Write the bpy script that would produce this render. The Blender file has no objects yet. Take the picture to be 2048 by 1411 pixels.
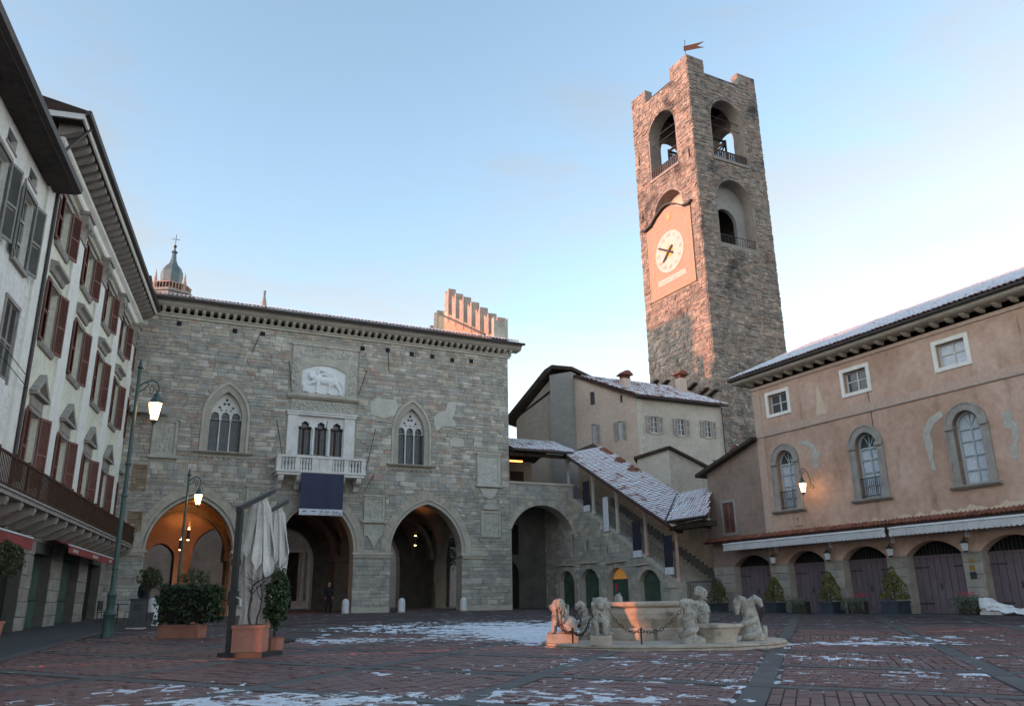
import bpy, math, random
from mathutils import Vector, Matrix, Quaternion
from mathutils.geometry import tessellate_polygon
R = math.radians
sc = bpy.context.scene
COL = sc.collection
random.seed(7)
# ------------------------------------------------------------------ camera
cd = bpy.data.cameras.new('camera')
cam = bpy.data.objects.new('camera', cd); COL.objects.link(cam)
cd.sensor_width = 36; cd.lens = 1619.83 / 2048 * 36; cd.clip_end = 5000; cd.clip_start = .1
pit, rol = R(17.131), R(-.883)
F = Vector((0, math.cos(pit), math.sin(pit))); X0 = Vector((1, 0, 0)); U0 = X0.cross(F)
XR = X0 * math.cos(rol) + U0 * math.sin(rol); UP = -X0 * math.sin(rol) + U0 * math.cos(rol)
cam.matrix_world = Matrix(((XR.x, UP.x, -F.x, 0), (XR.y, UP.y, -F.y, 0), (XR.z, UP.z, -F.z, 1.1), (0, 0, 0, 1)))
sc.camera = cam
# ------------------------------------------------------------------ sky, sun, exposure
SUN_AZ, SUN_EL = -113.0, 7.0          # degrees from +Y towards +X, and above the horizon
w = bpy.data.worlds.new('World'); sc.world = w; w.use_nodes = True
nt = w.node_tree; nt.nodes.clear()
def wn(t, **k):
    n = nt.nodes.new(t)
    for a, b in k.items(): setattr(n, a, b)
    return n
sky = wn('ShaderNodeTexSky', sky_type='NISHITA', sun_disc=False)
sky.sun_elevation = R(SUN_EL); sky.sun_rotation = R(SUN_AZ); sky.altitude = 400
sky.air_density = 1.0; sky.dust_density = .6; sky.ozone_density = 1.0
bgn = wn('ShaderNodeBackground'); bgn.inputs['Strength'].default_value = .15
wout = wn('ShaderNodeOutputWorld')
# thin bright cloud veils, thicker towards the horizon
tcw = wn('ShaderNodeTexCoord'); sepw = wn('ShaderNodeSeparateXYZ'); nt.links.new(tcw.outputs['Generated'], sepw.inputs[0])
mpw = wn('ShaderNodeMapping'); mpw.inputs['Scale'].default_value = (1.0, 1.0, 3.2); mpw.inputs['Rotation'].default_value = (0, R(18), R(20))
nt.links.new(tcw.outputs['Generated'], mpw.inputs[0])
nz = wn('ShaderNodeTexNoise'); nz.inputs['Scale'].default_value = 2.6; nz.inputs['Detail'].default_value = 7; nz.inputs['Roughness'].default_value = .55; nz.inputs['Distortion'].default_value = .35
nt.links.new(mpw.outputs[0], nz.inputs['Vector'])
hz = wn('ShaderNodeMapRange'); hz.inputs[1].default_value = .12; hz.inputs[2].default_value = .70; hz.inputs[3].default_value = .36; hz.inputs[4].default_value = -.14
nt.links.new(sepw.outputs['Z'], hz.inputs[0])
ad = wn('ShaderNodeMath', operation='ADD'); nt.links.new(nz.outputs['Fac'], ad.inputs[0]); nt.links.new(hz.outputs[0], ad.inputs[1])
cf = wn('ShaderNodeMapRange', interpolation_type='SMOOTHSTEP'); cf.inputs[1].default_value = .45; cf.inputs[2].default_value = .72; cf.inputs[3].default_value = .10; cf.inputs[4].default_value = .78
nt.links.new(ad.outputs[0], cf.inputs[0])
mxw = wn('ShaderNodeMix', data_type='RGBA'); nt.links.new(cf.outputs[0], mxw.inputs['Factor'])
nt.links.new(sky.outputs[0], mxw.inputs['A'])
bw = wn('ShaderNodeRGBToBW'); nt.links.new(sky.outputs[0], bw.inputs[0])            # the veil is as bright as the sky it floats in, but colourless
vm = wn('ShaderNodeMix', data_type='RGBA', blend_type='MULTIPLY'); vm.inputs['Factor'].default_value = 1; vm.inputs['B'].default_value = (.84, .89, .92, 1)
nt.links.new(bw.outputs[0], vm.inputs['A']); nt.links.new(vm.outputs['Result'], mxw.inputs['B'])
nt.links.new(mxw.outputs['Result'], bgn.inputs['Color']); nt.links.new(bgn.outputs[0], wout.inputs[0])
sl = bpy.data.lights.new('sun', 'SUN'); sun = bpy.data.objects.new('sun', sl); COL.objects.link(sun)
sl.energy = 1.3; sl.angle = R(.6); sl.color = (1, .34, .17)
sv = Vector((math.sin(R(SUN_AZ)) * math.cos(R(SUN_EL)), math.cos(R(SUN_AZ)) * math.cos(R(SUN_EL)), math.sin(R(SUN_EL))))
sun.rotation_euler = sv.to_track_quat('Z', 'Y').to_euler(); sun.location = (-60, -30, 60)
vs = sc.view_settings; vs.view_transform = 'Standard'; vs.look = 'None'; vs.gamma = 1; vs.use_curve_mapping = False
vs.exposure = 2.02
sc.render.engine = 'CYCLES'; sc.cycles.use_denoising = True
sc.cycles.max_bounces = 6; sc.cycles.diffuse_bounces = 3; sc.cycles.glossy_bounces = 3; sc.cycles.transmission_bounces = 4
# ------------------------------------------------------------------ materials
def mat(name, cols, ns=1.5, rough=.85, bump=.2, bs=25, tint=None, spec=.25, metal=0, emit=None, stain=None, snow=None, stretch=None, tmul=(.72, 1.18)):
    """cols: noise colours; tint: colours picked by the piece's own 'tint'; stain: (colour, scale, lo, hi[, zstretch]);
    snow: dict(scale, thr, soft, nz, blobs)"""
    m = bpy.data.materials.new(name); m.use_nodes = True; t = m.node_tree; N = t.nodes; L = t.links
    b = N['Principled BSDF']
    def n(ty, **k):
        o = N.new(ty)
        for a, c in k.items(): setattr(o, a, c)
        return o
    geo = n('ShaderNodeNewGeometry'); pos = geo.outputs['Position']
    if stretch:
        mp = n('ShaderNodeMapping'); mp.inputs['Scale'].default_value = stretch; L.new(pos, mp.inputs[0]); pos_n = mp.outputs[0]
    else: pos_n = pos
    def noise(s, d=6, r=.6, v=None):
        o = n('ShaderNodeTexNoise'); o.inputs['Scale'].default_value = s; o.inputs['Detail'].default_value = d; o.inputs['Roughness'].default_value = r
        L.new(v or pos_n, o.inputs['Vector']); return o.outputs['Fac']
    def ramp(f, cs, lo=.3, hi=.7):
        o = n('ShaderNodeValToRGB'); e = o.color_ramp.elements
        while len(e) < len(cs): e.new(.5)
        for i, c in enumerate(cs):
            e[i].position = lo + (hi - lo) * i / max(1, len(cs) - 1); e[i].color = (*c, 1)
        L.new(f, o.inputs[0]); return o.outputs[0]
    def mix(f, a, c, mode='MIX'):
        o = n('ShaderNodeMix', data_type='RGBA', blend_type=mode)
        if isinstance(f, (int, float)): o.inputs['Factor'].default_value = f
        else: L.new(f, o.inputs['Factor'])
        for s_, v in (('A', a), ('B', c)):
            if isinstance(v, tuple): o.inputs[s_].default_value = (*v, 1)
            else: L.new(v, o.inputs[s_])
        return o.outputs['Result']
    def rng(f, a, c, lo=0, hi=1, sm=True):
        o = n('ShaderNodeMapRange', interpolation_type='SMOOTHSTEP' if sm else 'LINEAR')
        for i, v in enumerate((a, c, lo, hi)): o.inputs[i + 1].default_value = v
        L.new(f, o.inputs[0]); return o.outputs[0]
    def math_(op, a, c):
        o = n('ShaderNodeMath', operation=op)
        for i, v in enumerate((a, c)):
            if isinstance(v, (int, float)): o.inputs[i].default_value = v
            else: L.new(v, o.inputs[i])
        return o.outputs[0]
    if tint:
        at = n('ShaderNodeAttribute', attribute_name='tint')
        col = ramp(at.outputs['Fac'], tint, 0, 1)
        lo, hi = tmul
        col = mix(1, col, ramp(noise(ns), [(lo,) * 3, (1, 1, 1), (hi,) * 3]), 'MULTIPLY')
    else:
        col = ramp(noise(ns), cols)
        if bump: col = mix(1, col, ramp(noise(ns * 9, 4), [(.82,) * 3, (1.1,) * 3], .25, .75), 'MULTIPLY')
    if stain:
        for s_ in (stain if isinstance(stain, list) else [stain]):
            v = None
            if len(s_) > 4:
                mp2 = n('ShaderNodeMapping'); mp2.inputs['Scale'].default_value = (1, 1, s_[4]); L.new(pos, mp2.inputs[0]); v = mp2.outputs[0]
            col = mix(rng(noise(s_[1], 7, .62, v), s_[2], s_[3]), col, s_[0])
    rgh = rough
    if snow:
        f = noise(snow.get('scale', 3), 8, snow.get('rough', .65), snow.get('vec') and None)
        acc = f
        for (x, y, rx, ry, amp) in snow.get('blobs', []):
            sb = n('ShaderNodeVectorMath', operation='SUBTRACT'); L.new(pos, sb.inputs[0]); sb.inputs[1].default_value = (x, y, 0)
            ml = n('ShaderNodeVectorMath', operation='MULTIPLY'); L.new(sb.outputs[0], ml.inputs[0]); ml.inputs[1].default_value = (1 / rx, 1 / ry, 0)
            ln = n('ShaderNodeVectorMath', operation='LENGTH'); L.new(ml.outputs[0], ln.inputs[0])
            acc = math_('ADD', acc, rng(ln.outputs['Value'], 0, 1, amp, 0))
        if 'line' in snow:                       # bare above a line: (px,py,pz, nx,ny,nz, lo, hi, amp)
            l = snow['line']; dt = n('ShaderNodeVectorMath', operation='DOT_PRODUCT'); sb = n('ShaderNodeVectorMath', operation='SUBTRACT')
            L.new(pos, sb.inputs[0]); sb.inputs[1].default_value = l[:3]; L.new(sb.outputs[0], dt.inputs[0]); dt.inputs[1].default_value = l[3:6]
            acc = math_('ADD', acc, rng(dt.outputs['Value'], l[6], l[7], 0, l[8]))
        fac = rng(acc, snow['thr'], snow['thr'] + snow.get('soft', .06))
        if snow.get('nz') is not None:
            sp = n('ShaderNodeSeparateXYZ'); L.new(geo.outputs['Normal'], sp.inputs[0])
            fac = math_('MULTIPLY', fac, rng(sp.outputs['Z'], snow['nz'], snow['nz'] + .25))
        fac = math_('MULTIPLY', fac, snow.get('max', .95))
        col = mix(fac, col, (.80, .83, .88))
    if isinstance(col, tuple): b.inputs['Base Color'].default_value = (*col, 1)
    else: L.new(col, b.inputs['Base Color'])
    b.inputs['Roughness'].default_value = rgh; b.inputs['Metallic'].default_value = metal; b.inputs['Specular IOR Level'].default_value = spec
    if bump:
        bp = n('ShaderNodeBump'); bp.inputs['Strength'].default_value = bump; bp.inputs['Distance'].default_value = .04
        L.new(noise(bs, 5, .65), bp.inputs['Height']); L.new(bp.outputs[0], b.inputs['Normal'])
    if emit:
        b.inputs['Emission Color'].default_value = (*emit[0], 1); b.inputs['Emission Strength'].default_value = emit[1]
    return m
def glass(name, col, rough=.12):
    m = mat(name, [tuple(c * .75 for c in col), col], ns=.8, rough=rough, bump=.05, bs=3, spec=.6); return m
MT = {}
def mk(k, *a, **kw): MT[k] = mat(k, *a, **kw)
PAL_T = [(0.261, 0.24, 0.209), (0.369, 0.335, 0.285), (0.324, 0.326, 0.309), (0.432, 0.38, 0.309), (0.477, 0.416, 0.337), (0.369, 0.357, 0.328), (0.423, 0.312, 0.257), (0.333, 0.321, 0.29), (0.612, 0.561, 0.494), (0.405, 0.371, 0.328)]
mk('pal_stone', None, tint=PAL_T, ns=2.2, bump=.35, bs=18, tmul=(.7, 1.2), stain=[((0.256, 0.246, 0.211), .22, .54, .75), ((0.68, 0.667, 0.535), .40, .57, .78)])
mk('pal_mortar', [(0.348, 0.318, 0.264), (0.459, 0.421, 0.352)], ns=1.2, bump=.3)
mk('pal_trim', [(0.388, 0.356, 0.3), (0.574, 0.523, 0.449)], ns=1.6, bump=.25, stain=((0.233, 0.22, 0.195), .8, .55, .8))
mk('pal_carved', [(0.384, 0.368, 0.32), (0.576, 0.543, 0.475)], ns=3, bump=.9, bs=14)
mk('plaster_patch', [(.46, .44, .39), (.60, .57, .52)], ns=2.5, bump=.3)
mk('marble', [(.62, .60, .57), (.80, .78, .75)], ns=1.8, rough=.55, bump=.08, stain=((.42, .40, .37), 1.6, .58, .8, .5))
mk('lion_marble', [(.74, .74, .74), (.84, .84, .85)], ns=1.5, rough=.6, bump=.06)
mk('lead_glass', [(.035, .05, .065), (.10, .125, .15)], ns=4, rough=.22, bump=.25, bs=9, spec=.6)
mk('lead', [(.05, .05, .055), (.08, .08, .085)], ns=5, bump=0)
mk('iron', [(.025, .025, .027), (.05, .048, .046)], ns=9, rough=.6, bump=.1, spec=.4)
mk('gutter', [(.035, .03, .03), (.07, .055, .05)], ns=5, rough=.5, bump=.05, spec=.4)
mk('vault', [(0.251, 0.184, 0.134), (0.351, 0.267, 0.201)], ns=.9, bump=.15, stain=((0.184, 0.134, 0.1), .7, .55, .8))
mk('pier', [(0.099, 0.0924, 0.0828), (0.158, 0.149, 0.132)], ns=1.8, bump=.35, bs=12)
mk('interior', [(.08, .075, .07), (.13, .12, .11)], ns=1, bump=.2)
TW_T = [(0.158, 0.136, 0.122), (0.241, 0.202, 0.169), (0.191, 0.17, 0.158), (0.305, 0.249, 0.207), (0.211, 0.183, 0.158), (0.37, 0.297, 0.243), (0.28, 0.195, 0.151), (0.255, 0.219, 0.194)]
mk('tower_stone', None, tint=TW_T, ns=1.5, bump=.6, bs=10, tmul=(.6, 1.25), stain=[((0.0654, 0.0582, 0.0546), .26, .53, .70), ((0.393, 0.325, 0.273), .5, .66, .82)])
mk('tower_mortar', [(0.211, 0.184, 0.163), (0.316, 0.273, 0.241)], ns=1.2, bump=.4)
mk('clock_plaster', [(0.342, 0.242, 0.177), (0.383, 0.275, 0.205)], ns=.7, bump=.05)
mk('clock_line', [(0.41, 0.322, 0.259), (0.451, 0.356, 0.292)], ns=1, bump=0)
mk('clock_band', [(.40, .25, .17), (.45, .29, .20)], ns=1, bump=0)
mk('clock_white', [(0.479, 0.437, 0.395), (0.526, 0.484, 0.442)], ns=1.5, bump=0)
mk('clock_text', [(.36, .27, .22), (.42, .32, .26)], ns=3, bump=0)
mk('sunburst', [(.62, .36, .08), (.70, .42, .12)], ns=3, bump=0)
mk('bronze', [(.05, .045, .035), (.10, .085, .06)], ns=4, rough=.45, metal=.6, bump=.1)
SN_ST = dict(scale=1.3, thr=.34, soft=.12, nz=.36, rough=.6, blobs=[(5.5, 54.9, .9, 1.0, -.30), (6.2, 53.6, .85, 1.0, -.34), (6.9, 52.3, .8, 1.0, -.34), (7.6, 50.9, .7, .8, -.25)])
TILE_T = [(.16, .055, .035), (.24, .09, .055), (.20, .075, .05), (.27, .12, .08), (.14, .06, .045)]
mk('tile_stair', None, tint=TILE_T, ns=3, bump=.3, bs=12, snow=SN_ST)
mk('tile_right', None, tint=[(.15, .07, .055), (.22, .105, .08), (.17, .085, .07)], ns=3, bump=.3, bs=12, snow=dict(scale=2.2, thr=.32, soft=.12, nz=.42, max=.66))
mk('tile_house', None, tint=TILE_T, ns=3, bump=.3, bs=12, snow=dict(scale=1.6, thr=.40, soft=.12, nz=.45, max=.8))
mk('tile_pal', None, tint=TILE_T, ns=3, bump=.3, bs=12, snow=dict(scale=1.6, thr=.30, soft=.12, nz=.2, max=.85))
mk('tile_bare', None, tint=TILE_T, ns=3, bump=.3, bs=12)
mk('roof_deck', [(.045, .028, .022), (.075, .045, .035)], ns=3, bump=.2)
mk('wood_dark', [(.035, .026, .02), (.07, .052, .04)], ns=3, bump=.25, bs=20, stretch=(1, 1, .25))
mk('wood_soffit', [(.05, .04, .036), (.085, .07, .062)], ns=4, bump=.25, bs=14)
mk('plaster_white', [(.66, .64, .60), (.82, .80, .76)], ns=.7, bump=.12, stain=[((.50, .48, .44), .5, .56, .85, .35), ((.42, .40, .37), 2.4, .60, .80, .12)])
mk('plaster_pale', [(.64, .61, .49), (.78, .75, .61)], ns=.7, bump=.12, stain=[((.50, .47, .36), .6, .56, .85, .35), ((.42, .40, .32), 2.4, .60, .80, .12)])
mk('trim_grey', [(0.26, 0.234, 0.208), (0.377, 0.345, 0.312)], ns=2.5, bump=.2)
mk('trim_white', [(.72, .69, .63), (.85, .82, .76)], ns=2, bump=.08, stain=((.52, .50, .46), 2.4, .60, .82, .12))
mk('base_stone', None, tint=[(0.265, 0.238, 0.204), (0.343, 0.304, 0.259), (0.298, 0.276, 0.249), (0.376, 0.332, 0.276)], ns=2, bump=.3)
mk('base_joint', [(.10, .095, .085), (.15, .14, .125)], ns=2, bump=.2)
mk('shutter_red', [(.165, .075, .056), (.235, .11, .085)], ns=2, rough=.7, bump=.1)
mk('shutter_grey', [(.20, .19, .175), (.29, .28, .26)], ns=2, rough=.7, bump=.1)
mk('shutter_mauve', [(.36, .31, .28), (.44, .385, .35)], ns=2, rough=.7, bump=.1)
mk('shutter_ochre', [(.27, .18, .10), (.36, .25, .15)], ns=2, rough=.7, bump=.1)
mk('shop_green', [(0.0455, 0.078, 0.0585), (0.078, 0.124, 0.0975)], ns=1.5, rough=.55, bump=.05)
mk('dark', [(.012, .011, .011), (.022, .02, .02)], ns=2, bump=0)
MT['pane'] = glass('pane', (.07, .08, .09))
MT['pane_light'] = mat('pane_light', [(.42, .46, .52), (.60, .64, .70)], ns=.9, rough=.25, bump=.05, bs=3, spec=.5)
mk('win_frame', [(.52, .50, .46), (.62, .60, .56)], ns=3, bump=.05)
mk('win_frame_blue', [(.34, .40, .42), (.44, .50, .52)], ns=3, bump=.05)
mk('plaster_ochre', [(0.39, 0.247, 0.178), (0.512, 0.337, 0.254), (0.604, 0.427, 0.339)], ns=.42, bump=.25, bs=8,
   stain=[((.17, .115, .09), 2.6, .62, .80, .10), ((.45, .36, .28), .35, .60, .78), ((.235, .145, .10), .8, .56, .78, .3), ((.50, .40, .30), 1.3, .70, .82)])
mk('plaster_band', [(0.467, 0.328, 0.259), (0.541, 0.395, 0.317)], ns=.8, bump=.12)
mk('plaster_wing', [(0.239, 0.174, 0.14), (0.347, 0.257, 0.207)], ns=.5, bump=.25, bs=8, stain=((0.166, 0.139, 0.122), .7, .55, .8, .4))
mk('plaster_house', [(0.405, 0.358, 0.304), (0.54, 0.479, 0.405)], ns=.45, bump=.2, bs=8, stain=[((0.317, 0.29, 0.263), .5, .55, .8, .4), ((0.62, 0.553, 0.472), .9, .66, .85)])
mk('plaster_pink', [(0.499, 0.385, 0.317), (0.62, 0.486, 0.398)], ns=.5, bump=.2, bs=8, stain=((0.446, 0.378, 0.324), .6, .56, .8, .4))
mk('plaster_grey', [(0.28, 0.266, 0.252), (0.392, 0.371, 0.35)], ns=.5, bump=.2, bs=8, stain=((0.196, 0.189, 0.182), .5, .55, .8, .4))
mk('plaster_shed', [(0.48, 0.432, 0.372), (0.588, 0.54, 0.468)], ns=.7, bump=.15)
mk('plaster_stair', [(.36, .27, .19), (.46, .35, .25)], ns=.9, bump=.2)
mk('cornice_cream', [(.46, .41, .33), (.56, .50, .41)], ns=1.5, bump=.15, stain=((.28, .25, .205), 1.2, .55, .8))
mk('door_plum', [(0.112, 0.0825, 0.0975), (0.173, 0.132, 0.147)], ns=1.2, rough=.6, bump=.1, stretch=(0.62, 0.62, 0.3))
mk('awning_white', [(.50, .49, .49), (.62, .61, .61)], ns=1.5, bump=.1)
mk('awning_red', [(.24, .05, .045), (.32, .075, .065)], ns=1.5, bump=.08)
mk('metal_white', [(.62, .62, .63), (.72, .72, .73)], ns=3, bump=0, rough=.5)
mk('metal_green', [(.03, .062, .055), (.055, .10, .088)], ns=3, rough=.5, bump=.1, spec=.5)
mk('lamp_glass', [(.9, .7, .4), (.9, .7, .4)], bump=0, emit=((1, .55, .22), 5))
mk('lamp_glass_soft', [(.9, .8, .6), (.9, .8, .6)], bump=0, emit=((1, .72, .45), 5))
mk('lamp_off', [(.45, .47, .48), (.6, .62, .63)], bump=0, rough=.3)
mk('heater', [(.8, .3, .1), (.8, .3, .1)], bump=0, emit=((1, .22, .04), 3))
mk('warm_glow', [(.20, .09, .03), (.34, .17, .05)], ns=6, bump=0, emit=((1, .45, .10), .05))
mk('banner_navy', [(.040, .045, .085), (.052, .058, .105)], ns=1, rough=.7, bump=.05)
mk('banner_dark', [(.022, .022, .035), (.035, .035, .05)], ns=1, rough=.7, bump=.05)
mk('banner_white', [(.60, .62, .67), (.70, .72, .76)], ns=1, rough=.7, bump=.05)
mk('print_ink', [(.16, .18, .22), (.24, .26, .30)], bump=0)
mk('white_paint', [(.62, .62, .62), (.75, .75, .75)], ns=3, bump=.1)
mk('fountain_stone', [(0.362, 0.298, 0.238), (0.536, 0.461, 0.378)], ns=2.6, rough=.75, bump=.35, bs=26, stain=[((0.203, 0.177, 0.147), 1.9, .53, .74), ((0.493, 0.312, 0.217), 1.1, .56, .76), ((0.174, 0.156, 0.133), 3.5, .58, .74, .25)])
mk('statue_stone', [(0.238, 0.217, 0.189), (0.42, 0.385, 0.336), (0.56, 0.525, 0.469)], ns=7, rough=.85, bump=.7, bs=45, stain=[((0.14, 0.126, 0.109), 4.5, .54, .72), ((0.336, 0.224, 0.154), 2.0, .62, .8)])
mk('rust', [(.05, .028, .02), (.10, .05, .032)], ns=9, bump=.2, rough=.8)
mk('terracotta', [(.34, .15, .105), (.44, .20, .145)], ns=2, rough=.8, bump=.1)
mk('soil', [(.03, .02, .015), (.06, .04, .03)], ns=9, bump=.5)
mk('parasol_frame', [(.02, .019, .02), (.035, .033, .034)], ns=3, rough=.45, spec=.5, bump=.05)
mk('parasol_cloth', [(0.504, 0.468, 0.439), (0.66, 0.624, 0.586)], ns=2, rough=.9, bump=.15)
mk('leaf_hedge', None, tint=[(.018, .035, .014), (.035, .06, .022), (.05, .08, .028), (.028, .05, .02)], ns=1.5, bump=0, rough=.5, spec=.4)
mk('leaf_yellow', None, tint=[(.10, .105, .025), (.17, .16, .04), (.06, .075, .02), (.22, .20, .06)], ns=2, bump=0, rough=.6)
mk('leaf_olive', None, tint=[(.04, .05, .022), (.07, .08, .035), (.09, .10, .05)], ns=2, bump=0, rough=.6)
mk('leaf_trail', None, tint=[(.10, .12, .09), (.16, .18, .13), (.07, .09, .06)], ns=2, bump=0, rough=.7)
mk('plaster_peel', [(.58, .46, .34), (.70, .58, .44)], ns=2, bump=.2, stain=((.42, .28, .19), 1.6, .55, .75))
mk('petal', [(.45, .03, .06), (.6, .06, .10)], ns=6, bump=0)
mk('bark', [(.05, .036, .028), (.09, .066, .05)], ns=9, bump=.4)
mk('pot_grey', [(.035, .042, .055), (.055, .065, .08)], ns=3, rough=.6, bump=.05)
mk('copper_green', [(0.104, 0.136, 0.14), (0.169, 0.211, 0.21)], ns=1, rough=.45, metal=.3, bump=.1)
mk('church_stone', [(0.264, 0.24, 0.222), (0.408, 0.372, 0.342)], ns=.8, bump=.4, stain=((0.168, 0.156, 0.15), .7, .55, .8))
mk('church_pink', [(.40, .25, .20), (.52, .38, .32)], ns=2.5, bump=.2)
mk('car_paint', [(.16, .20, .23), (.18, .22, .25)], ns=1, rough=.25, spec=.6, metal=.4, bump=0)
mk('chrome', [(.6, .6, .6), (.7, .7, .7)], rough=.2, metal=.8, bump=0)
mk('rubber', [(.015, .015, .015), (.025, .025, .025)], bump=0)
mk('jeans', [(.04, .07, .16), (.06, .10, .22)], ns=6, bump=.1)
mk('coat_dark', [(.012, .012, .016), (.022, .022, .028)], ns=6, bump=.1)
mk('coat_red', [(.35, .03, .05), (.45, .05, .07)], ns=6, bump=.1)
mk('skin', [(.42, .25, .18), (.48, .30, .22)], bump=0)
mk('plastic_grey', [(.05, .05, .055), (.09, .09, .095)], ns=3, bump=.05, rough=.5)
mk('green_bin', [(.02, .09, .03), (.03, .13, .05)], ns=3, bump=0, rough=.5)
mk('board_light', [(.42, .42, .43), (.52, .52, .53)], ns=2, bump=0)
mk('yellow_door', [(.40, .29, .10), (.50, .37, .15)], ns=2, bump=.05)
mk('snow', [(.60, .62, .67), (.80, .82, .87)], ns=9, bump=.5, bs=14, stain=((.38, .37, .38), 5, .58, .74))
mk('cardboard', [(.45, .42, .40), (.62, .60, .58)], ns=4, bump=.15)
mk('brass', [(.30, .17, .06), (.42, .25, .10)], ns=4, rough=.4, metal=.5, bump=0)
BL = [(-.2, 24.5, 3.6, 8, .24), (.9, 21.0, 2.0, 5.0, .22), (-4.0, 20.2, 3.0, 2.0, .17), (-2.3, 9.2, 2.6, 1.3, .20), (.2, 9.6, 1.6, 1.4, .09), (6.9, 17.4, 2.6, 1.0, .17), (2.4, 13.2, 4.5, 3.0, .06), (4.2, 10.6, 3.0, 2.0, .07), (8.5, 13.0, 3.5, 1.4, .07), (-1, 30, 5, 6, .06)]
mk('ground', [(0.078, 0.056, 0.0551), (0.111, 0.077, 0.0754)], ns=2, rough=.75, bump=.3, bs=14, snow=dict(scale=2.6, thr=.59, soft=.07, blobs=[(a, b_, c * 1.1, d * 1.1, e + .03) for a, b_, c, d, e in BL], rough=.7))
mk('brick_pave', None, tint=[(0.109, 0.0469, 0.0446), (0.152, 0.0656, 0.0584), (0.128, 0.0578, 0.0554), (0.179, 0.0875, 0.077), (0.12, 0.0625, 0.0646)], ns=5, rough=.42, bump=.35, bs=30, tmul=(.8, 1.15), spec=.5,
   snow=dict(scale=4.2, thr=.635, soft=.05, blobs=BL, rough=.72))
mk('slab_pave', None, tint=[(0.0718, 0.0681, 0.0654), (0.0972, 0.0913, 0.0862), (0.0844, 0.0797, 0.077), (0.11, 0.102, 0.0963)], ns=3, rough=.6, bump=.25, bs=18, tmul=(.8, 1.15), spec=.35, snow=dict(scale=3.6, thr=.66, soft=.05, blobs=BL, rough=.7))
mk('street', [(.060, .060, .062), (.095, .094, .094)], ns=1.6, rough=.7, bump=.25, bs=20)
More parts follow.
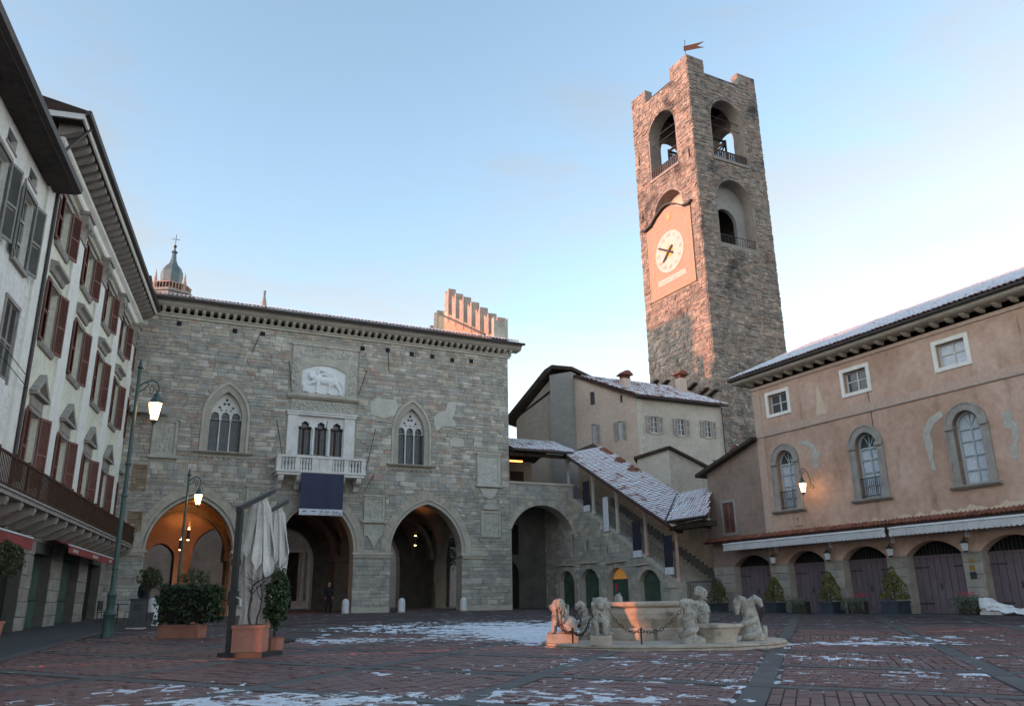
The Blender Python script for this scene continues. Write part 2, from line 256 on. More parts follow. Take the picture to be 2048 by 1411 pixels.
# ------------------------------------------------------------------ geometry helpers
class MB:
    def __init__(s): s.v = []; s.f = []; s.t = []; s.m = []
    def face(s, pts, t=.5, m=0):
        i = len(s.v); s.v += [tuple(p) for p in pts]; s.f.append(tuple(range(i, i + len(pts)))); s.t.append(t); s.m.append(m); return s
    def raw(s, V, Fc, t=.5, m=0):
        i = len(s.v); s.v += [tuple(p) for p in V]
        for f in Fc: s.f.append(tuple(i + k for k in f)); s.t.append(t); s.m.append(m)
        return s
    def box(s, x0, y0, z0, x1, y1, z1, t=.5, m=0):
        V = [(x0, y0, z0), (x1, y0, z0), (x1, y1, z0), (x0, y1, z0), (x0, y0, z1), (x1, y0, z1), (x1, y1, z1), (x0, y1, z1)]
        return s.raw(V, [(0, 3, 2, 1), (4, 5, 6, 7), (0, 1, 5, 4), (1, 2, 6, 5), (2, 3, 7, 6), (3, 0, 4, 7)], t, m)
    def prism(s, poly, y0, y1, t=.5, m=0):          # polygon in x,z extruded along y
        n = len(poly); V = [(a, y0, b) for a, b in poly] + [(a, y1, b) for a, b in poly]
        Fc = [tuple(range(n)), tuple(range(2 * n - 1, n - 1, -1))] + [(i, n + i, n + (i + 1) % n, (i + 1) % n) for i in range(n)]
        return s.raw(V, Fc, t, m)
    def prismz(s, poly, z0, z1, t=.5, m=0):
        n = len(poly); V = [(a, b, z0) for a, b in poly] + [(a, b, z1) for a, b in poly]
        Fc = [tuple(range(n - 1, -1, -1)), tuple(range(n, 2 * n))] + [(i, (i + 1) % n, n + (i + 1) % n, n + i) for i in range(n)]
        return s.raw(V, Fc, t, m)
    def prismx(s, poly, x0, x1, t=.5, m=0):         # polygon in y,z extruded along x
        n = len(poly); V = [(x0, a, b) for a, b in poly] + [(x1, a, b) for a, b in poly]
        Fc = [tuple(range(n - 1, -1, -1)), tuple(range(n, 2 * n))] + [(i, (i + 1) % n, n + (i + 1) % n, n + i) for i in range(n)]
        return s.raw(V, Fc, t, m)
    def strip(s, A, B, t=.5, m=0, close=False):     # quads between two point lists
        n = len(A)
        for i in range(n if close else n - 1):
            j = (i + 1) % n; s.face([A[i], A[j], B[j], B[i]], t, m)
        return s
    def ring(s, Pi, Po, y0, y1, t=.5, m=0):         # arch band between two x,z paths; front at y0
        f = lambda P, y: [(a, y, b) for a, b in P]
        s.strip(f(Pi, y0), f(Po, y0), t, m); s.strip(f(Po, y0), f(Po, y1), t, m); s.strip(f(Pi, y1), f(Pi, y0), t, m); s.strip(f(Po, y1), f(Pi, y1), t, m)
        for k in (0, -1): s.face([(Pi[k][0], y0, Pi[k][1]), (Po[k][0], y0, Po[k][1]), (Po[k][0], y1, Po[k][1]), (Pi[k][0], y1, Pi[k][1])], t, m)
        return s
    def tube(s, path, r, n=6, t=.5, m=0, cap=True):
        path = [Vector(p) for p in path]; rings = []
        N0 = None
        for i, p in enumerate(path):
            d = (path[min(i + 1, len(path) - 1)] - path[max(i - 1, 0)])
            if d.length < 1e-9: d = Vector((0, 0, 1))
            d.normalize()
            if N0 is None: N0 = d.orthogonal().normalized()
            else:
                N0 = N0 - d * N0.dot(d)
                N0 = N0.normalized() if N0.length > 1e-6 else d.orthogonal().normalized()
            B = d.cross(N0); rr = r[i] if isinstance(r, (list, tuple)) else r
            rings.append([p + (N0 * math.cos(2 * math.pi * k / n) + B * math.sin(2 * math.pi * k / n)) * rr for k in range(n)])
        for a, b in zip(rings, rings[1:]): s.strip(a, b, t, m, True)
        if cap: s.face(rings[0][::-1], t, m); s.face(rings[-1], t, m)
        return s
    def lathe(s, prof, c=(0, 0, 0), n=12, t=.5, m=0, sx=1, sy=1):
        rings = [[(c[0] + r * sx * math.cos(2 * math.pi * k / n), c[1] + r * sy * math.sin(2 * math.pi * k / n), c[2] + z) for k in range(n)] for r, z in prof]
        for a, b in zip(rings, rings[1:]): s.strip(a, b, t, m, True)
        if prof[0][0] > 1e-4: s.face(rings[0][::-1], t, m)
        if prof[-1][0] > 1e-4: s.face(rings[-1], t, m)
        return s
    def ell(s, c, r, rot=None, n=12, k=8, t=.5, m=0):
        M = rot or Matrix.Identity(3); c = Vector(c); rings = []
        for i in range(k + 1):
            a = math.pi * i / k - math.pi / 2
            rings.append([c + M @ Vector((r[0] * math.cos(a) * math.cos(2 * math.pi * j / n), r[1] * math.cos(a) * math.sin(2 * math.pi * j / n), r[2] * math.sin(a))) for j in range(n)])
        for a, b in zip(rings, rings[1:]): s.strip(a, b, t, m, True)
        return s
    def xf(s, M):
        s.v = [tuple(M @ Vector(p)) for p in s.v]; return s
    def add(s, o, M=None):
        i = len(s.v); s.v += [tuple(M @ Vector(p)) for p in o.v] if M else o.v
        s.f += [tuple(i + k for k in f) for f in o.f]; s.t += o.t; s.m += o.m; return s
    def mesh(s, name, mats):
        me = bpy.data.meshes.new(name); me.from_pydata(s.v, [], s.f)
        if not isinstance(mats, (list, tuple)): mats = [mats]
        for k in mats: me.materials.append(MT[k])
        at = me.attributes.new('tint', 'FLOAT', 'FACE'); at.data.foreach_set('value', [float(x) for x in s.t])
        if len(mats) > 1: me.polygons.foreach_set('material_index', s.m)
        me.update(); return me
    def build(s, name, mats, parent=None, smooth=False, **pr):
        me = s.mesh(name, mats)
        if smooth: weld(me)
        return put(name, me, parent, **pr)
def weld(me, ang=50):
    import bmesh
    b = bmesh.new(); b.from_mesh(me); bmesh.ops.remove_doubles(b, verts=b.verts, dist=1e-4); bmesh.ops.recalc_face_normals(b, faces=b.faces); b.to_mesh(me); b.free()
    me.polygons.foreach_set('use_smooth', [True] * len(me.polygons))
    try: me.set_sharp_from_angle(angle=R(ang))
    except Exception: pass
    me.update()
def put(name, me, parent=None, loc=None, rz=None, scale=None, **pr):
    o = bpy.data.objects.new(name, me); COL.objects.link(o); o.parent = parent
    if loc is not None: o.location = loc
    if rz is not None: o.rotation_euler = (0, 0, rz) if not isinstance(rz, tuple) else rz
    if scale is not None: o.scale = scale
    for k, v in pr.items(): o[k] = v
    return o
def thing(name, label, cat, loc=(0, 0, 0), rz=0, group=None):
    o = bpy.data.objects.new(name, None); COL.objects.link(o); o.location = loc; o.rotation_euler = (0, 0, rz)
    o['label'] = label; o['category'] = cat
    if group: o['group'] = group
    return o
def dup(o, parent=None, loc=None, rz=None, label=None, scale=None):
    c = o.copy(); COL.objects.link(c); c.parent = parent
    if loc is not None: c.location = loc
    if rz is not None: c.rotation_euler = (0, 0, rz)
    if scale is not None: c.scale = scale
    if label: c['label'] = label
    for ch in [x for x in KIDS(o)]: dup(ch, c)
    return c
def KIDS(o): return list(o.children)
def gz(x, y):
    return .0135 * min(y, 62) - .005 * max(-40, min(40, x))
def arch(xl, xr, zs, za, n=10):
    """points from left spring over the apex to right spring"""
    w = (xr - xl) / 2; r = za - zs; cx = (xl + xr) / 2; out = []
    if r > w * 1.02:
        Rr = (w * w + r * r) / (2 * w); th = math.asin(min(1, r / Rr))
        left = [(xl + Rr - Rr * math.cos(th * i / n), zs + Rr * math.sin(th * i / n)) for i in range(n + 1)]
        out = left + [(2 * cx - a, b) for a, b in left[-2::-1]]
    else:
        Rr = (w * w + r * r) / (2 * r); cz = za - Rr; th = math.asin(min(1, w / Rr))
        if r > w * .98: th = math.pi / 2
        out = [(cx + Rr * math.sin(th * i / n), cz + Rr * math.cos(th * i / n)) for i in range(-n, n + 1)]
    return out
def opening(xl, xr, z0, zs, za, n=8):
    return [(xl, z0)] + arch(xl, xr, zs, za, n) + [(xr, z0)]
def rect(x0, x1, z0, z1): return [(x0, z0), (x0, z1), (x1, z1), (x1, z0)]
def wall(outer, holes, y0, depth, t=.5, back=True):
    """flat wall in x,z at y0 (front) with holes, reveals 'depth' deep"""
    mb = MB(); loops = [[Vector((a, b, 0)) for a, b in outer]] + [[Vector((a, b, 0)) for a, b in h] for h in holes]
    tri = tessellate_polygon(loops); fl = [p for l in loops for p in l]
    V = [(p.x, y0, p.y) for p in fl]
    F2 = []
    for a, b, c in tri:
        n = (fl[b] - fl[a]).cross(fl[c] - fl[a]).z
        F2.append((a, b, c) if n > 0 else (a, c, b))
    mb.raw(V, F2, t)
    if back: mb.raw([(p.x, y0 + depth, p.y) for p in fl], [(a, c, b) for a, b, c in F2], t)
    for l in loops:
        n = len(l)
        for i in range(n):
            p, q = l[i], l[(i + 1) % n]
            mb.face([(p.x, y0, p.y), (q.x, y0, q.y), (q.x, y0 + depth, q.y), (p.x, y0 + depth, p.y)], t)
    return mb
def band_iv(poly, a, b):
    xs = []
    n = len(poly)
    for z in (a + 1e-4, (a + b) / 2, b - 1e-4):
        for i in range(n):
            (x1, z1), (x2, z2) = poly[i], poly[(i + 1) % n]
            if (z1 - z) * (z2 - z) < 0: xs.append(x1 + (x2 - x1) * (z - z1) / (z2 - z1))
    for x, z in poly:
        if a < z < b: xs.append(x)
    return (min(xs), max(xs)) if len(xs) > 1 else None
UNIT = {}
def unit_blocks(matname, n=10):
    if matname not in UNIT:
        L = []
        for k in range(n):
            mb = MB(); block(mb, -.5, .5, -.5, .5, 0, 1, (k + .5) / n, jit=.03, bev=.05); L.append(mb.mesh('stone', matname))
        UNIT[matname] = L
    return UNIT[matname]
def block(mb, x0, x1, z0, z1, y0, y1, t, jit=0, bev=None, M=None):
    """stone block: y0 is the back plane, front at -y1 (towards the viewer), edges chamfered"""
    b = bev if bev is not None else min(.02, (z1 - z0) * .18)
    j = lambda: random.uniform(-jit, jit)
    Bk = [(x0, y0, z0), (x1, y0, z0), (x1, y0, z1), (x0, y0, z1)]
    fr = -y1; mid = fr + (b if bev is None else .25)
    Md = [(x0 + j(), mid, z0 + j()), (x1 + j(), mid, z0 + j()), (x1 + j(), mid, z1 + j()), (x0 + j(), mid, z1 + j())]
    Fr = [(Md[0][0] + b, fr, Md[0][2] + b), (Md[1][0] - b, fr, Md[1][2] + b), (Md[2][0] - b, fr, Md[2][2] - b), (Md[3][0] + b, fr, Md[3][2] - b)]
    V = Bk + Md + Fr
    if M: V = [M @ Vector(p) for p in V]
    mb.raw(V, [(8, 9, 10, 11)] + [(4 + i, 4 + (i + 1) % 4, 8 + (i + 1) % 4, 8 + i) for i in range(4)] + [(i, (i + 1) % 4, 4 + (i + 1) % 4, 4 + i) for i in range(4)], t)
def stones(parent, matname, x0, x1, z0, z1, holes, ch, cw, face=((0, 0), 0), nparts=300, proud=(.015, .05), gap=.012, seed=1, tf=None, single='stone', field='stone_field', vis=None):
    """coursed stones on a wall face; the nparts that show largest are objects, the rest one 'stuff' part"""
    rnd = random.Random(seed); (ox, oy), rz = face; M = Matrix.Translation((ox, oy, 0)) @ Matrix.Rotation(rz, 4, 'Z')
    S = []; z = z0
    while z < z1 - .05:
        h = min(rnd.uniform(*ch) * (1.45 if rnd.random() < .14 else 1), z1 - z)
        if z1 - z - h < ch[0] * .6: h = z1 - z
        iv = sorted([i for i in (band_iv(p, z, z + h) for p in holes) if i]); spans = []; a = x0
        for l, r_ in iv:
            if l > a: spans.append((a, min(l, x1)))
            a = max(a, r_)
        if a < x1: spans.append((a, x1))
        for l, r_ in spans:
            x = l
            while x < r_ - .04:
                wd = rnd.uniform(*cw) * (1.55 if rnd.random() < .16 else 1)
                if r_ - x - wd < cw[0] * .6: wd = r_ - x
                S.append((x + gap / 2, x + wd - gap / 2, z + gap / 2, z + h - gap / 2, rnd.uniform(*proud), tf(x, z, rnd) if tf else rnd.random())); x += wd
        z += h
    S = [s for s in S if s[1] - s[0] > .03]
    ordr = sorted(range(len(S)), key=lambda i: -(S[i][1] - S[i][0]) * (S[i][3] - S[i][2]) * (vis(S[i]) if vis else 1))
    pick = set(ordr[:nparts]); mb = MB(); U = unit_blocks(matname)
    for i, s in enumerate(S):
        if i in pick:
            me = U[min(len(U) - 1, int(s[5] * len(U)))]
            c = M @ Vector(((s[0] + s[1]) / 2, 0, (s[2] + s[3]) / 2))
            put(single, me, parent, c, rz, (s[1] - s[0], s[4], s[3] - s[2]))
        else: block(mb, s[0], s[1], s[2], s[3], .0, s[4], s[5], jit=.009, M=M)
    if mb.f: mb.build(field, matname, parent, kind='stuff')
def leaves(mb, pts, size, rnd, n0=None):
    for p in pts:
        s = size * rnd.uniform(.6, 1.3); d = Vector((rnd.gauss(0, 1), rnd.gauss(0, 1), rnd.gauss(0, 1))).normalized()
        a = d.orthogonal().normalized(); b = d.cross(a); an = rnd.uniform(0, 6.28); a, b = a * math.cos(an) + b * math.sin(an), b * math.cos(an) - a * math.sin(an)
        p = Vector(p); mb.face([p - a * s, p - b * s * .45, p + a * s, p + b * s * .45], rnd.random())
def blob(name, prims, voxel, matname, parent=None, smooth=6, **pr):
    mb = MB()
    for q in prims:
        if q[0] == 'e': mb.ell(q[1], q[2], q[3] if len(q) > 3 else None)
        else: mb.tube(q[1], q[2], 10)
    me = mb.mesh(name, matname); weld(me); o = bpy.data.objects.new(name, me); COL.objects.link(o)
    r = o.modifiers.new('r', 'REMESH'); r.mode = 'VOXEL'; r.voxel_size = voxel
    if smooth: s = o.modifiers.new('s', 'SMOOTH'); s.iterations = smooth; s.factor = .5
    dg = bpy.context.evaluated_depsgraph_get(); m2 = bpy.data.meshes.new_from_object(o.evaluated_get(dg))
    bpy.data.objects.remove(o); m2.materials.clear(); m2.materials.append(MT[matname]); m2.polygons.foreach_set('use_smooth', [True] * len(m2.polygons)); m2.update()
    return put(name, m2, parent, **pr)
def text(body, size, loc, rot, matname, parent, name='numeral', ext=.01):
    c = bpy.data.curves.new(name, 'FONT'); c.body = body; c.size = size; c.align_x = 'CENTER'; c.align_y = 'CENTER'; c.extrude = ext
    o = bpy.data.objects.new(name, c); COL.objects.link(o)
    me = bpy.data.meshes.new_from_object(o.evaluated_get(bpy.context.evaluated_depsgraph_get())); bpy.data.objects.remove(o); me.materials.clear(); me.materials.append(MT[matname])
    return put(name, me, parent, loc, rot)
# ------------------------------------------------------------------ ground
xs = [-700, -40, 0, 40, 700]; ys = [-200, 0, 30, 62, 200, 1800]
mb = MB(); vid = {}
mb.v = [(x, y, gz(x, y)) for y in ys for x in xs]
for j in range(len(ys) - 1):
    for i in range(len(xs) - 1):
        a = j * len(xs) + i; mb.f.append((a, a + 1, a + 1 + len(xs), a + len(xs))); mb.t.append(.5); mb.m.append(0)
piazza = mb.build('piazza', 'ground', None, kind='structure', label='dark red brick piazza paving with grey stone bands and snow')
GN = Vector((.005, -.0135, 1)).normalized(); GQ = Vector((0, 0, 1)).rotation_difference(GN)
DA = Vector((.33, .944)).normalized(); DB = Vector((.866, -.5)).normalized()
def lineA(i): return Vector((-.64 + 3.05 * i, 9.0))         # a point on band i of family A
def lineB(j): return Vector((0, 8.6 + 3.25 * j))
def meet(p, d, q, e):
    den = d.x * e.y - d.y * e.x; s = ((q.x - p.x) * e.y - (q.y - p.y) * e.x) / den; return p + d * s
def nodeAB(i, j): return meet(lineA(i), DA, lineB(j), DB)
def in_view(x, y, m=1.0): return y > 7.6 and abs(x + .2) < .66 * y + m
FC = Vector((3.1, 18.2))
def left_edge(y):                                           # edge of the grey street along the left houses
    if y < 26: return -9.2 - (y - 15.4) * .324
    return -12.6 - (y - 26) * .104
def gpt(x, y, h): return (x, y, gz(x, y) + h)
bricks = []; slabs = []
rnd = random.Random(3)
HW = .15
def clip_len(c, d, L, quad, m):
    lo, hi = -L, L
    for k in range(4):
        p, q = quad[k], quad[(k + 1) % 4]; e = (q - p).normalized(); nrm = Vector((-e.y, e.x))
        a = (c - p).dot(nrm) - m; b = d.dot(nrm)
        if abs(b) < 1e-6:
            if a < 0: return None
        elif b > 0: lo = max(lo, -a / b)
        else: hi = min(hi, -a / b)
    return (lo, hi) if hi - lo > .07 else None
for i in range(-5, 7):
    for j in range(-4, 7):
        q = [nodeAB(i, j), nodeAB(i + 1, j), nodeAB(i + 1, j + 1), nodeAB(i, j + 1)]
        c = sum(q, Vector((0, 0))) / 4
        if not in_view(c.x, c.y, 3.2) or c.y > 23.5: continue
        ar = sum(q[k].x * q[(k + 1) % 4].y - q[k].y * q[(k + 1) % 4].x for k in range(4))
        if ar < 0: q = q[::-1]
        d = DA if (i + j) % 2 else DB
        d = Vector((d.x, d.y)); e = Vector((-d.y, d.x)); BLn, BW = .27, .135
        for r in range(-16, 17):
            off = rnd.uniform(0, .05) + (r % 2) * BLn / 2
            for k in range(-9, 10):
                p = c + e * (r * BW) + d * (k * BLn + off)
                if not in_view(p.x, p.y, .3) or p.x < left_edge(p.y): continue
                if ((p - FC).x / 2.75) ** 2 + ((p - FC).y / 2.3) ** 2 < 1: continue
                cl = clip_len(p, d, BLn / 2 - .008, q, HW + .065)
                if cl: bricks.append((p + d * (cl[0] + cl[1]) / 2, d, cl[1] - cl[0], BW - .016))
bricks.sort(key=lambda b: b[0].length)
UB = []
for k in range(8):
    mb = MB(); block(mb, -.5, .5, -.5, .5, 0, 1, (k + .5) / 8, jit=.02, bev=.035); mb.xf(Matrix.Rotation(R(-90), 4, 'X')); UB.append(mb.mesh('brick', 'brick_pave'))
mb = MB()
for n_, (p, d, L, W) in enumerate(bricks):
    ang = math.atan2(d.y, d.x); hh = .010 + rnd.uniform(0, .012)
    if n_ < 300:
        o = put('brick', UB[rnd.randrange(8)], piazza, (p.x, p.y, gz(p.x, p.y)), None, (L, W, hh))
        o.rotation_mode = 'QUATERNION'; o.rotation_quaternion = GQ @ Quaternion((0, 0, 1), ang)
    else:
        e = Vector((-d.y, d.x)); V = []
        for ins, h in ((0, 0), (0, hh - .004), (.006, hh)):
            for sx, sy in ((-1, -1), (1, -1), (1, 1), (-1, 1)):
                q = p + d * sx * (L / 2 - ins) + e * sy * (W / 2 - ins); V.append((q.x, q.y, gz(q.x, q.y) + h))
        mb.raw(V, [(8, 9, 10, 11)] + [(4 + a, 4 + (a + 1) % 4, 8 + (a + 1) % 4, 8 + a) for a in range(4)] + [(a, (a + 1) % 4, 4 + (a + 1) % 4, 4 + a) for a in range(4)], rnd.random())
mb.build('brick_field', 'brick_pave', piazza, kind='stuff')
for fam in (0, 1):
    for i in range(-6, 14):
        p0, d = (lineA(i), DA) if fam == 0 else (lineB(i), DB)
        s = -45.0
        while s < 60:
            L = rnd.uniform(.7, 1.25); p = p0 + d * (s + L / 2); s += L
            if p.y > 51 or not in_view(p.x, p.y, 1) or p.x < left_edge(p.y) + .2: continue
            if p.x > 15.2 + (34.5 - p.y) * .538 - .8: continue
            if p.y > 46 + p.x * .48 - .2: continue
            if ((p - FC).x / 2.9) ** 2 + ((p - FC).y / 2.45) ** 2 < 1: continue
            slabs.append((p, d, L, .012 + .003 * fam + rnd.uniform(0, .004)))
slabs.sort(key=lambda b: b[0].length)
US = []
for k in range(6):
    mb = MB(); block(mb, -.5, .5, -.5, .5, 0, 1, (k + .5) / 6, jit=.005, bev=.012); mb.xf(Matrix.Rotation(R(-90), 4, 'X')); US.append(mb.mesh('paving_slab', 'slab_pave'))
mb = MB()
for n_, (p, d, L, hh) in enumerate(slabs):
    if n_ < 300:
        o = put('paving_slab', US[rnd.randrange(6)], piazza, (p.x, p.y, gz(p.x, p.y)), None, (L - .012, .29, hh))
        o.rotation_mode = 'QUATERNION'; o.rotation_quaternion = GQ @ Quaternion((0, 0, 1), math.atan2(d.y, d.x))
    else:
        e = Vector((-d.y, d.x)) * .145; a = d * (L / 2 - .008)
        mb.face([gpt(*(p + sx * a + sy * e), hh) for sx, sy in ((-1, -1), (1, -1), (1, 1), (-1, 1))], rnd.random())
if mb.f: mb.build('slab_field', 'slab_pave', piazza, kind='stuff')
mb = MB(); L1 = [(left_edge(y), y) for y in (-10, 8, 15, 20, 26, 32, 38, 44)]
mb.strip([gpt(x - 14, y, .006) for x, y in L1], [gpt(x, y, .006) for x, y in L1]); mb.build('street', 'street', None, kind='structure', label='grey stone street along the left houses')
mb = MB()
for k in range(40):
    y = 6 + k * 1.0
    if y > 43: break
    p = Vector((left_edge(y), y)); q = Vector((left_edge(y + .97), y + .97)); nn = Vector((.14, .03))
    mb.face([gpt(*(p - nn), .02), gpt(*(p + nn), .02), gpt(*(q + nn), .02), gpt(*(q - nn), .02)], rnd.random())
mb.build('street_edging', 'slab_pave', None, kind='structure', label='grey stone edging between street and brick piazza')

# real snow lying in patches: a sheet that rises out of the paving where it lies thick
from mathutils import noise as mn
def snow_patch(name, x0, x1, y0, y1, st, thr, blobs, lab, hmax=.014, base=.009, fr=2.6):
    nx, ny = int((x1 - x0) / st), int((y1 - y0) / st); mb = MB(); H = {}
    for j in range(ny + 1):
        for i in range(nx + 1):
            x, y = x0 + i * st, y0 + j * st
            f = mn.fractal(Vector((x * fr, y * fr * .8, 3.1)), .7, 2.1, 7) * .52 + mn.noise(Vector((x * 13, y * 13, 1.7))) * .24
            b = max(a * max(0, 1 - math.hypot((x - cx) / rx, (y - cy) / ry)) for cx, cy, rx, ry, a in blobs)
            H[i, j] = (f + b - thr) if b > 0 else -1
    idx = {}
    for j in range(ny):
        for i in range(nx):
            c = [(i, j), (i + 1, j), (i + 1, j + 1), (i, j + 1)]
            if max(H[k] for k in c) <= 0: continue
            for k in c:
                if k not in idx:
                    x, y = x0 + k[0] * st, y0 + k[1] * st; idx[k] = len(mb.v); mb.v.append((x, y, gz(x, y) + base + max(-.03, min(hmax, H[k] * .14))))
            mb.f.append(tuple(idx[k] for k in c)); mb.t.append(.5); mb.m.append(0)
    if mb.f:
        o = mb.build(name, 'snow', None, kind='stuff', label=lab); o['category'] = 'snow'; o.data.polygons.foreach_set('use_smooth', [True] * len(o.data.polygons))
snow_patch('snow', -7.5, 5.2, 17, 34, 0.05, .40, [(-.3, 24, 3.6, 7.5, .50), (.9, 20.6, 2.0, 4.6, .54), (-4.6, 20.4, 3.0, 1.8, .46), (1.5, 28.5, 3.2, 4.5, .42), (-3.5, 27, 3, 5, .30)], 'broken sheet of snow left of and behind the fountain')
snow_patch('snow', -6.0, 3.4, 7.9, 12.0, .03, .30, [(-2.6, 9.0, 3.4, 1.6, .60), (.4, 9.2, 2.2, 1.4, .50), (-4, 10.3, 1.6, 1.0, .40), (1.8, 10.6, 1.6, 1.0, .40)], 'thin snow caught in the brick joints at the bottom edge', .012, .004)
snow_patch('snow', 4.4, 12.5, 10.0, 20, .045, .40, [(7.3, 17.4, 3.4, 1.3, .50), (4.9, 13.9, 1.8, 1.3, .40), (9.3, 13.4, 2.4, 1.1, .42), (5.8, 11.2, 1.6, .9, .40), (9, 19, 3, 1.5, .35)], 'scattered flecks of snow on the paving right of the fountain', .012, .008, 3.4)
snow_patch('snow', -3.0, 4.4, 11.5, 15.8, .045, .40, [(1.6, 13.6, 2.6, 1.6, .40), (-1.4, 12.4, 1.6, 1.0, .36), (3.2, 14.8, 1.6, 1.0, .40)], 'small snow flecks on the bricks just before the fountain', .010, .006, 3.4)
# ------------------------------------------------------------------ medieval palace (front plane y=0, inwards +y)
PA = math.atan2(.436, .900)
pal = thing('medieval_palace', 'long grey stone medieval palace with three pointed arcades and white balcony', 'palace', (-.304, 52.0, 0), PA)
ARCH = [(-20.9, -16.57, 4.0, 6.75), (-14.25, -9.95, 4.05, 6.85), (-7.76, -3.25, 4.05, 6.9)]
ZW = 16.75
outer = [(-27, 0)]
for xl, xr, zs, za in ARCH: outer += opening(xl, xr, 0, zs, za)
outer += [(0, 0), (0, ZW), (-27, ZW)]
WN = [(-18.36, -16.67, 9.3, 11.25, 12.75, -17.5), (-7.45, -5.78, 9.2, 11.2, 12.72, -6.6)]
holes = [opening(a, b, z0, zs, za) for a, b, z0, zs, za, c in WN] + [rect(-13.58, -10.82, 9.42, 11.62)]
pw = wall(outer, holes, 0, .9).build('wall', 'pal_mortar', pal)
# stones are left off where trim, plaques and windows sit
avoid = [[(xl, -1), (xl, zs - .02)] + arch(xl - .62, xr + .62, zs, za + .72, 10) + [(xr, zs - .02), (xr, -1)] for xl, xr, zs, za in ARCH]
avoid += [opening(a - .45, b + .45, z0 - .15, zs, za + .62) for a, b, z0, zs, za, c in WN]
avoid += [rect(-14.25, -10.1, 9.3, 16.1), rect(-21.25, -19.9, 8.75, 10.9), rect(-9.5, -8.15, 4.9, 7.25), rect(-2.35, -.5, 8.05, 10.25), rect(-2.05, -.62, 4.95, 6.7), rect(-16.25, -14.75, 6.45, 7.65)]
PATCH = [[(-9.25, 12.1), (-9.3, 12.9), (-8.9, 13.2), (-7.7, 13.15), (-7.5, 12.8), (-7.75, 12.15), (-8.5, 11.95)],
         [(-5.2, 12.3), (-4.8, 12.7), (-4.4, 12.75), (-4.3, 13.3), (-3.7, 13.45), (-3.75, 12.8), (-3.95, 12.3), (-3.7, 12.0), (-3.75, 11.8), (-4.6, 11.75), (-5.0, 11.4), (-5.15, 11.8)],
         [(-4.1, 10.55), (-4.15, 10.9), (-3.9, 11.1), (-3.2, 11.05), (-3.1, 10.6), (-3.6, 10.5)],
         [(-2.5, 10.6), (-2.4, 11.3), (-1.9, 11.2), (-1.95, 10.7)], [(-10.9, 5.0), (-10.6, 5.0), (-10.6, 5.1), (-10.9, 5.1)]]
avoid += PATCH[:3]
def ptint(x, z, r):
    v = r.random()
    if z > 6 and r.random() < .09: return .86 + .02 * v            # cream blocks
    if z > 8 and r.random() < .08: return .66 + .02 * v             # reddish blocks
    if z < 7: return r.choice([.05, .12, .2, .25, .55, .78, .95]) + .03 * v
    return r.choice([.1, .15, .25, .33, .42, .55, .75, .97]) + .03 * v - .02
stones(pw, 'pal_stone', -23.2, 0, .3, ZW, avoid, (.11, .27), (.17, .70), seed=11, tf=ptint, nparts=300, vis=lambda s: 1)
for k, P in enumerate(PATCH[:4]):
    MB().prism(P, -.045, 0).build('plaster_patch', 'plaster_patch', pw)
# putlog holes
for (x, z) in [(-20.49, 16.4), (-17.47, 16.36), (-15.92, 16.38), (-9.92, 16.22), (-8.32, 16.32), (-6.74, 16.24), (-5.36, 16.24), (-3.99, 16.16), (-2.66, 16.25)]:
    MB().box(x - .13, -.062, z - .13, x + .13, 0, z + .13).build('putlog_hole', 'dark', pw)
# arches: voussoirs and inner mouldings
for ai, (xl, xr, zs, za) in enumerate(ARCH):
    at = MB()
    for q, (o1, o2, yf) in enumerate(((.0, .10, -.02), (.10, .20, .0), (.20, .30, -.06))):
        Pi = [(xl - o1, .2)] + arch(xl - o1, xr + o1, zs, za + o1 * 1.1, 12) + [(xr + o1, .2)]
        Po = [(xl - o2, .2)] + arch(xl - o2, xr + o2, zs, za + o2 * 1.1, 12) + [(xr + o2, .2)]
        if ai == 0 or q != 1: at.ring(Pi[1:-1], Po[1:-1], yf, .4)
    tr = at.build('archivolt', 'pal_trim', pal)
    A = arch(xl - .30, xr + .30, zs, za + .33, 12); B = arch(xl - .62, xr + .62, zs, za + .72, 12)
    for k in range(len(A) - 1):
        m2 = MB(); g = .02
        a0, a1 = A[k], A[k + 1]; b0, b1 = B[k], B[k + 1]
        lerp = lambda p, q, t: (p[0] + (q[0] - p[0]) * t, p[1] + (q[1] - p[1]) * t)
        m2.prism([lerp(a0, a1, g), lerp(a0, a1, 1 - g), lerp(b0, b1, 1 - g), lerp(b0, b1, g)], -.035 - .015 * random.random(), 0, random.choice([.33, .42, .36, .45, .5]))
        m2.build('voussoir', 'pal_stone', tr)
# imposts and pier faces
for x0, x1 in ((-23.2, -20.9), (-16.57, -14.25), (-9.95, -7.76), (-3.25, -1.65)):
    m2 = MB().box(x0, -.10, 3.72, x1 + .0, .5, 3.86).box(x0 - (.09 if x0 > -23 else 0), -.16, 3.86, x1 + .09, .5, 4.02); m2.build('impost', 'pal_trim', pal)
    MB().box(x0 - .02, -.09, .3, min(x1 + .02, 0), .3, .98).build('plinth', 'pal_trim', pal)
MB().box(-1.65, -.09, .3, .05, .3, .98).build('plinth', 'pal_trim', pal)
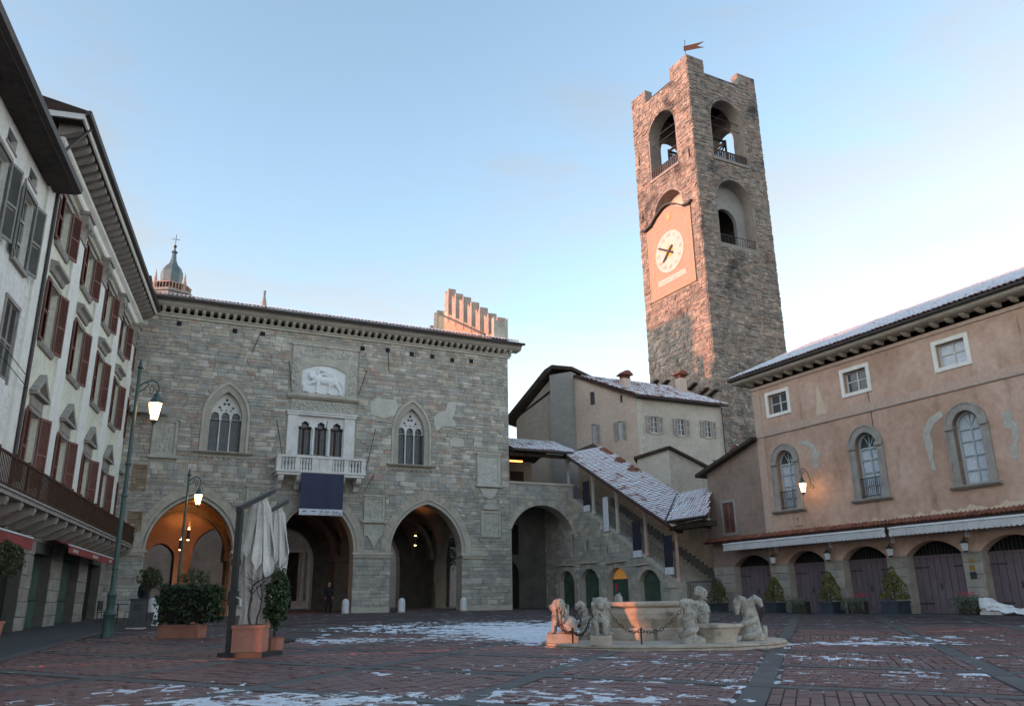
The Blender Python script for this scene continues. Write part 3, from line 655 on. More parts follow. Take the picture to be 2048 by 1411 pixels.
# cornice, corbels, gutter, roof
cz = 16.72
MB().box(-27, -.12, cz, .12, 0, cz + .16).box(-27, -.20, cz + .16, .20, 0, cz + .22).build('cornice_moulding', 'pal_trim', pal)
MB().prismx([(.2, cz + .5), (-.45, cz + .5), (-.62, cz + .62), (-.66, cz + .72), (-.84, cz + .82), (-.86, cz + .92), (.2, cz + .92)], -27, .75).build('cornice', 'pal_trim', pal)
mbk = MB().prismx([(0, cz + .22), (-.16, cz + .22), (-.40, cz + .40), (-.44, cz + .5), (0, cz + .5)], -.09, .09); cme = mbk.mesh('corbel', 'pal_trim')
x = -22.6
while x < .2: put('corbel', cme, pal, (x, 0, 0)); x += .42
MB().tube([(-27, -.92, cz + .84), (.85, -.92, cz + .84)], .09, 8).build('gutter', 'gutter', pal, True)
ez, ey, pit2 = cz + .93, -.95, R(20)
ry = 10.6; rzt = ez + (ry - ey) * math.tan(pit2)
rf = MB().prismx([(ey, ez), (ry, rzt), (22.1, ez), (22.1, ez - .1), (ry, rzt - .15), (ey, ez - .06)], -27, .45).build('roof', 'roof_deck', pal)
def tile_mesh(mb, M, L, w, t, n=4, h=.5, open_end=True):
    """half-round tile along local +y (up the slope), crest up"""
    a = [(w / 2 * math.cos(math.pi * k / n), w * h * math.sin(math.pi * k / n)) for k in range(n + 1)]
    A = [M @ Vector((x, 0, z)) for x, z in a]; B = [M @ Vector((x * .88, L, z * .9)) for x, z in a]
    mb.strip(A, B, t); A2 = [M @ Vector((x * .8, 0, z * .72)) for x, z in a]; mb.strip(A2, A, t * .5)
def tiles(parent, matname, org, rx, ru, nx, ny, w, L, nparts=0, seed=2, keep=None, key=None, lap=.84):
    """org corner, rx unit along eave, ru unit up the slope"""
    rd = random.Random(seed); rx = Vector(rx).normalized(); ru = Vector(ru).normalized(); nn = rx.cross(ru).normalized()
    if nn.z < 0: nn = -nn
    T = []
    for j in range(ny):
        for i in range(nx):
            p = Vector(org) + rx * (i + .5) * w + ru * j * L * lap
            if keep and not keep(i * w, j * L * lap): continue
            T.append((p, rd.random(), rd.uniform(-.02, .02), rd.uniform(0, .02)))
    pick = set(range(nparts)) if not key else set(sorted(range(len(T)), key=lambda i: key(T[i][0]))[:nparts])
    mb = MB(); U = []
    if nparts:
        for k in range(5): m1 = MB(); tile_mesh(m1, Matrix.Identity(4), L, w * .80, (k + .5) / 5); U.append(m1.mesh('roof_tile', matname))
    for i, (p, t, a, hh) in enumerate(T):
        up = (ru + nn * .06).normalized(); n2 = rx.cross(up).normalized()
        if n2.z < 0: n2 = -n2
        xx = up.cross(n2).normalized()
        M = Matrix(((xx.x, up.x, n2.x, p.x), (xx.y, up.y, n2.y, p.y), (xx.z, up.z, n2.z, p.z), (0, 0, 0, 1))) @ Matrix.Translation((a, 0, hh)) @ Matrix.Rotation(a * 2, 4, 'Z')
        if i in pick:
            o = bpy.data.objects.new('roof_tile', U[int(t * 4.99)]); COL.objects.link(o); o.parent = parent; o.matrix_local = M
        else: tile_mesh(mb, M, L, w * .80, t)
    if mb.f: mb.build('tile_field', matname, parent, kind='stuff')
tiles(rf, 'tile_pal', (-26, ey - .05, ez + .02), (1, 0, 0), (0, math.cos(pit2), math.sin(pit2)), 120, 5, .22, .45)
# stepped swallowtail gable parapet on the right-hand end
gp = [(0, 17.6), (.3, 18.2), (11.2, 23.9), (22, 18.2), (22, 17.6)]
MB().prismx([(-.0, 17.6), (0, 18.6), (1.9, 18.95), (10.6, 23.55), (11.8, 23.55), (21, 18.6), (21, 17.6)], -.55, -.02).build('gable_parapet', 'plaster_stair', pal)
mer = [(.25, 18.6, 1.0, 19.95), (1.75, 19.0, .75, 20.75), (3.25, 19.6, .78, 21.7), (4.8, 20.5, .78, 22.65), (6.35, 21.3, .8, 23.6), (7.95, 22.1, .8, 24.45), (9.5, 22.9, .85, 25.4), (12.0, 22.6, .8, 24.4), (13.6, 21.8, .8, 23.6), (15.2, 20.9, .8, 22.8)]
for y, z0, L, zt in mer:
    zt -= .25
    MB().prismx([(y, z0 - .6), (y, zt), (y + .12, zt + .02), (y + L / 2, zt - .32), (y + L - .12, zt + .02), (y + L, zt), (y + L, z0 - .3)], -.6, .03, .66).build('merlon', 'pal_stone', pal)
MB().box(-1.0, -.05, 17.6, .03, .35, 19.1).prism([(-1.0, 19.1), (-1.0, 19.55), (-.75, 19.3), (-.5, 19.2), (-.22, 19.3), (.03, 19.6), (.03, 19.1)], -.05, .35).build('corner_merlon', 'pal_trim', pal)
MB().prismx([(2.2, 18.95), (11.0, 23.35), (11.0, 23.5), (2.2, 19.1)], -.72, -.56).build('flashing', 'slab_pave', pal)
for xa, xb in ((-27.4, -27.05), (-.5, -.03)):                      # gable ends closing the attic
    MB().prismx([(0, 16.6), (0, ez + .2), (ry, rzt - .25), (22, ez + .1), (22, 16.6)], xa, xb).build('attic_end_wall', 'pal_trim', pal)
# back, sides, first floor inside
D2 = 12.0
o2 = [(-27, 0)]
for xl, xr, zs, za in [(-20.5, -18.85, 4.2, 5.15), (-17.7, -14.4, 4.2, 6.3), (-13.3, -9.6, 4.0, 6.4), (-7.6, -3.25, 4.0, 6.6)]: o2 += opening(xl, xr, 0, zs, za)
o2 += [(0, 0), (0, ZW), (-27, ZW)]
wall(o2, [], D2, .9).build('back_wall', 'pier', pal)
s2 = [(.9, 0)] + opening(1.4, 5.2, 0, 4.0, 6.6) + opening(7.0, 11.0, 0, 4.0, 6.6) + [(12, 0), (12, ZW), (.9, ZW)]
sm = wall(s2, [], 0, .8); sm.v = [(-y, x, z) for x, y, z in sm.v]; sm.build('side_wall', 'pal_mortar', pal)
MB().box(-27.8, .9, 0, -27, 12, ZW).build('side_wall', 'pal_mortar', pal)
MB().box(-27, .9, 7.75, 0, 12, 7.95).build('upper_floor', 'interior', pal)
MB().box(-27, 1.4, 7.95, 0, 1.5, ZW).build('inner_wall', 'dark', pal)
# groin vaults and piers
BX = [-22.05, -15.41, -8.85, -2.2]; BY = [.9, 6.5, 12.0]
def prof(u, w, zs, rise): return zs + rise * math.sqrt(max(0, 1 - (u / w) ** 2))
for i in range(3):
    for j in range(2):
        mv = MB(); n = 20; x0, x1, y0, y1 = BX[i], BX[i + 1], BY[j], BY[j + 1]; cx, cy = (x0 + x1) / 2, (y0 + y1) / 2
        G = [[(x0 + (x1 - x0) * a / n, y0 + (y1 - y0) * b / n) for b in range(n + 1)] for a in range(n + 1)]
        Zf = lambda x, y: max(prof(x - cx, (x1 - x0) / 2, 4.0, 3.35), prof(y - cy, (y1 - y0) / 2, 4.0, 3.3))
        V = [(x, y, Zf(x, y)) for r_ in G for x, y in r_]
        Fc = [(a * (n + 1) + b, a * (n + 1) + b + 1, (a + 1) * (n + 1) + b + 1, (a + 1) * (n + 1) + b) for a in range(n) for b in range(n)]
        mv.raw(V, Fc); mv.build('vault', 'vault', pal, True)
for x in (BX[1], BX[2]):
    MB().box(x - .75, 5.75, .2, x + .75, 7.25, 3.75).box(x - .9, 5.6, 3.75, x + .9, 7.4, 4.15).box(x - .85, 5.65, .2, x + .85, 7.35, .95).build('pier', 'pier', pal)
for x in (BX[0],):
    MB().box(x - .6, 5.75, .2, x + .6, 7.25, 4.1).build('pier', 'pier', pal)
for x in (BX[1], BX[2]):                                         # transverse arches over the inner piers
    MB().ring([(a, b) for a, b in arch(1.2, 5.8, 4.0, 6.9)], [(a, b) for a, b in arch(.95, 6.05, 4.0, 7.25)], x - .4, x + .4).xf(Matrix(((0, 1, 0, 0), (1, 0, 0, 0), (0, 0, 1, 0), (0, 0, 0, 1)))).build('vault_rib', 'pier', pal)
    MB().ring([(a, b) for a, b in arch(7.2, 11.8, 4.0, 6.9)], [(a, b) for a, b in arch(6.95, 12.0, 4.0, 7.25)], x - .4, x + .4).xf(Matrix(((0, 1, 0, 0), (1, 0, 0, 0), (0, 0, 1, 0), (0, 0, 0, 1)))).build('vault_rib', 'pier', pal)
for i in range(3):
    MB().ring(arch(BX[i] + .8, BX[i + 1] - .8, 4.0, 6.7), arch(BX[i] + .55, BX[i + 1] - .55, 4.0, 7.1), 6.2, 6.8).build('vault_rib', 'pier', pal)
cw = wall([(-22.05, 0)] + opening(-20.65, -19.05, 0, 3.9, 4.8) + opening(-18.1, -15.7, 0, 4.2, 5.75) + [(-15.5, 0), (-15.5, 7.4), (-22.05, 7.4)], [], 6.5, .5); cw.build('cross_wall', 'vault', pal)
# gothic windows
def gothic(xl, xr, z0, zs, za):
    cx = (xl + xr) / 2; wo = MB()
    for a, b, yf in ((0, .10, .25), (.10, .20, .12), (.20, .30, .02), (.30, .44, -.07)):
        f = lambda o: [(xl - o, z0)] + arch(xl - o, xr + o, zs, za + o * 1.35, 10) + [(xr + o, z0)]
        wo.ring(f(a), f(b), yf, .5)
    win = wo.build('gothic_window', 'pal_trim', pal)
    MB().prism([(x, z) for x, z in opening(xl, xr, z0, zs, za)], .52, .55).build('pane', 'lead_glass', win)
    lt = MB(); k = xl + .12
    while k < xr: lt.box(k - .007, .5, z0, k + .007, .52, zs + .2); k += .12
    k = z0 + .12
    while k < zs + .2: lt.box(xl, .5, k - .006, xr, .519, k + .006); k += .13
    lt.build('leading', 'lead', win)
    w3 = (xr - xl) / 3
    for q in (1, 2):
        x = xl + w3 * q; MB().lathe([(.07, z0), (.07, z0 + .12), (.045, z0 + .16), (.045, zs - .14), (.075, zs - .08), (.085, zs)], (x, .40, 0), 8).build('mullion', 'marble', win, True)
    # tracery plate: lancet heads and foils cut through
    hs = []
    for q in range(3):
        c = xl + w3 * (q + .5); hs.append(opening(c - w3 * .38, c + w3 * .38, zs - .04, zs + .12, zs + .36, 5))
    circ = lambda x, z, r: [(x + r * math.cos(6.283 * i / 8), z + r * math.sin(6.283 * i / 8)) for i in range(8)]
    hh = za - zs
    for (x, z, r) in ((cx - .36, zs + hh * .42, .075), (cx - .26, zs + hh * .32, .05), (cx + .36, zs + hh * .42, .075), (cx + .26, zs + hh * .32, .05), (cx, zs + hh * .32, .05), (cx, zs + hh * .72, .085), (cx - .11, zs + hh * .56, .08), (cx + .11, zs + hh * .56, .08)):
        hs.append(circ(x, z, r))
    full = opening(xl + .0, xr - .0, zs - .06, zs, za, 8)
    wall(full, [h for h in hs if 1], .36, .1).build('tracery', 'marble', win)
    MB().prismx([(0, z0 - .14), (-.22, z0 - .1), (-.30, z0 - .02), (-.30, z0), (.5, z0)], xl - .72, xr + .72).build('sill', 'pal_trim', win)
    return win
for a, b, z0, zs, za, c in WN: gothic(a, b, z0, zs, za)
for a, b, z0, zs, za, c in WN:                                     # carved frieze under the sills
    fr = MB(); k = a - .5
    while k < b + .5:
        fr.ring(arch(k, k + .28, z0 - .42, z0 - .28, 4), arch(k - .05, k + .33, z0 - .42, z0 - .22, 4), -.09, 0); k += .30
    fr.build('carved_frieze', 'pal_carved', pal)
# lion relief and its carved frame
rel = MB().box(-14.1, -.10, 12.95, -13.62, 0, 15.95).box(-10.75, -.10, 12.95, -10.22, 0, 15.95).box(-13.62, -.09, 15.2, -10.75, 0, 15.95).box(-14.2, -.16, 15.95, -10.12, 0, 16.1).build('relief_frame', 'pal_carved', pal)
rnd = random.Random(5)
cv = MB()
for k in range(170):
    if k % 3 == 0: x, z = rnd.uniform(-14.05, -13.72), rnd.uniform(13.1, 15.2)
    elif k % 3 == 1: x, z = rnd.uniform(-10.66, -10.28), rnd.uniform(13.1, 15.2)
    else: x, z = rnd.uniform(-13.9, -10.4), rnd.uniform(15.32, 15.9)
    r = rnd.uniform(.04, .09); cv.ell((x, -.10, z), (r, .05, r * rnd.uniform(.6, 1.4)), None, 6, 4)
for k in range(120):
    x, z = rnd.uniform(-13.95, -10.35), rnd.uniform(12.12, 12.58); r = rnd.uniform(.04, .1); cv.ell((x, -.09, z), (r, .05, r), None, 6, 4)
cv.build('carving', 'pal_carved', rel)
MB().box(-14.02, -.08, 12.02, -10.28, 0, 12.66).build('carved_band', 'pal_carved', pal)
MB().prismx([(0, 12.66), (-.18, 12.72), (-.30, 12.84), (-.30, 12.92), (0, 12.95)], -14.25, -10.05).build('ledge', 'pal_trim', pal)
fr = wall(rect(-13.62, -10.75, 12.95, 15.2), [[(-13.5, 13.08)] + arch(-13.5, -10.86, 14.45, 14.86, 8) + [(-10.86, 13.08)]], -.13, .13); fr.build('panel_frame', 'pal_trim', pal)
MB().prism([(-13.5, 13.08)] + arch(-13.5, -10.86, 14.45, 14.86, 8) + [(-10.86, 13.08)], -.035, 0).build('panel', 'lion_marble', pal)
L0 = lambda x, z, y=-.0: (-13.5 + x * 2.64, y - .06, 13.08 + z * 1.78)
lion = [('e', L0(.53, .47), (.55, .15, .24)), ('e', L0(.36, .50), (.32, .17, .30)), ('e', L0(.72, .46), (.27, .15, .26)), ('e', L0(.22, .60, -.06), (.23, .15, .27)), ('e', L0(.21, .57, -.15), (.13, .09, .15)), ('e', L0(.20, .52, -.2), (.08, .06, .07)),
        ('t', [L0(.37, .38), L0(.355, .2), L0(.36, .05)], [.14, .10, .08]), ('e', L0(.34, .05, -.05), (.13, .09, .06)), ('t', [L0(.28, .40, -.03), L0(.19, .34, -.05), L0(.14, .28, -.05)], [.12, .085, .08]),
        ('t', [L0(.66, .36), L0(.62, .22), L0(.63, .05)], [.15, .09, .075]), ('e', L0(.61, .05, -.04), (.12, .08, .05)), ('t', [L0(.77, .40), L0(.82, .26), L0(.88, .14), L0(.89, .05)], [.17, .10, .08, .07]), ('e', L0(.86, .04, -.04), (.12, .08, .05)),
        ('t', [L0(.80, .55), L0(.9, .40), L0(.94, .24), L0(.97, .08)], [.05, .045, .045, .06]),
        ('t', [L0(.34, .66), L0(.38, .82), L0(.5, .80), L0(.64, .70), L0(.76, .60)], [.10, .13, .12, .09, .03]), ('t', [L0(.36, .62), L0(.5, .70), L0(.62, .62), L0(.72, .56)], [.08, .1, .08, .03])]
lo = blob('lion_relief', lion, .016, 'lion_marble', pal, 2)
MB().box(*L0(.03, .03, -.14), *L0(.17, .27, .06)).box(*L0(.05, .06, -.17), *L0(.15, .24, -.14)).build('relief_book', 'lion_marble', pal)
# marble triple window and balcony
mw = MB().box(-14.15, -.14, 9.3, -13.55, .2, 11.72).box(-10.85, -.14, 9.3, -10.22, .2, 11.72).box(-14.22, -.22, 11.72, -10.15, .2, 11.86).box(-14.28, -.28, 11.86, -10.08, .2, 11.95).build('marble_window', 'marble', pal)
hs = []
for c in (-13.12, -12.2, -11.27):
    A = arch(c - .36, c + .36, 10.95, 11.15, 3); hs.append([(c - .36, 9.43), (c - .36, 10.9), (c - .40, 11.0), (c - .33, 11.1), (c - .21, 11.1), (c - .22, 11.28), (c, 11.42), (c + .22, 11.28), (c + .21, 11.1), (c + .33, 11.1), (c + .40, 11.0), (c + .36, 10.9), (c + .36, 9.43)])
wall(rect(-13.58, -10.82, 9.40, 11.70), hs, -.02, .16).build('lancet_screen', 'marble', mw)
MB().box(-13.58, .3, 9.4, -10.82, .33, 11.7).build('pane', 'lead_glass', mw)
lt = MB()
for c in (-13.12, -12.2, -11.27):
    lt.box(c - .04, .20, 9.4, c + .04, .26, 11.05); lt.box(c - .38, .2, 11.0, c + .38, .26, 11.06)
lt.build('window_frame', 'rust', mw)
lt = MB(); k = 9.5
while k < 11: lt.box(-13.58, .28, k, -10.82, .295, k + .012); k += .13
k = -13.55
while k < -10.8: lt.box(k, .27, 9.4, k + .012, .29, 11.05); k += .115
lt.build('leading', 'lead', mw)
for c in (-12.66, -11.74): MB().lathe([(.085, 9.43), (.085, 9.55), (.055, 9.6), (.055, 10.8), (.09, 10.88), (.10, 10.98)], (c, -.06, 0), 8).build('colonnette', 'marble', mw, True)
bal = MB().box(-14.7, -1.05, 8.1, -9.78, 0, 8.26).box(-14.78, -1.12, 8.26, -9.70, 0, 8.36).build('balcony', 'marble', pal)
MB().box(-14.76, -1.1, 9.08, -9.72, -.84, 9.2).box(-14.76, -.84, 9.08, -14.5, 0, 9.2).box(-9.98, -.84, 9.08, -9.72, 0, 9.2).build('rail', 'marble', bal)
for x in (-14.63, -13.62, -12.7, -12.24, -11.78, -10.85, -9.85):
    wd = .13 if x not in (-12.7, -11.78) else .12
    MB().box(x - wd, -1.06, 8.36, x + wd, -.84, 9.08).build('pedestal', 'marble', bal)
MB().box(-12.58, -1.03, 8.36, -12.36, -.9, 9.08).box(-12.12, -1.03, 8.36, -11.9, -.9, 9.08).build('panel', 'marble', bal)
bme = MB().lathe([(.07, 0), (.07, .06), (.045, .1), (.075, .26), (.035, .42), (.06, .56), (.07, .62), (.07, .72)], (0, 0, 0), 8).mesh('baluster', 'marble'); weld(bme)
for x0, x1, n in ((-14.5, -13.75, 4), (-13.49, -12.82, 4), (-11.66, -10.98, 4), (-10.72, -9.98, 4)):
    for k in range(n): put('baluster', bme, bal, (x0 + (x1 - x0) * (k + .5) / n, -.95, 8.36))
for x in (-14.63, -9.85):
    for k in range(3): put('baluster', bme, bal, (x, -.65 + k * .25, 8.36))
for x in (-14.45, -13.45, -11.0, -10.05):
    MB().prismx([(0, 7.35), (-.25, 7.4), (-.45, 7.65), (-.85, 7.8), (-.95, 7.95), (-.95, 8.1), (0, 8.1)], x - .14, x + .14).build('bracket', 'marble', bal)
# plaques and coats of arms
def plaque(x0, x1, z0, z1, m, ledge=True, pedestal=False, seed=1):
    p = wall(rect(x0, x1, z0, z1), [rect(x0 + .12, x1 - .12, z0 + .12, z1 - .12)], -.10, .12).build('plaque', m, pal)
    MB().box(x0 + .12, -.03, z0 + .12, x1 - .12, 0, z1 - .12).build('plaque_field', m, p)
    if ledge:
        MB().box(x0 - .12, -.2, z0 - .12, x1 + .12, 0, z0).build('plaque_sill', m, p); MB().box(x0 - .08, -.16, z1, x1 + .08, 0, z1 + .08).build('plaque_head', m, p)
    r = random.Random(seed); c = MB()
    for k in range(26): c.ell((r.uniform(x0 + .25, x1 - .25), -.03, r.uniform(z0 + .25, z1 - .25)), (r.uniform(.04, .12), .03, r.uniform(.05, .16)), None, 6, 4)
    c.build('worn_relief', m, p); return p
plaque(-21.2, -19.95, 8.9, 10.85, 'pal_carved', seed=2)
plaque(-9.45, -8.22, 5.8, 7.2, 'pal_carved', seed=3)
MB().box(-9.4, -.07, 4.95, -8.3, 0, 5.6).prism([(-9.2, 4.95), (-8.4, 4.95), (-8.8, 4.25)], -.12, 0).build('plaque_base', 'pal_carved', pal)
pq = plaque(-2.25, -.68, 8.22, 10.15, 'plaster_patch', seed=4)
MB().prism([(-2.1, 8.0), (-.8, 8.0), (-1.1, 7.5), (-1.45, 7.35), (-1.8, 7.5)], -.08, 0).build('plaque_base', 'plaster_patch', pal)
plaque(-2.0, -.68, 5.0, 6.6, 'pal_carved', False, seed=5)
MB().prism([(-1.9, 6.7)] + arch(-1.9, -.8, 6.7, 7.1, 5) + [(-.8, 6.7)], -.12, 0).build('plaque_head', 'pal_carved', pal)
plaque(-16.1, -14.9, 6.5, 7.45, 'pal_carved', seed=6)
# iron rods on the wall
for (x1, z1, x2, z2) in [(-16.09, 16.3, -16.42, 15.15), (-8.32, 16.2, -8.21, 14.86), (-14.32, 14.91, -14.03, 13.02), (-9.61, 14.87, -10.07, 13.25), (-14.77, 11.32, -14.36, 8.6), (-8.94, 11.24, -9.61, 8.57), (-8.96, 8.46, -9.65, 7.39), (-12.05, 11.3, -12.25, 8.5)]:
    yb = -.12 if z2 > 12 else -1.0 if x1 < -14.5 or x1 == -12.05 else -.7
    MB().tube([(x1, -.12 if x1 != -12.05 else -.9, z1), (x2, yb, z2)], .022, 6).build('iron_rod', 'iron', pal, True)
# shutters at the far left of the facade
for (x0, x1, z0, z1) in ((-21.95, -21.22, 6.97, 8.38), (-21.9, -21.2, 4.9, 5.95)):
    s = MB().box(x0, -.06, z0, x0 + .06, -.02, z1).box(x1 - .06, -.06, z0, x1, -.02, z1); k = z0
    while k < z1: s.face([(x0, -.03, k), (x1, -.03, k), (x1, -.075, k + .05), (x0, -.075, k + .05)]); k += .075
    s.box(x0, -.02, z0, x1, 0, z1); s.build('shutter', 'shutter_ochre', pal)
MB().prismx([(0, 11.6), (-.9, 11.15), (-.9, 11.0), (0, 11.4)], -22.4, -20.5).build('small_canopy', 'plaster_grey', pal)
# hanging blue banner with white foot strip
ban = thing('banner', 'dark blue banner with white foot strip hung below the marble balcony', 'banner', (-.304, 52.0, 0), PA)
def cloth(x0, x1, z0, z1, y, amp=.02, n=14):
    m = MB(); P = [(x0 + (x1 - x0) * k / n, y + amp * math.sin(k * 1.1)) for k in range(n + 1)]
    A = [(a, b, z0) for a, b in P]; B = [(a, b, z1) for a, b in P]; m.strip(A, B); A2 = [(a, b + .012, z0) for a, b in P]; B2 = [(a, b + .012, z1) for a, b in P]; m.strip(B2, A2); m.strip(B, B2); m.strip(A2, A); return m
cloth(-13.4, -10.98, 6.25, 8.22, -1.14).build('cloth', 'banner_navy', ban, True); cloth(-13.4, -10.98, 5.91, 6.25, -1.14).build('foot_strip', 'banner_white', ban, True)
ik = MB()
for x, z, a, h in ((-13.2, 6.12, .2, .06), (-12.75, 6.12, .28, .05), (-12.2, 6.11, .08, .12), (-12.0, 6.11, .3, .04), (-11.55, 6.11, .06, .12), (-11.45, 6.10, .25, .05), (-12.3, 5.98, .1, .04), (-11.95, 5.98, .15, .03), (-11.6, 5.98, .35, .03), (-11.15, 6.02, .08, .08), (-11.2, 5.95, .1, .03)):
    ik.box(x, -1.172, z - h / 2, x + a, -1.166, z + h / 2)
ik.build('print', 'print_ink', ban)
# pendant lamps under the vaults
for k, (x, y, z, e) in enumerate(((-18.6, 3.7, 5.1, 260), (-18.85, 5.4, 4.65, 14), (-13.2, 3.2, 4.6, 28), (-5.0, 3.6, 5.0, 8))):
    wx = -.304 + x * math.cos(PA) - y * math.sin(PA); wy = 52 + x * math.sin(PA) + y * math.cos(PA)
    lab = ('lit cylindrical pendant lamp under the left arch in front', 'small lit pendant lamp deeper under the left arch', 'lit pendant lamp at the left side of the middle arch', 'lit pendant lamp under the right-hand arch')[k]
    pl = thing('pendant_lamp', lab, 'lamp', (wx, wy, z), 0, 'pendant lamps under the vaults')
    MB().lathe([(.085, -.28), (.085, .28)], (0, 0, 0), 12).build('shade', 'iron', pl, True)
    MB().tube([(0, 0, .2), (0, 0, 7.2 - z)], .008, 5).build('cable', 'iron', pl)
    MB().lathe([(.0, -.33), (.06, -.31), (.07, -.282)], (0, 0, 0), 10).build('bulb', 'lamp_glass', pl, True)
    MB().lathe([(.07, .282), (.06, .31), (.0, .33)], (0, 0, 0), 10).build('bulb', 'lamp_glass', pl, True)
    for dz, en, an in ((.36, e * 2.2, math.pi), (-.36, e * .35, 0)):       # the tube throws light up on the vault and a little down
        ld = bpy.data.lights.new('lamp_light', 'SPOT'); ld.energy = en; ld.color = (1, .42, .14); ld.shadow_soft_size = .05; ld.spot_size = R(128); ld.spot_blend = .7
        lo_ = bpy.data.objects.new('lamp_light', ld); COL.objects.link(lo_); lo_.parent = pl; lo_.location = (0, 0, dz); lo_.rotation_euler = (an, 0, 0)
# ------------------------------------------------------------------ left-hand houses (front plane y=0, inwards +y, x runs away from the camera)
LA = math.atan2(.959, -.284); LO = (-17.883, 33.0, 0)
lh = thing('town_house', 'long pale yellow town house with white pilasters, red shutters and iron balcony', 'house', LO, LA)
X1, X2, ZT = -9.6, 12.8, 16.3
WC = [-7.2, -2.98, 1.38, 5.62, 9.85]; PC = [-9.2, -5.05, -.6, 3.7, 8.2, 12.35]
rows = [(5.0, 7.28), (9.6, 11.72), (13.22, 14.9)]
shop = [rect(-8.0, -5.6, .4, 3.1), rect(-4.4, -1.8, .4, 3.02), rect(-.1, 3.1, .4, 3.05), rect(4.9, 8.0, .4, 3.1), opening(9.1, 10.9, .4, 2.9, 3.55)]
shop[0] = opening(-8.1, -5.6, .4, 2.6, 3.45)
holes = [rect(c - .62, c + .62, a, b) for c in WC for a, b in rows]
lw = wall([(X1, 3.9), (X2, 3.9), (X2, ZT), (X1, ZT)], holes, 0, .35).build('wall', 'plaster_pale', lh)
gf = wall([(X1, 0), (X2, 0), (X2, 3.9), (X1, 3.9)], shop, .03, .5).build('ground_floor_wall', 'base_joint', lh)
stones(gf, 'base_stone', X1, X2, .25, 3.88, shop, (.42, .50), (.55, 1.3), face=((0, .03), 0), seed=4, nparts=220, proud=(.03, .045), gap=.02, single='ashlar_block', field='ashlar_field')
MB().box(X1, .4, 0, X2, 14, ZT).build('body', 'dark', lh)
MB().box(X1, .36, 3.9, X1 + .3, 14, ZT).box(X2 - .3, .36, 0, X2 - .0, 14, ZT).build('end_wall', 'plaster_pale', lh)
for c in PC:
    p = MB().box(c - .62, -.10, 4.6, c + .62, 0, 14.55).build('pilaster', 'trim_white', lh)
    MB().box(c - .68, -.16, 14.5, c + .68, 0, 14.62).prismx([(0, 14.62), (-.14, 14.62), (-.20, 14.9), (-.34, 15.15), (-.34, 15.42), (0, 15.42)], c - .45, c + .45).box(c - .5, -.4, 15.42, c + .5, 0, 15.55).build('capital', 'trim_grey', lh)
    for s_ in (-.28, .28): MB().tube([(c + s_ + .1 * math.cos(a * .9), -.36, 14.98 + .13 * math.sin(a * .9)) for a in range(7)], .035, 6).build('volute', 'trim_grey', lh)
MB().prismx([(0, 15.55), (-.16, 15.55), (-.2, 15.62), (-.2, 15.75), (-.05, 15.8), (-.05, 16.1), (-.2, 16.2), (-.24, 16.3), (0, 16.3)], X1, X2 + .1).build('entablature', 'trim_white', lh)
MB().prismx([(0, 15.18), (-.08, 15.18), (-.1, 15.26), (0, 15.26)], X1, X2).build('string_course', 'trim_grey', lh)
MB().box(X1 - .55, -.82, 16.78, X2 + .6, 3, 16.9).build('soffit', 'wood_soffit', lh)
MB().prismx([(-.80, 16.72), (-.86, 16.74), (-.9, 16.95), (-.80, 16.95)], X1 - .58, X2 + .62).build('fascia', 'trim_white', lh)
MB().prismx([(-.90, 16.86), (-1.04, 16.9), (-1.08, 17.02), (-1.02, 17.06), (-.88, 17.02)], X1 - .62, X2 + .66).build('gutter', 'gutter', lh)
MB().prismx([(-1.0, 17.04), (7, 19.0), (15, 17.0), (15, 16.9), (-.9, 16.93)], X1 - .6, X2 + .6).build('roof', 'roof_deck', lh)
MB().box(X1 - .58, -.8, 16.72, X1 - .5, 4, 16.95).build('fascia', 'trim_white', lh)
mm = MB().prismx([(0, 16.32), (-.14, 16.34), (-.62, 16.55), (-.72, 16.62), (-.72, 16.78), (0, 16.78)], -.15, .15).mesh('modillion', 'trim_grey')
k = X1 + .1
while k < X2 + .3: put('modillion', mm, lh, (k, 0, 0)); k += .62
def slat_shutter(name, w, h, m, th=.05):
    s = MB().box(0, -th, 0, .07, 0, h).box(w - .07, -th, 0, w, 0, h).box(.07, -th, 0, w - .07, 0, .09).box(.07, -th, h - .09, w - .07, 0, h).box(.07, -th, h * .45, w - .07, 0, h * .45 + .08)
    k = .09
    while k < h - .11:
        if not h * .45 - .05 < k < h * .45 + .08: s.raw([(.07, -th * .9, k), (w - .07, -th * .9, k), (w - .07, -.004, k + .055), (.07, -.004, k + .055)], [(0, 1, 2, 3)])
        k += .062
    s.face([(.07, -.002, .05), (w - .07, -.002, .05), (w - .07, -.002, h - .05), (.07, -.002, h - .05)])
    return s.mesh(name, m)
def casement(par, c, z0, z1, w, y=.2, fm='win_frame', pm='pane', bars=2):
    f = MB(); 
    for a, b in ((c - w, c - w + .07), (c - .04, c + .04), (c + w - .07, c + w)): f.box(a, y - .04, z0, b, y, z1)
    for z in [z0, z1 - .07] + [z0 + (z1 - z0) * q / (bars + 1) for q in range(1, bars + 1)]: f.box(c - w + .07, y - .038, z, c + w - .07, y - .002, z + .05 if z != z0 else z + .07)
    o = f.build('window', fm, par); MB().box(c - w, y, z0, c + w, y + .02, z1).build('pane', pm, o); return o
SHM = {}
for ri, (a, b) in enumerate(rows):
    SHM[ri] = slat_shutter('shutter', .6, b - a + .04, 'shutter_red')
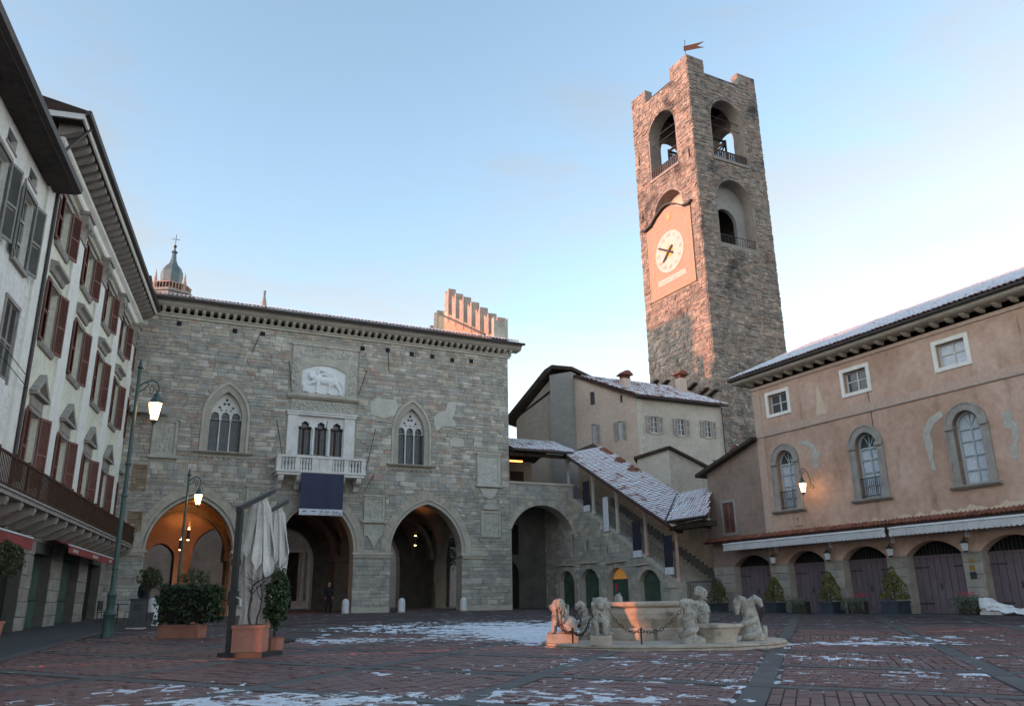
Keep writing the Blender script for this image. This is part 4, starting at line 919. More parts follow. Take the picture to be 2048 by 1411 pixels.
for ri, (a, b) in enumerate(rows):
    for ci, c in enumerate(WC):
        wn_ = casement(lh, c, a, b, .62)
        r = random.Random(ri * 9 + ci)
        for sd in (-1, 1):
            op = R(r.uniform(10, 22)) if sd > 0 else R(r.uniform(1, 4))
            put('shutter', SHM[ri], wn_, (c + sd * .62, -.06, a - .02), -sd * op if sd > 0 else math.pi + op, (1, 1, 1)) if sd > 0 else put('shutter', SHM[ri], wn_, (c - .62 - .6 * math.cos(op), -.06 - .6 * math.sin(op), a - .02), op)
        fr = MB().box(c - .78, -.06, a - .02, c - .62, 0, b + .16).box(c + .62, -.06, a - .02, c + .78, 0, b + .16).box(c - .62, -.06, b, c + .62, 0, b + .16)
        fr.build('surround', 'trim_grey', wn_)
        if ri: MB().prismx([(0, a - .2), (-.08, a - .18), (-.13, a - .06), (-.13, a), (0, a)], c - .9, c + .9).build('sill', 'trim_grey', wn_)
        if ri == 1:
            MB().prismx([(0, b + .32), (-.08, b + .34), (-.13, b + .5), (-.26, b + .58), (-.26, b + .68), (0, b + .76)], c - .88, c + .88).build('lintel_cornice', 'trim_grey', wn_)
        if ri == 0:
            MB().box(c - .7, -.08, b + .16, c + .7, 0, b + .52).box(c - .85, -.24, b + .52, c + .85, 0, b + .62).build('frieze', 'trim_grey', wn_)
            MB().ring([(c - .62, b + .68), (c, b + 1.12), (c + .62, b + .68)], [(c - .92, b + .62), (c, b + 1.36), (c + .92, b + .62)], -.22, 0).build('pediment', 'trim_grey', wn_)
# balcony along both houses
bc = MB().box(-22, -1.05, 4.02, 12.2, 0, 4.14).box(-22, -1.1, 4.14, 12.25, -.0, 4.2).build('balcony', 'trim_grey', lh)
bm = MB().prismx([(0, 3.45), (-.35, 3.5), (-.75, 3.72), (-.95, 3.8), (-1.0, 3.92), (-1.0, 4.02), (0, 4.02)], -.13, .13).mesh('balcony_corbel', 'trim_grey')
k = -20.6
while k < 12: put('balcony_corbel', bm, bc, (k, 0, 0)); k += 1.42
MB().box(-22, -1.06, 5.02, 12.2, -1.0, 5.08).box(-22, -1.05, 4.26, 12.2, -1.01, 4.30).box(12.14, -1.0, 5.02, 12.2, 0, 5.08).build('hand_rail', 'rust', bc)
pk = MB(); k = -15.5
while k < 12.1: pk.box(k, -1.045, 4.2, k + .022, -1.018, 5.03); k += .14
k = -.9
while k < 0: pk.box(12.155, k, 4.2, 12.18, k + .022, 5.03); k += .11
pk.build('pickets', 'rust', bc, kind='stuff')
k = -15
while k < 12.2: MB().box(k, -1.06, 4.15, k + .06, -1.0, 5.14).build('baluster_post', 'rust', bc); k += 1.42
# shops on the ground floor
for x0, x1, z1 in ((-4.4, -1.8, 3.02), (-.1, 3.1, 3.05)):
    n = 6; wv = (x1 - x0) / n
    d = MB().box(x0, .40, .3, x1, .42, z1).build('shop_shutter', 'shop_green', lh)
    for k in range(n): MB().prismz([(x0 + k * wv + .01, .40), (x0 + (k + .5) * wv, .34), (x0 + (k + 1) * wv - .01, .40)], .35, z1).build('shutter_leaf', 'shop_green', d)
    MB().box(x0, .31, 1.45, x1, .34, 1.52).build('bar', 'shop_green', d)
MB().box(-8.1, .45, .3, -5.6, .5, 3.6).build('shop_door', 'shop_green', lh)
MB().box(4.9, .7, .3, 8.0, .75, 3.2).build('shop_recess', 'dark', lh)
MB().box(5.6, .55, .3, 6.0, .6, 2.9).box(7.2, .55, .3, 7.5, .6, 2.9).build('door_leaf', 'wood_dark', lh)
MB().box(9.1, .35, .3, 10.9, .4, 2.75).build('yellow_door', 'yellow_door', lh)
MB().prism(arch(9.1, 10.9, 2.8, 3.5, 6), .42, .45).build('fanlight', 'pane', lh)
aw = thing('shop_awning', 'dark red shop awning half rolled out below the iron balcony', 'awning', LO, LA)
MB().prismx([(.0, 3.66), (-.85, 3.34), (-.85, 3.31), (0, 3.63)], -3.6, 6.0).build('canopy', 'awning_red', aw)
MB().box(-3.6, -.88, 3.05, 6.0, -.86, 3.31).build('valance', 'awning_red', aw)
MB().tube([(-3.6, -.87, 3.33), (6.0, -.87, 3.33)], .035, 8).build('front_bar', 'metal_white', aw, True)
for x, wd in ((-2.9, .9), (.8, 1.1), (4.6, .6)):
    m2 = MB(); r = random.Random(int(x * 10)); k = x
    while k < x + wd: m2.box(k, -.887, 3.12, k + .1, -.884, 3.12 + r.uniform(.08, .13)); k += .16
    m2.build('lettering', 'awning_white', aw)
a2 = thing('shop_awning', 'rolled dark red awning at the left picture edge behind the topiary', 'awning', LO, LA)
MB().prismx([(.0, 3.5), (-.8, 3.2), (-.8, 3.15), (0, 3.45)], -13.2, -8.3).build('canopy', 'awning_red', a2)
MB().box(-13.2, -.84, 2.85, -8.3, -.8, 3.15).build('valance', 'awning_red', a2); MB().tube([(-13.2, -.82, 3.2), (-8.3, -.82, 3.2)], .035, 8).build('front_bar', 'metal_white', a2, True)
# downpipes
dp = MB().tube([(-9.05, -.16, 14.5), (-9.05, -.16, .4)], .06, 8).tube([(-9.05, -.16, 14.45), (-9.3, -.5, 14.62), (-9.35, -.75, 14.6)], .05, 8); dp.build('downpipe', 'gutter', lh, True)
MB().tube([(12.85, -.16, 15.9), (12.85, -.16, .5)], .06, 8).tube([(12.85, -.16, 15.85), (13.2, -.85, 16.8)], .05, 8).build('downpipe', 'gutter', lh, True)
MB().tube([(-9.35, -.9, 16.85), (-9.9, -.5, 15.8), (-10.1, -.3, 15.3)], .05, 8).build('downpipe', 'gutter', lh, True)
# nearer house
nh = thing('corner_house', 'white rendered house with grey louvred shutters at the left picture edge', 'house', LO, LA)
NW = [(-11.3, 10.95, 13.15), (-14.0, 10.95, 13.15), (-16.9, 10.95, 13.15)]
NL = [(-11.1, 7.55, 9.7), (-13.9, 7.55, 9.7), (-16.8, 7.55, 9.7)]
AT = [(-13.45, 13.62, 14.02), (-11.2, 13.62, 14.02), (-15.8, 13.62, 14.02)]
ho = [rect(c - .6, c + .6, a, b) for c, a, b in NW + NL] + [rect(c - .42, c + .42, a, b) for c, a, b in AT]
ho += [opening(-12.4, -10.4, .3, 2.6, 3.5), opening(-16.4, -14.4, .3, 2.6, 3.5), rect(-21.95, -21.45, .05, 5.2)]      # last: unseen slot added so a sun shaft reaches the fountain
wall([(-40, 0), (X1 - .02, 0), (X1 - .02, 14.4), (-40, 14.4)], ho, .0, .3).build('wall', 'plaster_white', nh)
MB().prismz([(-21.48, .34), (X1 - .02, .34), (X1 - .02, 14), (-23.04, 14)], 0, 5.2).prismz([(-40, .34), (-21.98, .34), (-23.55, 14), (-40, 14)], 0, 5.2).box(-40, .34, 5.2, X1 - .02, 14, 14.4).build('body', 'dark', nh)  # body split along the same slot, slanted to follow the sun
MB().box(-40, -.78, 14.32, X1 + .25, .5, 14.42).build('soffit', 'wood_soffit', nh)
MB().prismx([(-.76, 14.34), (-.92, 14.4), (-.96, 14.56), (-.76, 14.56)], -40, X1 + .28).build('gutter', 'gutter', nh)
MB().prismx([(-.8, 14.5), (7, 20.0), (15, 14.5), (15, 14.3), (-.7, 14.43)], -40, X1 + .2).build('roof', 'roof_deck', nh)
sg = slat_shutter('shutter', .6, 2.24, 'shutter_grey')
for c, a, b in NW:
    w_ = casement(nh, c, a, b, .6, .18)
    put('shutter', sg, w_, (c - .6 - .6 * math.cos(R(12)), -.05 - .6 * math.sin(R(12)), a - .02), R(12)); put('shutter', sg, w_, (c + .6, -.05, a - .02), -R(14))
    MB().box(c - .75, -.12, a - .16, c + .75, 0, a - .03).box(c - .7, -.08, b + .02, c + .7, 0, b + .14).build('sill', 'trim_grey', w_)
for c, a, b in NL:
    w_ = MB().box(c - .7, -.05, a - .1, c - .6, 0, b + .1).box(c + .6, -.05, a - .1, c + .7, 0, b + .1).box(c - .72, -.06, b + .02, c + .72, 0, b + .14).build('window', 'trim_grey', nh)
    put('shutter', sg, w_, (c - .6, .05, a - .02)); put('shutter', sg, w_, (c, .05, a - .02))
for c, a, b in AT:
    w_ = MB().box(c - .42, .16, a, c + .42, .2, b).build('attic_window', 'pane', nh)
    MB().box(c - .5, -.03, a - .08, c + .5, 0, a).build('sill', 'trim_grey', w_)
for x in (-12.4, -16.4): MB().box(x, .4, .3, x + 2, .42, 3.5).build('shop_door', 'shop_green', nh)
qn = MB(); k = 4.4
while k < 14.2: qn.box(X1 - (.62 if int(k / .35) % 2 else .45), -.012, k + .012, X1 - .03, 0, k + .338); k += .35
qn.build('quoin', 'plaster_white', nh)
for z in (8.02, 7.72): MB().tube([(-16, -.45, z + .12), (-12, -.40, z - .02), (-9.1, -.2, z)], .012, 5).build('cable', 'iron', nh)
# ------------------------------------------------------------------ right-hand building (front plane y=0, inwards +y, x runs towards the camera)
RA = math.atan2(-.881, .474); RO = (16.027, 34.5, 0)
rb = thing('ochre_building', 'ochre plastered building with arched windows above five plum garage doors', 'building', RO, RA)
RX1, RX2, RT = -7.45, 10.0, 11.6
DR = [(-9.95, -7.4), (-6.3, -4.06), (-3.1, -.78), (.13, 2.58), (3.35, 5.8), (6.6, 9.1)]
DZ, DP = 2.72, 3.24
AWN = [-5.75, -1.03, 3.68]
SQ = [(-5.77, 9.98, 10.96), (-1.08, 9.98, 10.96), (3.6, 9.98, 10.96), (8.2, 9.98, 10.96)]
hol = [opening(c - .56, c + .56, 5.22, 7.5, 8.08) for c in AWN] + [rect(c - .62, c + .62, a, b) for c, a, b in SQ]
outr = [(RX1, 0)]
for a, b in DR[1:]: outr += opening(a, b, 0, DZ, DP)
outr += [(RX2, 0), (RX2, RT), (RX1, RT)]
rw = wall(outr, hol, 0, .45).build('wall', 'plaster_ochre', rb)
MB().box(RX1, .9, 0, RX2, 11, 11.5).box(RX1, .5, 3.6, RX2, .9, 11.5).build('body', 'dark', rb)
MB().box(RX1 - .0, .46, 7, RX1 + .3, 11, RT).build('end_wall', 'plaster_ochre', rb)
# stone piers between the doors
xs_ = [(-7.4, -6.3), (-4.06, -3.1), (-.78, .13), (2.58, 3.35), (5.8, 6.6)]
for a, b in xs_:
    pr_ = MB().box(a - .015, -.03, .3, b + .015, .43, 2.73, .4).build('pier', 'base_stone', rb)
    z = .3; r = random.Random(int(a * 7)); i = 0
    while z < 2.7:
        h = r.uniform(.3, .5); h = min(h, 2.74 - z)
        if i % 2: cuts = [a, b]
        else: cuts = [a, a + (b - a) * r.uniform(.35, .65), b]
        for p, q in zip(cuts, cuts[1:]):
            m2 = MB(); block(m2, p + .008, q - .008, z + .008, z + h - .008, -.03, .055 + r.uniform(0, .012), r.random()); m2.build('stone_block', 'base_stone', pr_)
        z += h; i += 1
def garage(par, a, b):
    d = MB().box(a, .44, .3, b, .47, 2.66).build('garage_door', 'door_plum', par)
    n = 8; wv = (b - a) / n
    for k in range(n):
        MB().box(a + k * wv + .012, .40, .46, a + (k + 1) * wv - .012, .44, 2.64).build('plank', 'door_plum', d)
    MB().box(a, .36, 2.62, b, .47, 2.70).build('door_head', 'door_plum', d)
    c_ = (a + b) / 2; MB().box(c_ - .16, .385, 1.35, c_ - .09, .40, 1.6).build('lock_plate', 'iron', d); MB().tube([(c_ - .12, .36, 1.52), (c_ - .02, .35, 1.52)], .012, 6).build('handle', 'iron', d)
    for z in (.8, 2.2): MB().box(a + .02, .39, z, a + .7, .40, z + .06).box(b - .7, .39, z, b - .02, .40, z + .06).build('strap_hinge', 'iron', d, kind='stuff')
    MB().box(a, .37, .44, b, .40, .62).build('kick_board', 'door_plum', d)
    MB().prism(arch(a, b, DZ - .02, DP, 8), .62, .64).build('grille_back', 'dark', d)
    g = MB(); n = 15
    for k in range(1, n):
        x = a + (b - a) * k / n; u = (x - (a + b) / 2) / ((b - a) / 2); zt = DZ + (DP - DZ) * math.sqrt(max(0, 1 - u * u)) - .02
        g.tube([(x, .42, 2.68), (x, .42, zt)], .013, 5)
    g.build('grille', 'iron', d); return d
for a, b in DR[1:]: garage(rb, a, b)
# cornice, modillions, gutter, roof
MB().box(RX1 - .06, -.06, 11.42, RX2, 0, 11.56).build('frieze_moulding', 'plaster_band', rb)
MB().box(RX1 - .7, -.62, 11.84, RX2, 0, 11.9).prismx([(-.60, 11.84), (-.70, 11.88), (-.78, 12.02), (-.60, 12.02)], RX1 - .78, RX2).build('cornice', 'cornice_cream', rb)
MB().box(RX1 - .78, -.6, 11.86, RX1 - .70, 4, 12.02).build('cornice', 'cornice_cream', rb)
md = MB().prismx([(0, 11.66), (-.25, 11.68), (-.42, 11.76), (-.44, 11.84), (0, 11.84)], -.08, .08).mesh('modillion', 'cornice_cream')
k = RX1 + .1
while k < RX2: put('modillion', md, rb, (k, 0, 0)); k += .66
MB().tube([(RX1 - .8, -.84, 12.06), (RX2, -.84, 12.06)], .075, 8).build('gutter', 'gutter', rb, True)
rp = R(24)
rrf = MB().prismx([(-.85, 12.06), (5.4, 12.06 + 6.25 * math.tan(rp)), (12, 12.06), (12, 11.95), (-.8, 11.99)], RX1 - .75, RX2).build('roof', 'roof_deck', rb)
tiles(rrf, 'tile_right', (RX1 - .78, -.93, 12.10), (1, 0, 0), (0, math.cos(rp), math.sin(rp)), 80, 20, .225, .42, 300, 3, None, lambda p: -p.x + p.y * .6)
# string course
MB().box(RX1, -.035, 8.97, RX2, 0, 9.33).build('string_course', 'plaster_band', rb)
MB().box(RX1, -.06, 8.93, RX2, 0, 8.97).build('string_course', 'trim_grey', rb)
MB().box(RX1, -.03, 3.9, RX1 + .5, 0, 11.4).build('corner_strip', 'plaster_band', rb)
# square windows
for i, (c, a, b) in enumerate(SQ):
    w_ = wall(rect(c - .80, c + .80, a - .16, b + .17), [rect(c - .62, c + .62, a, b)], -.05, .06).build('square_window', 'trim_white', rb)
    o = casement(rb, c, a, b, .62, .22, 'win_frame', 'pane' if i != 2 else 'pane_light', 1)
    if i < 2:
        bl = MB(); k = a + .5
        while k < b - .05: bl.box(c - .52, .226, k, c + .52, .232, k + .05); k += .075
        bl.build('blind', 'win_frame', o)
# arched windows
for i, c in enumerate(AWN):
    full = opening(c - .56, c + .56, 5.22, 7.5, 8.08)
    s = MB()
    f = lambda o: [(c - .56 - o, 5.22)] + arch(c - .56 - o, c + .56 + o, 7.5, 8.08 + o, 8) + [(c + .56 + o, 5.22)]
    s.ring(f(0), f(.26), -.07, .2); s.ring(f(.26), f(.33), -.10, 0)
    w_ = s.build('arched_window', 'trim_grey', rb)
    for sx in (-1, 1):
        MB().box(c + sx * .70 - .19, -.15, 7.40, c + sx * .70 + .19, 0, 7.56).build('impost', 'trim_grey', w_)
        MB().box(c + sx * .70 - .17, -.12, 5.2, c + sx * .70 + .17, 0, 5.5).build('base_block', 'trim_grey', w_)
    MB().prismx([(0, 5.06), (-.12, 5.06), (-.22, 5.14), (-.22, 5.2), (0, 5.2)], c - 1.02, c + 1.02).build('sill', 'trim_grey', w_)
    fr = MB(); y0, y1 = .24, .30
    for a, b in ((c - .56, c - .47), (c - .035, c + .035), (c + .47, c + .56)): fr.box(a, y0, 5.22, b, y1, 7.46)
    for z in (5.22, 5.75, 6.32, 6.88, 7.36): fr.box(c - .47, y0 + .003, z, c + .47, y1 - .003, z + (.09 if z in (5.22, 7.36) else .045))
    for an in (60, 90, 120): fr.tube([(c, .27, 7.46), (c + .56 * math.cos(R(an)), .27, 7.46 + .58 * math.sin(R(an)))], .022, 5)
    fr.ring(arch(c - .49, c + .49, 7.5, 8.0, 8), arch(c - .56, c + .56, 7.5, 8.08, 8), y0, y1)
    fr.build('casement', 'win_frame_blue', w_)
    MB().box(c - .5, .305, 5.25, c + .5, .315, 7.4).build('pane', 'pane_light', w_)
    MB().prism(arch(c - .55, c + .55, 7.46, 8.06, 8), .305, .315).build('fanlight', 'pane' if i < 2 else 'pane_light', w_)
    if i < 2:
        g = MB().box(c - .56, .0, 6.06, c + .56, .03, 6.10).box(c - .56, .0, 5.3, c + .56, .03, 5.33)
        for k in range(11): g.tube([(c - .5 + k * .1, .015, 5.22), (c - .5 + k * .1, .015, 6.08)], .011, 5)
        g.build('railing', 'iron', w_)
# exposed grey stone in the plaster
def patch(P, m='pal_carved', t=.3):
    xs0 = [p[0] for p in P]; MB().prism(P, -.018, 0, t).build('exposed_stone', m, rw)
patch([(-4.72, 8.15), (-4.7, 8.34), (-4.2, 8.28), (-3.85, 8.0), (-3.75, 7.7), (-3.5, 7.62), (-3.7, 7.3), (-3.75, 6.95), (-4.1, 6.95), (-4.05, 7.5), (-4.1, 7.9), (-4.35, 8.1)], t=.35)
patch([(1.76, 7.25), (1.85, 7.7), (2.2, 8.1), (2.75, 8.28), (2.78, 8.02), (2.35, 7.8), (2.1, 7.45), (2.15, 7.0), (2.05, 6.5), (2.1, 5.95), (1.9, 5.95), (1.85, 6.6)], t=.3)
patch([(5.12, 7.75), (5.5, 7.72), (5.5, 7.3), (5.65, 7.2), (5.6, 6.6), (5.45, 6.5), (5.45, 5.9), (5.2, 5.9), (5.2, 6.4), (5.35, 6.5), (5.35, 7.0), (5.15, 7.1)], t=.25)
rg = random.Random(12); top = []; x = -2.2
while x < 9.9: top.append((x, 4.22 + .22 * rg.random() + (.12 if x > 1.5 else 0) * rg.random())); x += rg.uniform(.12, .3)
MB().prism([(-2.2, 4.13)] + top + [(9.9, 4.13)], -.006, 0).build('peeling_plaster', 'plaster_peel', rw)
MB().prism([(-3.5, 9.36), (-3.38, 10.0), (-3.3, 10.7), (-3.22, 10.75), (-3.1, 10.2), (-2.95, 9.7), (-2.9, 9.36)], -.006, 0).build('plaster_repair', 'plaster_peel', rw)
MB().prism([(-1.75, 4.2), (-1.7, 5.0), (-1.45, 5.04), (-1.4, 4.2)], -.009, 0).build('plaster_repair', 'plaster_band', rw)
pls = wall(rect(-5.5, -5.12, 4.4, 4.85), [rect(-5.42, -5.2, 4.48, 4.77)], -.05, .05).build('coat_of_arms', 'plaster_band', rb)
MB().tube([(-.52, -.02, 9.8), (-.5, -.02, 8.1)], .012, 5).build('cable', 'iron', rb)
# tile lean-to strip above the awnings
tl = MB().prismx([(0, 4.12), (-.46, 3.96), (-.46, 3.92), (0, 4.06)], -11.7, RX2).build('lean_to_strip', 'roof_deck', rb)
tiles(tl, 'tile_bare', (-11.7, -.52, 3.97), (1, 0, 0), (0, .94, .34), 115, 2, .19, .36, 0, 5)
# wing
wg = thing('side_wing', 'brownish lower wing with one dark red shutter left of the ochre building', 'building', RO, RA)
wo = [(-11.45, 0)] + opening(*DR[0], 0, DZ, DP) + [(RX1 - .01, 0), (RX1 - .01, 8.9), (-11.45, 7.75)]
wall(wo, [rect(-10.42, -9.58, 4.42, 6.0)], 0, .4).build('wall', 'plaster_wing', wg)
MB().prism([(-11.45, 3.6), (-7.46, 3.6), (-7.46, 8.85), (-11.45, 7.7)], .5, 6).build('body', 'plaster_wing', wg)
MB().box(-11.3, .9, 0, -7.46, 6, 3.6).build('body', 'dark', wg)
MB().prism([(-11.95, 7.72), (-7.40, 9.02), (-7.40, 8.86), (-11.95, 7.54)], -.42, 6.4).build('roof', 'wood_dark', wg)
garage(wg, *DR[0])
s_ = wall(rect(-10.55, -9.45, 4.3, 6.12), [rect(-10.42, -9.58, 4.42, 6.0)], -.04, .06).build('shutter_window', 'trim_grey', wg)
rs = slat_shutter('shutter', .42, 1.58, 'shutter_red'); put('shutter', rs, s_, (-10.42, .06, 4.42)); put('shutter', rs, s_, (-10.0, .06, 4.42))
for a, b in ((-11.45, -9.95),):
    z = .3; r = random.Random(3); i = 0
    pr_ = MB().box(a, -.03, .3, b + .015, .38, 2.73, .4).build('pier', 'base_stone', wg)
    while z < 2.7:
        h = min(r.uniform(.3, .5), 2.74 - z); cuts = [a, a + (b - a) * r.uniform(.3, .7), b]
        for p, q in zip(cuts, cuts[1:]):
            m2 = MB(); block(m2, p + .008, q - .008, z + .008, z + h - .008, -.03, .06, r.random()); m2.build('stone_block', 'base_stone', pr_)
        z += h
# chimney on the wing
ch = thing('chimney', 'small brick chimney with snowy cap on the brown wing roof', 'chimney', (RO[0] + (-10.9) * .474 + 2.2 * .881, RO[1] + 10.9 * .881 + 2.2 * .474, 0), RA)
MB().box(-.38, -.3, 7.6, .38, .3, 8.75).build('stack', 'plaster_shed', ch)
for sx in (-.3, 0, .3):
    MB().box(sx - .07, -.26, 8.75, sx + .07, .26, 9.1).build('vent_brick', 'tile_bare', ch)
MB().prism([(-.55, 9.1), (.55, 9.1), (0, 9.42)], -.45, .45).build('cap', 'tile_house', ch)
# awnings
for k, (a, b, lab) in enumerate(((-9.7, .0, 'left-hand of the two long off-white rolled awnings over the garage doors'), (.14, 9.9, 'right-hand of the two long off-white rolled awnings over the garage doors'))):
    t_ = thing('long_awning', lab, 'awning', RO, RA, 'awnings over the garage doors')
    MB().prismx([(-.30, 3.92), (-.88, 3.80), (-.88, 3.76), (-.30, 3.86)], a, b).build('canopy', 'awning_white', t_)
    MB().tube([(a, -.88, 3.79), (b, -.88, 3.79)], .04, 8).build('front_bar', 'metal_white', t_, True)
    n = int((b - a) / .2); m2 = MB()
    for i in range(n):
        x0 = a + (b - a) * i / n; x1 = a + (b - a) * (i + 1) / n; xm = (x0 + x1) / 2; yy = -.885 + .012 * math.sin(i * 1.7)
        P = [(x0, yy, 3.77), (x0, yy, 3.50), ((x0 + xm) / 2, yy - .01, 3.465), (xm, yy, 3.452), ((x1 + xm) / 2, yy + .01, 3.465), (x1, yy, 3.50), (x1, yy, 3.77)]
        m2.face(P); m2.face([(p[0], p[1] + .012, p[2]) for p in P[::-1]])
    m2.build('valance', 'awning_white', t_)
    for x in (a, b): MB().box(x - .03, -.9, 3.6, x + .03, 0, 3.9).build('end_bracket', 'rust', t_)
# carriage lanterns on the piers
def small_lantern(x, lab):
    wx = RO[0] + x * .474 - .32 * .881; wy = RO[1] - x * .881 - .32 * .474
    t_ = thing('wall_lantern', lab, 'lantern', (wx, wy, 2.9), RA, 'unlit lanterns on the piers')
    MB().lathe([(.10, -.16), (.16, .12)], (0, 0, 0), 6).build('glass', 'lamp_off', t_)
    MB().lathe([(.18, .12), (.12, .2), (.03, .27), (.03, .33)], (0, 0, 0), 6).lathe([(.05, -.22), (.11, -.16)], (0, 0, 0), 6).build('cap', 'iron', t_)
    MB().tube([(0, 0, .3), (.0, .1, .34), (0, .32, .25)], .014, 5).build('bracket', 'iron', t_)
    MB().box(-.06, .22, .36, .06, .34, .62).build('sensor_box', 'metal_white', t_)
for x, lab in ((-6.9, 'unlit wall lantern on the pier left of the second garage door'), (-3.6, 'unlit wall lantern on the pier between second and third garage doors'), (-.35, 'unlit wall lantern under the joint of the two white awnings'), (2.95, 'unlit wall lantern on the pier with the brass plaques')): small_lantern(x, lab)
for z, w_, h, m in ((2.38, .16, .16, 'brass'), (2.12, .22, .2, 'brass'), (1.84, .26, .26, 'iron')):
    MB().box(2.93 - w_ / 2, -.075, z - h / 2, 2.93 + w_ / 2, -.05, z + h / 2).build('name_plate', m, rb)
# lit wall lamp on the ochre wall
wx = RO[0] - 4.15 * .474 - .75 * .881; wy = RO[1] + 4.15 * .881 - .75 * .474
wl = thing('wall_lamp', 'lit green lantern on a scrolled bracket between two arched windows', 'lamp', (wx, wy, 6.0), RA)
def lantern(t_, r=.17, h=.42, gm='lamp_glass'):
    MB().lathe([(r * .55, -h / 2), (r, h / 2)], (0, 0, 0), 6).build('glass', gm, t_)
    MB().lathe([(r * 1.15, h / 2), (r * .9, h / 2 + .07), (r * .4, h / 2 + .18), (r * .45, h / 2 + .22), (.02, h / 2 + .3)], (0, 0, 0), 6).build('cap', 'metal_green', t_)
    MB().lathe([(.02, -h / 2 - .12), (r * .4, -h / 2 - .05), (r * .6, -h / 2)], (0, 0, 0), 6).build('base', 'metal_green', t_)
    b = MB()
    for k in range(6):
        a = k * math.pi / 3; b.tube([(r * .56 * math.cos(a), r * .56 * math.sin(a), -h / 2), (r * 1.02 * math.cos(a), r * 1.02 * math.sin(a), h / 2)], .012, 4)
    b.build('bars', 'metal_green', t_)
lantern(wl, .16, .40)
sp = [(0, 0, .48), (0, 0, .62), (0, -.05, .74), (0, .05, .88), (0, .22, .9), (0, .38, .78), (0, .45, .6), (0, .52, .4), (0, .6, .2), (0, .75, .05)]
MB().tube(sp, .016, 6).tube([(0, .75, .4), (0, .5, .42)], .014, 6).tube([(0, .75, .0), (0, .52, .03), (0, .5, .4)], .014, 6).tube([(0, .02, .72), (0, .1, .66), (0, .17, .72), (0, .13, .8), (0, .06, .78)], .012, 5).build('scroll_bracket', 'metal_green', wl, True)
# kerb step along the front
kb = MB().box(-11.4, -1.7, .0, RX2, 0, .445)
kb.v = [(x, y, z if z < .1 else z + (.012 * (-x) * .35)) for x, y, z in kb.v]
o = kb.build('pavement', 'street', None, kind='structure', label='low grey stone step along the ochre building'); o.location = RO; o.rotation_euler = (0, 0, RA)
# ------------------------------------------------------------------ arched passage and covered stair
SA = RA; SO = (3.818, 53.998, 0)
pg = thing('arched_passage', 'grey stone passage arch and parapet joining palace and covered stair', 'archway', (-.304, 52.0, 0), PA)
po = [(.02, 0)] + [(.12, 0), (.12, 5.55)] + arch(.12, 4.55, 5.55, 7.1, 9) + [(4.55, 5.55), (4.68, 5.5), (4.68, 8.45), (.02, 8.45)]
pw2 = wall(po, [], .02, 1.0).build('wall', 'pal_mortar', pg)
AV = [opening(-.4, 4.95, -1, 5.5, 7.45)]
stones(pw2, 'pal_stone', .02, 4.68, 5.6, 8.42, AV, (.18, .30), (.3, .75), face=((0, .02), 0), seed=21, nparts=60, tf=lambda x, z, r: r.choice([.1, .2, .3, .5, .75]) + .04 * r.random())
A = arch(.12, 4.55, 5.55, 7.1, 9); B = arch(-.2, 4.87, 5.55, 7.45, 9)
for k in range(len(A) - 1):
    MB().prism([A[k], A[k + 1], B[k + 1], B[k]], -.03 - .02 * random.random(), .02, random.choice([.2, .3, .45])).build('voussoir', 'pal_stone', pw2)
MB().box(.0, -.08, 8.42, 4.72, .5, 8.56).build('parapet_cap', 'pal_trim', pg)
MB().box(.02, 1.0, 8.0, 4.5, 6, 8.2).build('landing', 'pier', pg)
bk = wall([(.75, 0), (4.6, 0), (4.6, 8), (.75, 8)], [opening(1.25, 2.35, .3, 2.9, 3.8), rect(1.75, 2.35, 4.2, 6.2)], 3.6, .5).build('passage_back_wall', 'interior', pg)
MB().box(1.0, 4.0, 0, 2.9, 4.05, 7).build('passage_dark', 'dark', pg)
MB().box(.1, 5.8, 8.2, 4.6, 6, 12).build('landing_back_wall', 'plaster_stair', pg)
for x in (2.9,): MB().box(x, 5.72, 8.3, x + 1.0, 5.8, 10.2).build('landing_door', 'wood_dark', pg)
# landing roof
lrf = MB().prismx([(-.55, 10.52), (2.6, 11.75), (6, 11.0), (6, 10.9), (2.6, 11.6), (-.5, 10.42)], .05, 4.9).build('landing_roof', 'wood_dark', pg)
tiles(lrf, 'tile_stair', (.05, -.62, 10.55), (1, 0, 0), (0, 3.15, 1.23), 24, 10, .2, .42, 0, 9)
MB().tube([(.05, -.68, 10.5), (4.4, -.68, 10.5)], .07, 8).build('gutter', 'gutter', pg, True)
MB().box(.05, -.25, 10.2, 4.5, -.05, 10.42).build('wall_plate', 'wood_dark', pg)
MB().lathe([(.13, 8.56), (.13, 8.66), (.10, 8.7), (.09, 9.95), (.12, 10.0), (.17, 10.12), (.17, 10.2)], (4.42, .12, 0), 10).build('column', 'pal_trim', pg, True)
ht = thing('heat_lamp', 'glowing orange heater tube under the landing roof', 'heater', (-.304, 52.0, 0), PA)
MB().tube([(.45, .8, 10.02), (1.35, .8, 10.02)], .05, 8).build('tube', 'heater', ht, True); MB().box(.4, .72, 10.06, 1.4, .92, 10.12).tube([(.6, .8, 10.1), (.6, .8, 10.55)], .015, 5).tube([(1.2, .8, 10.1), (1.2, .8, 10.6)], .015, 5).build('reflector', 'iron', ht)
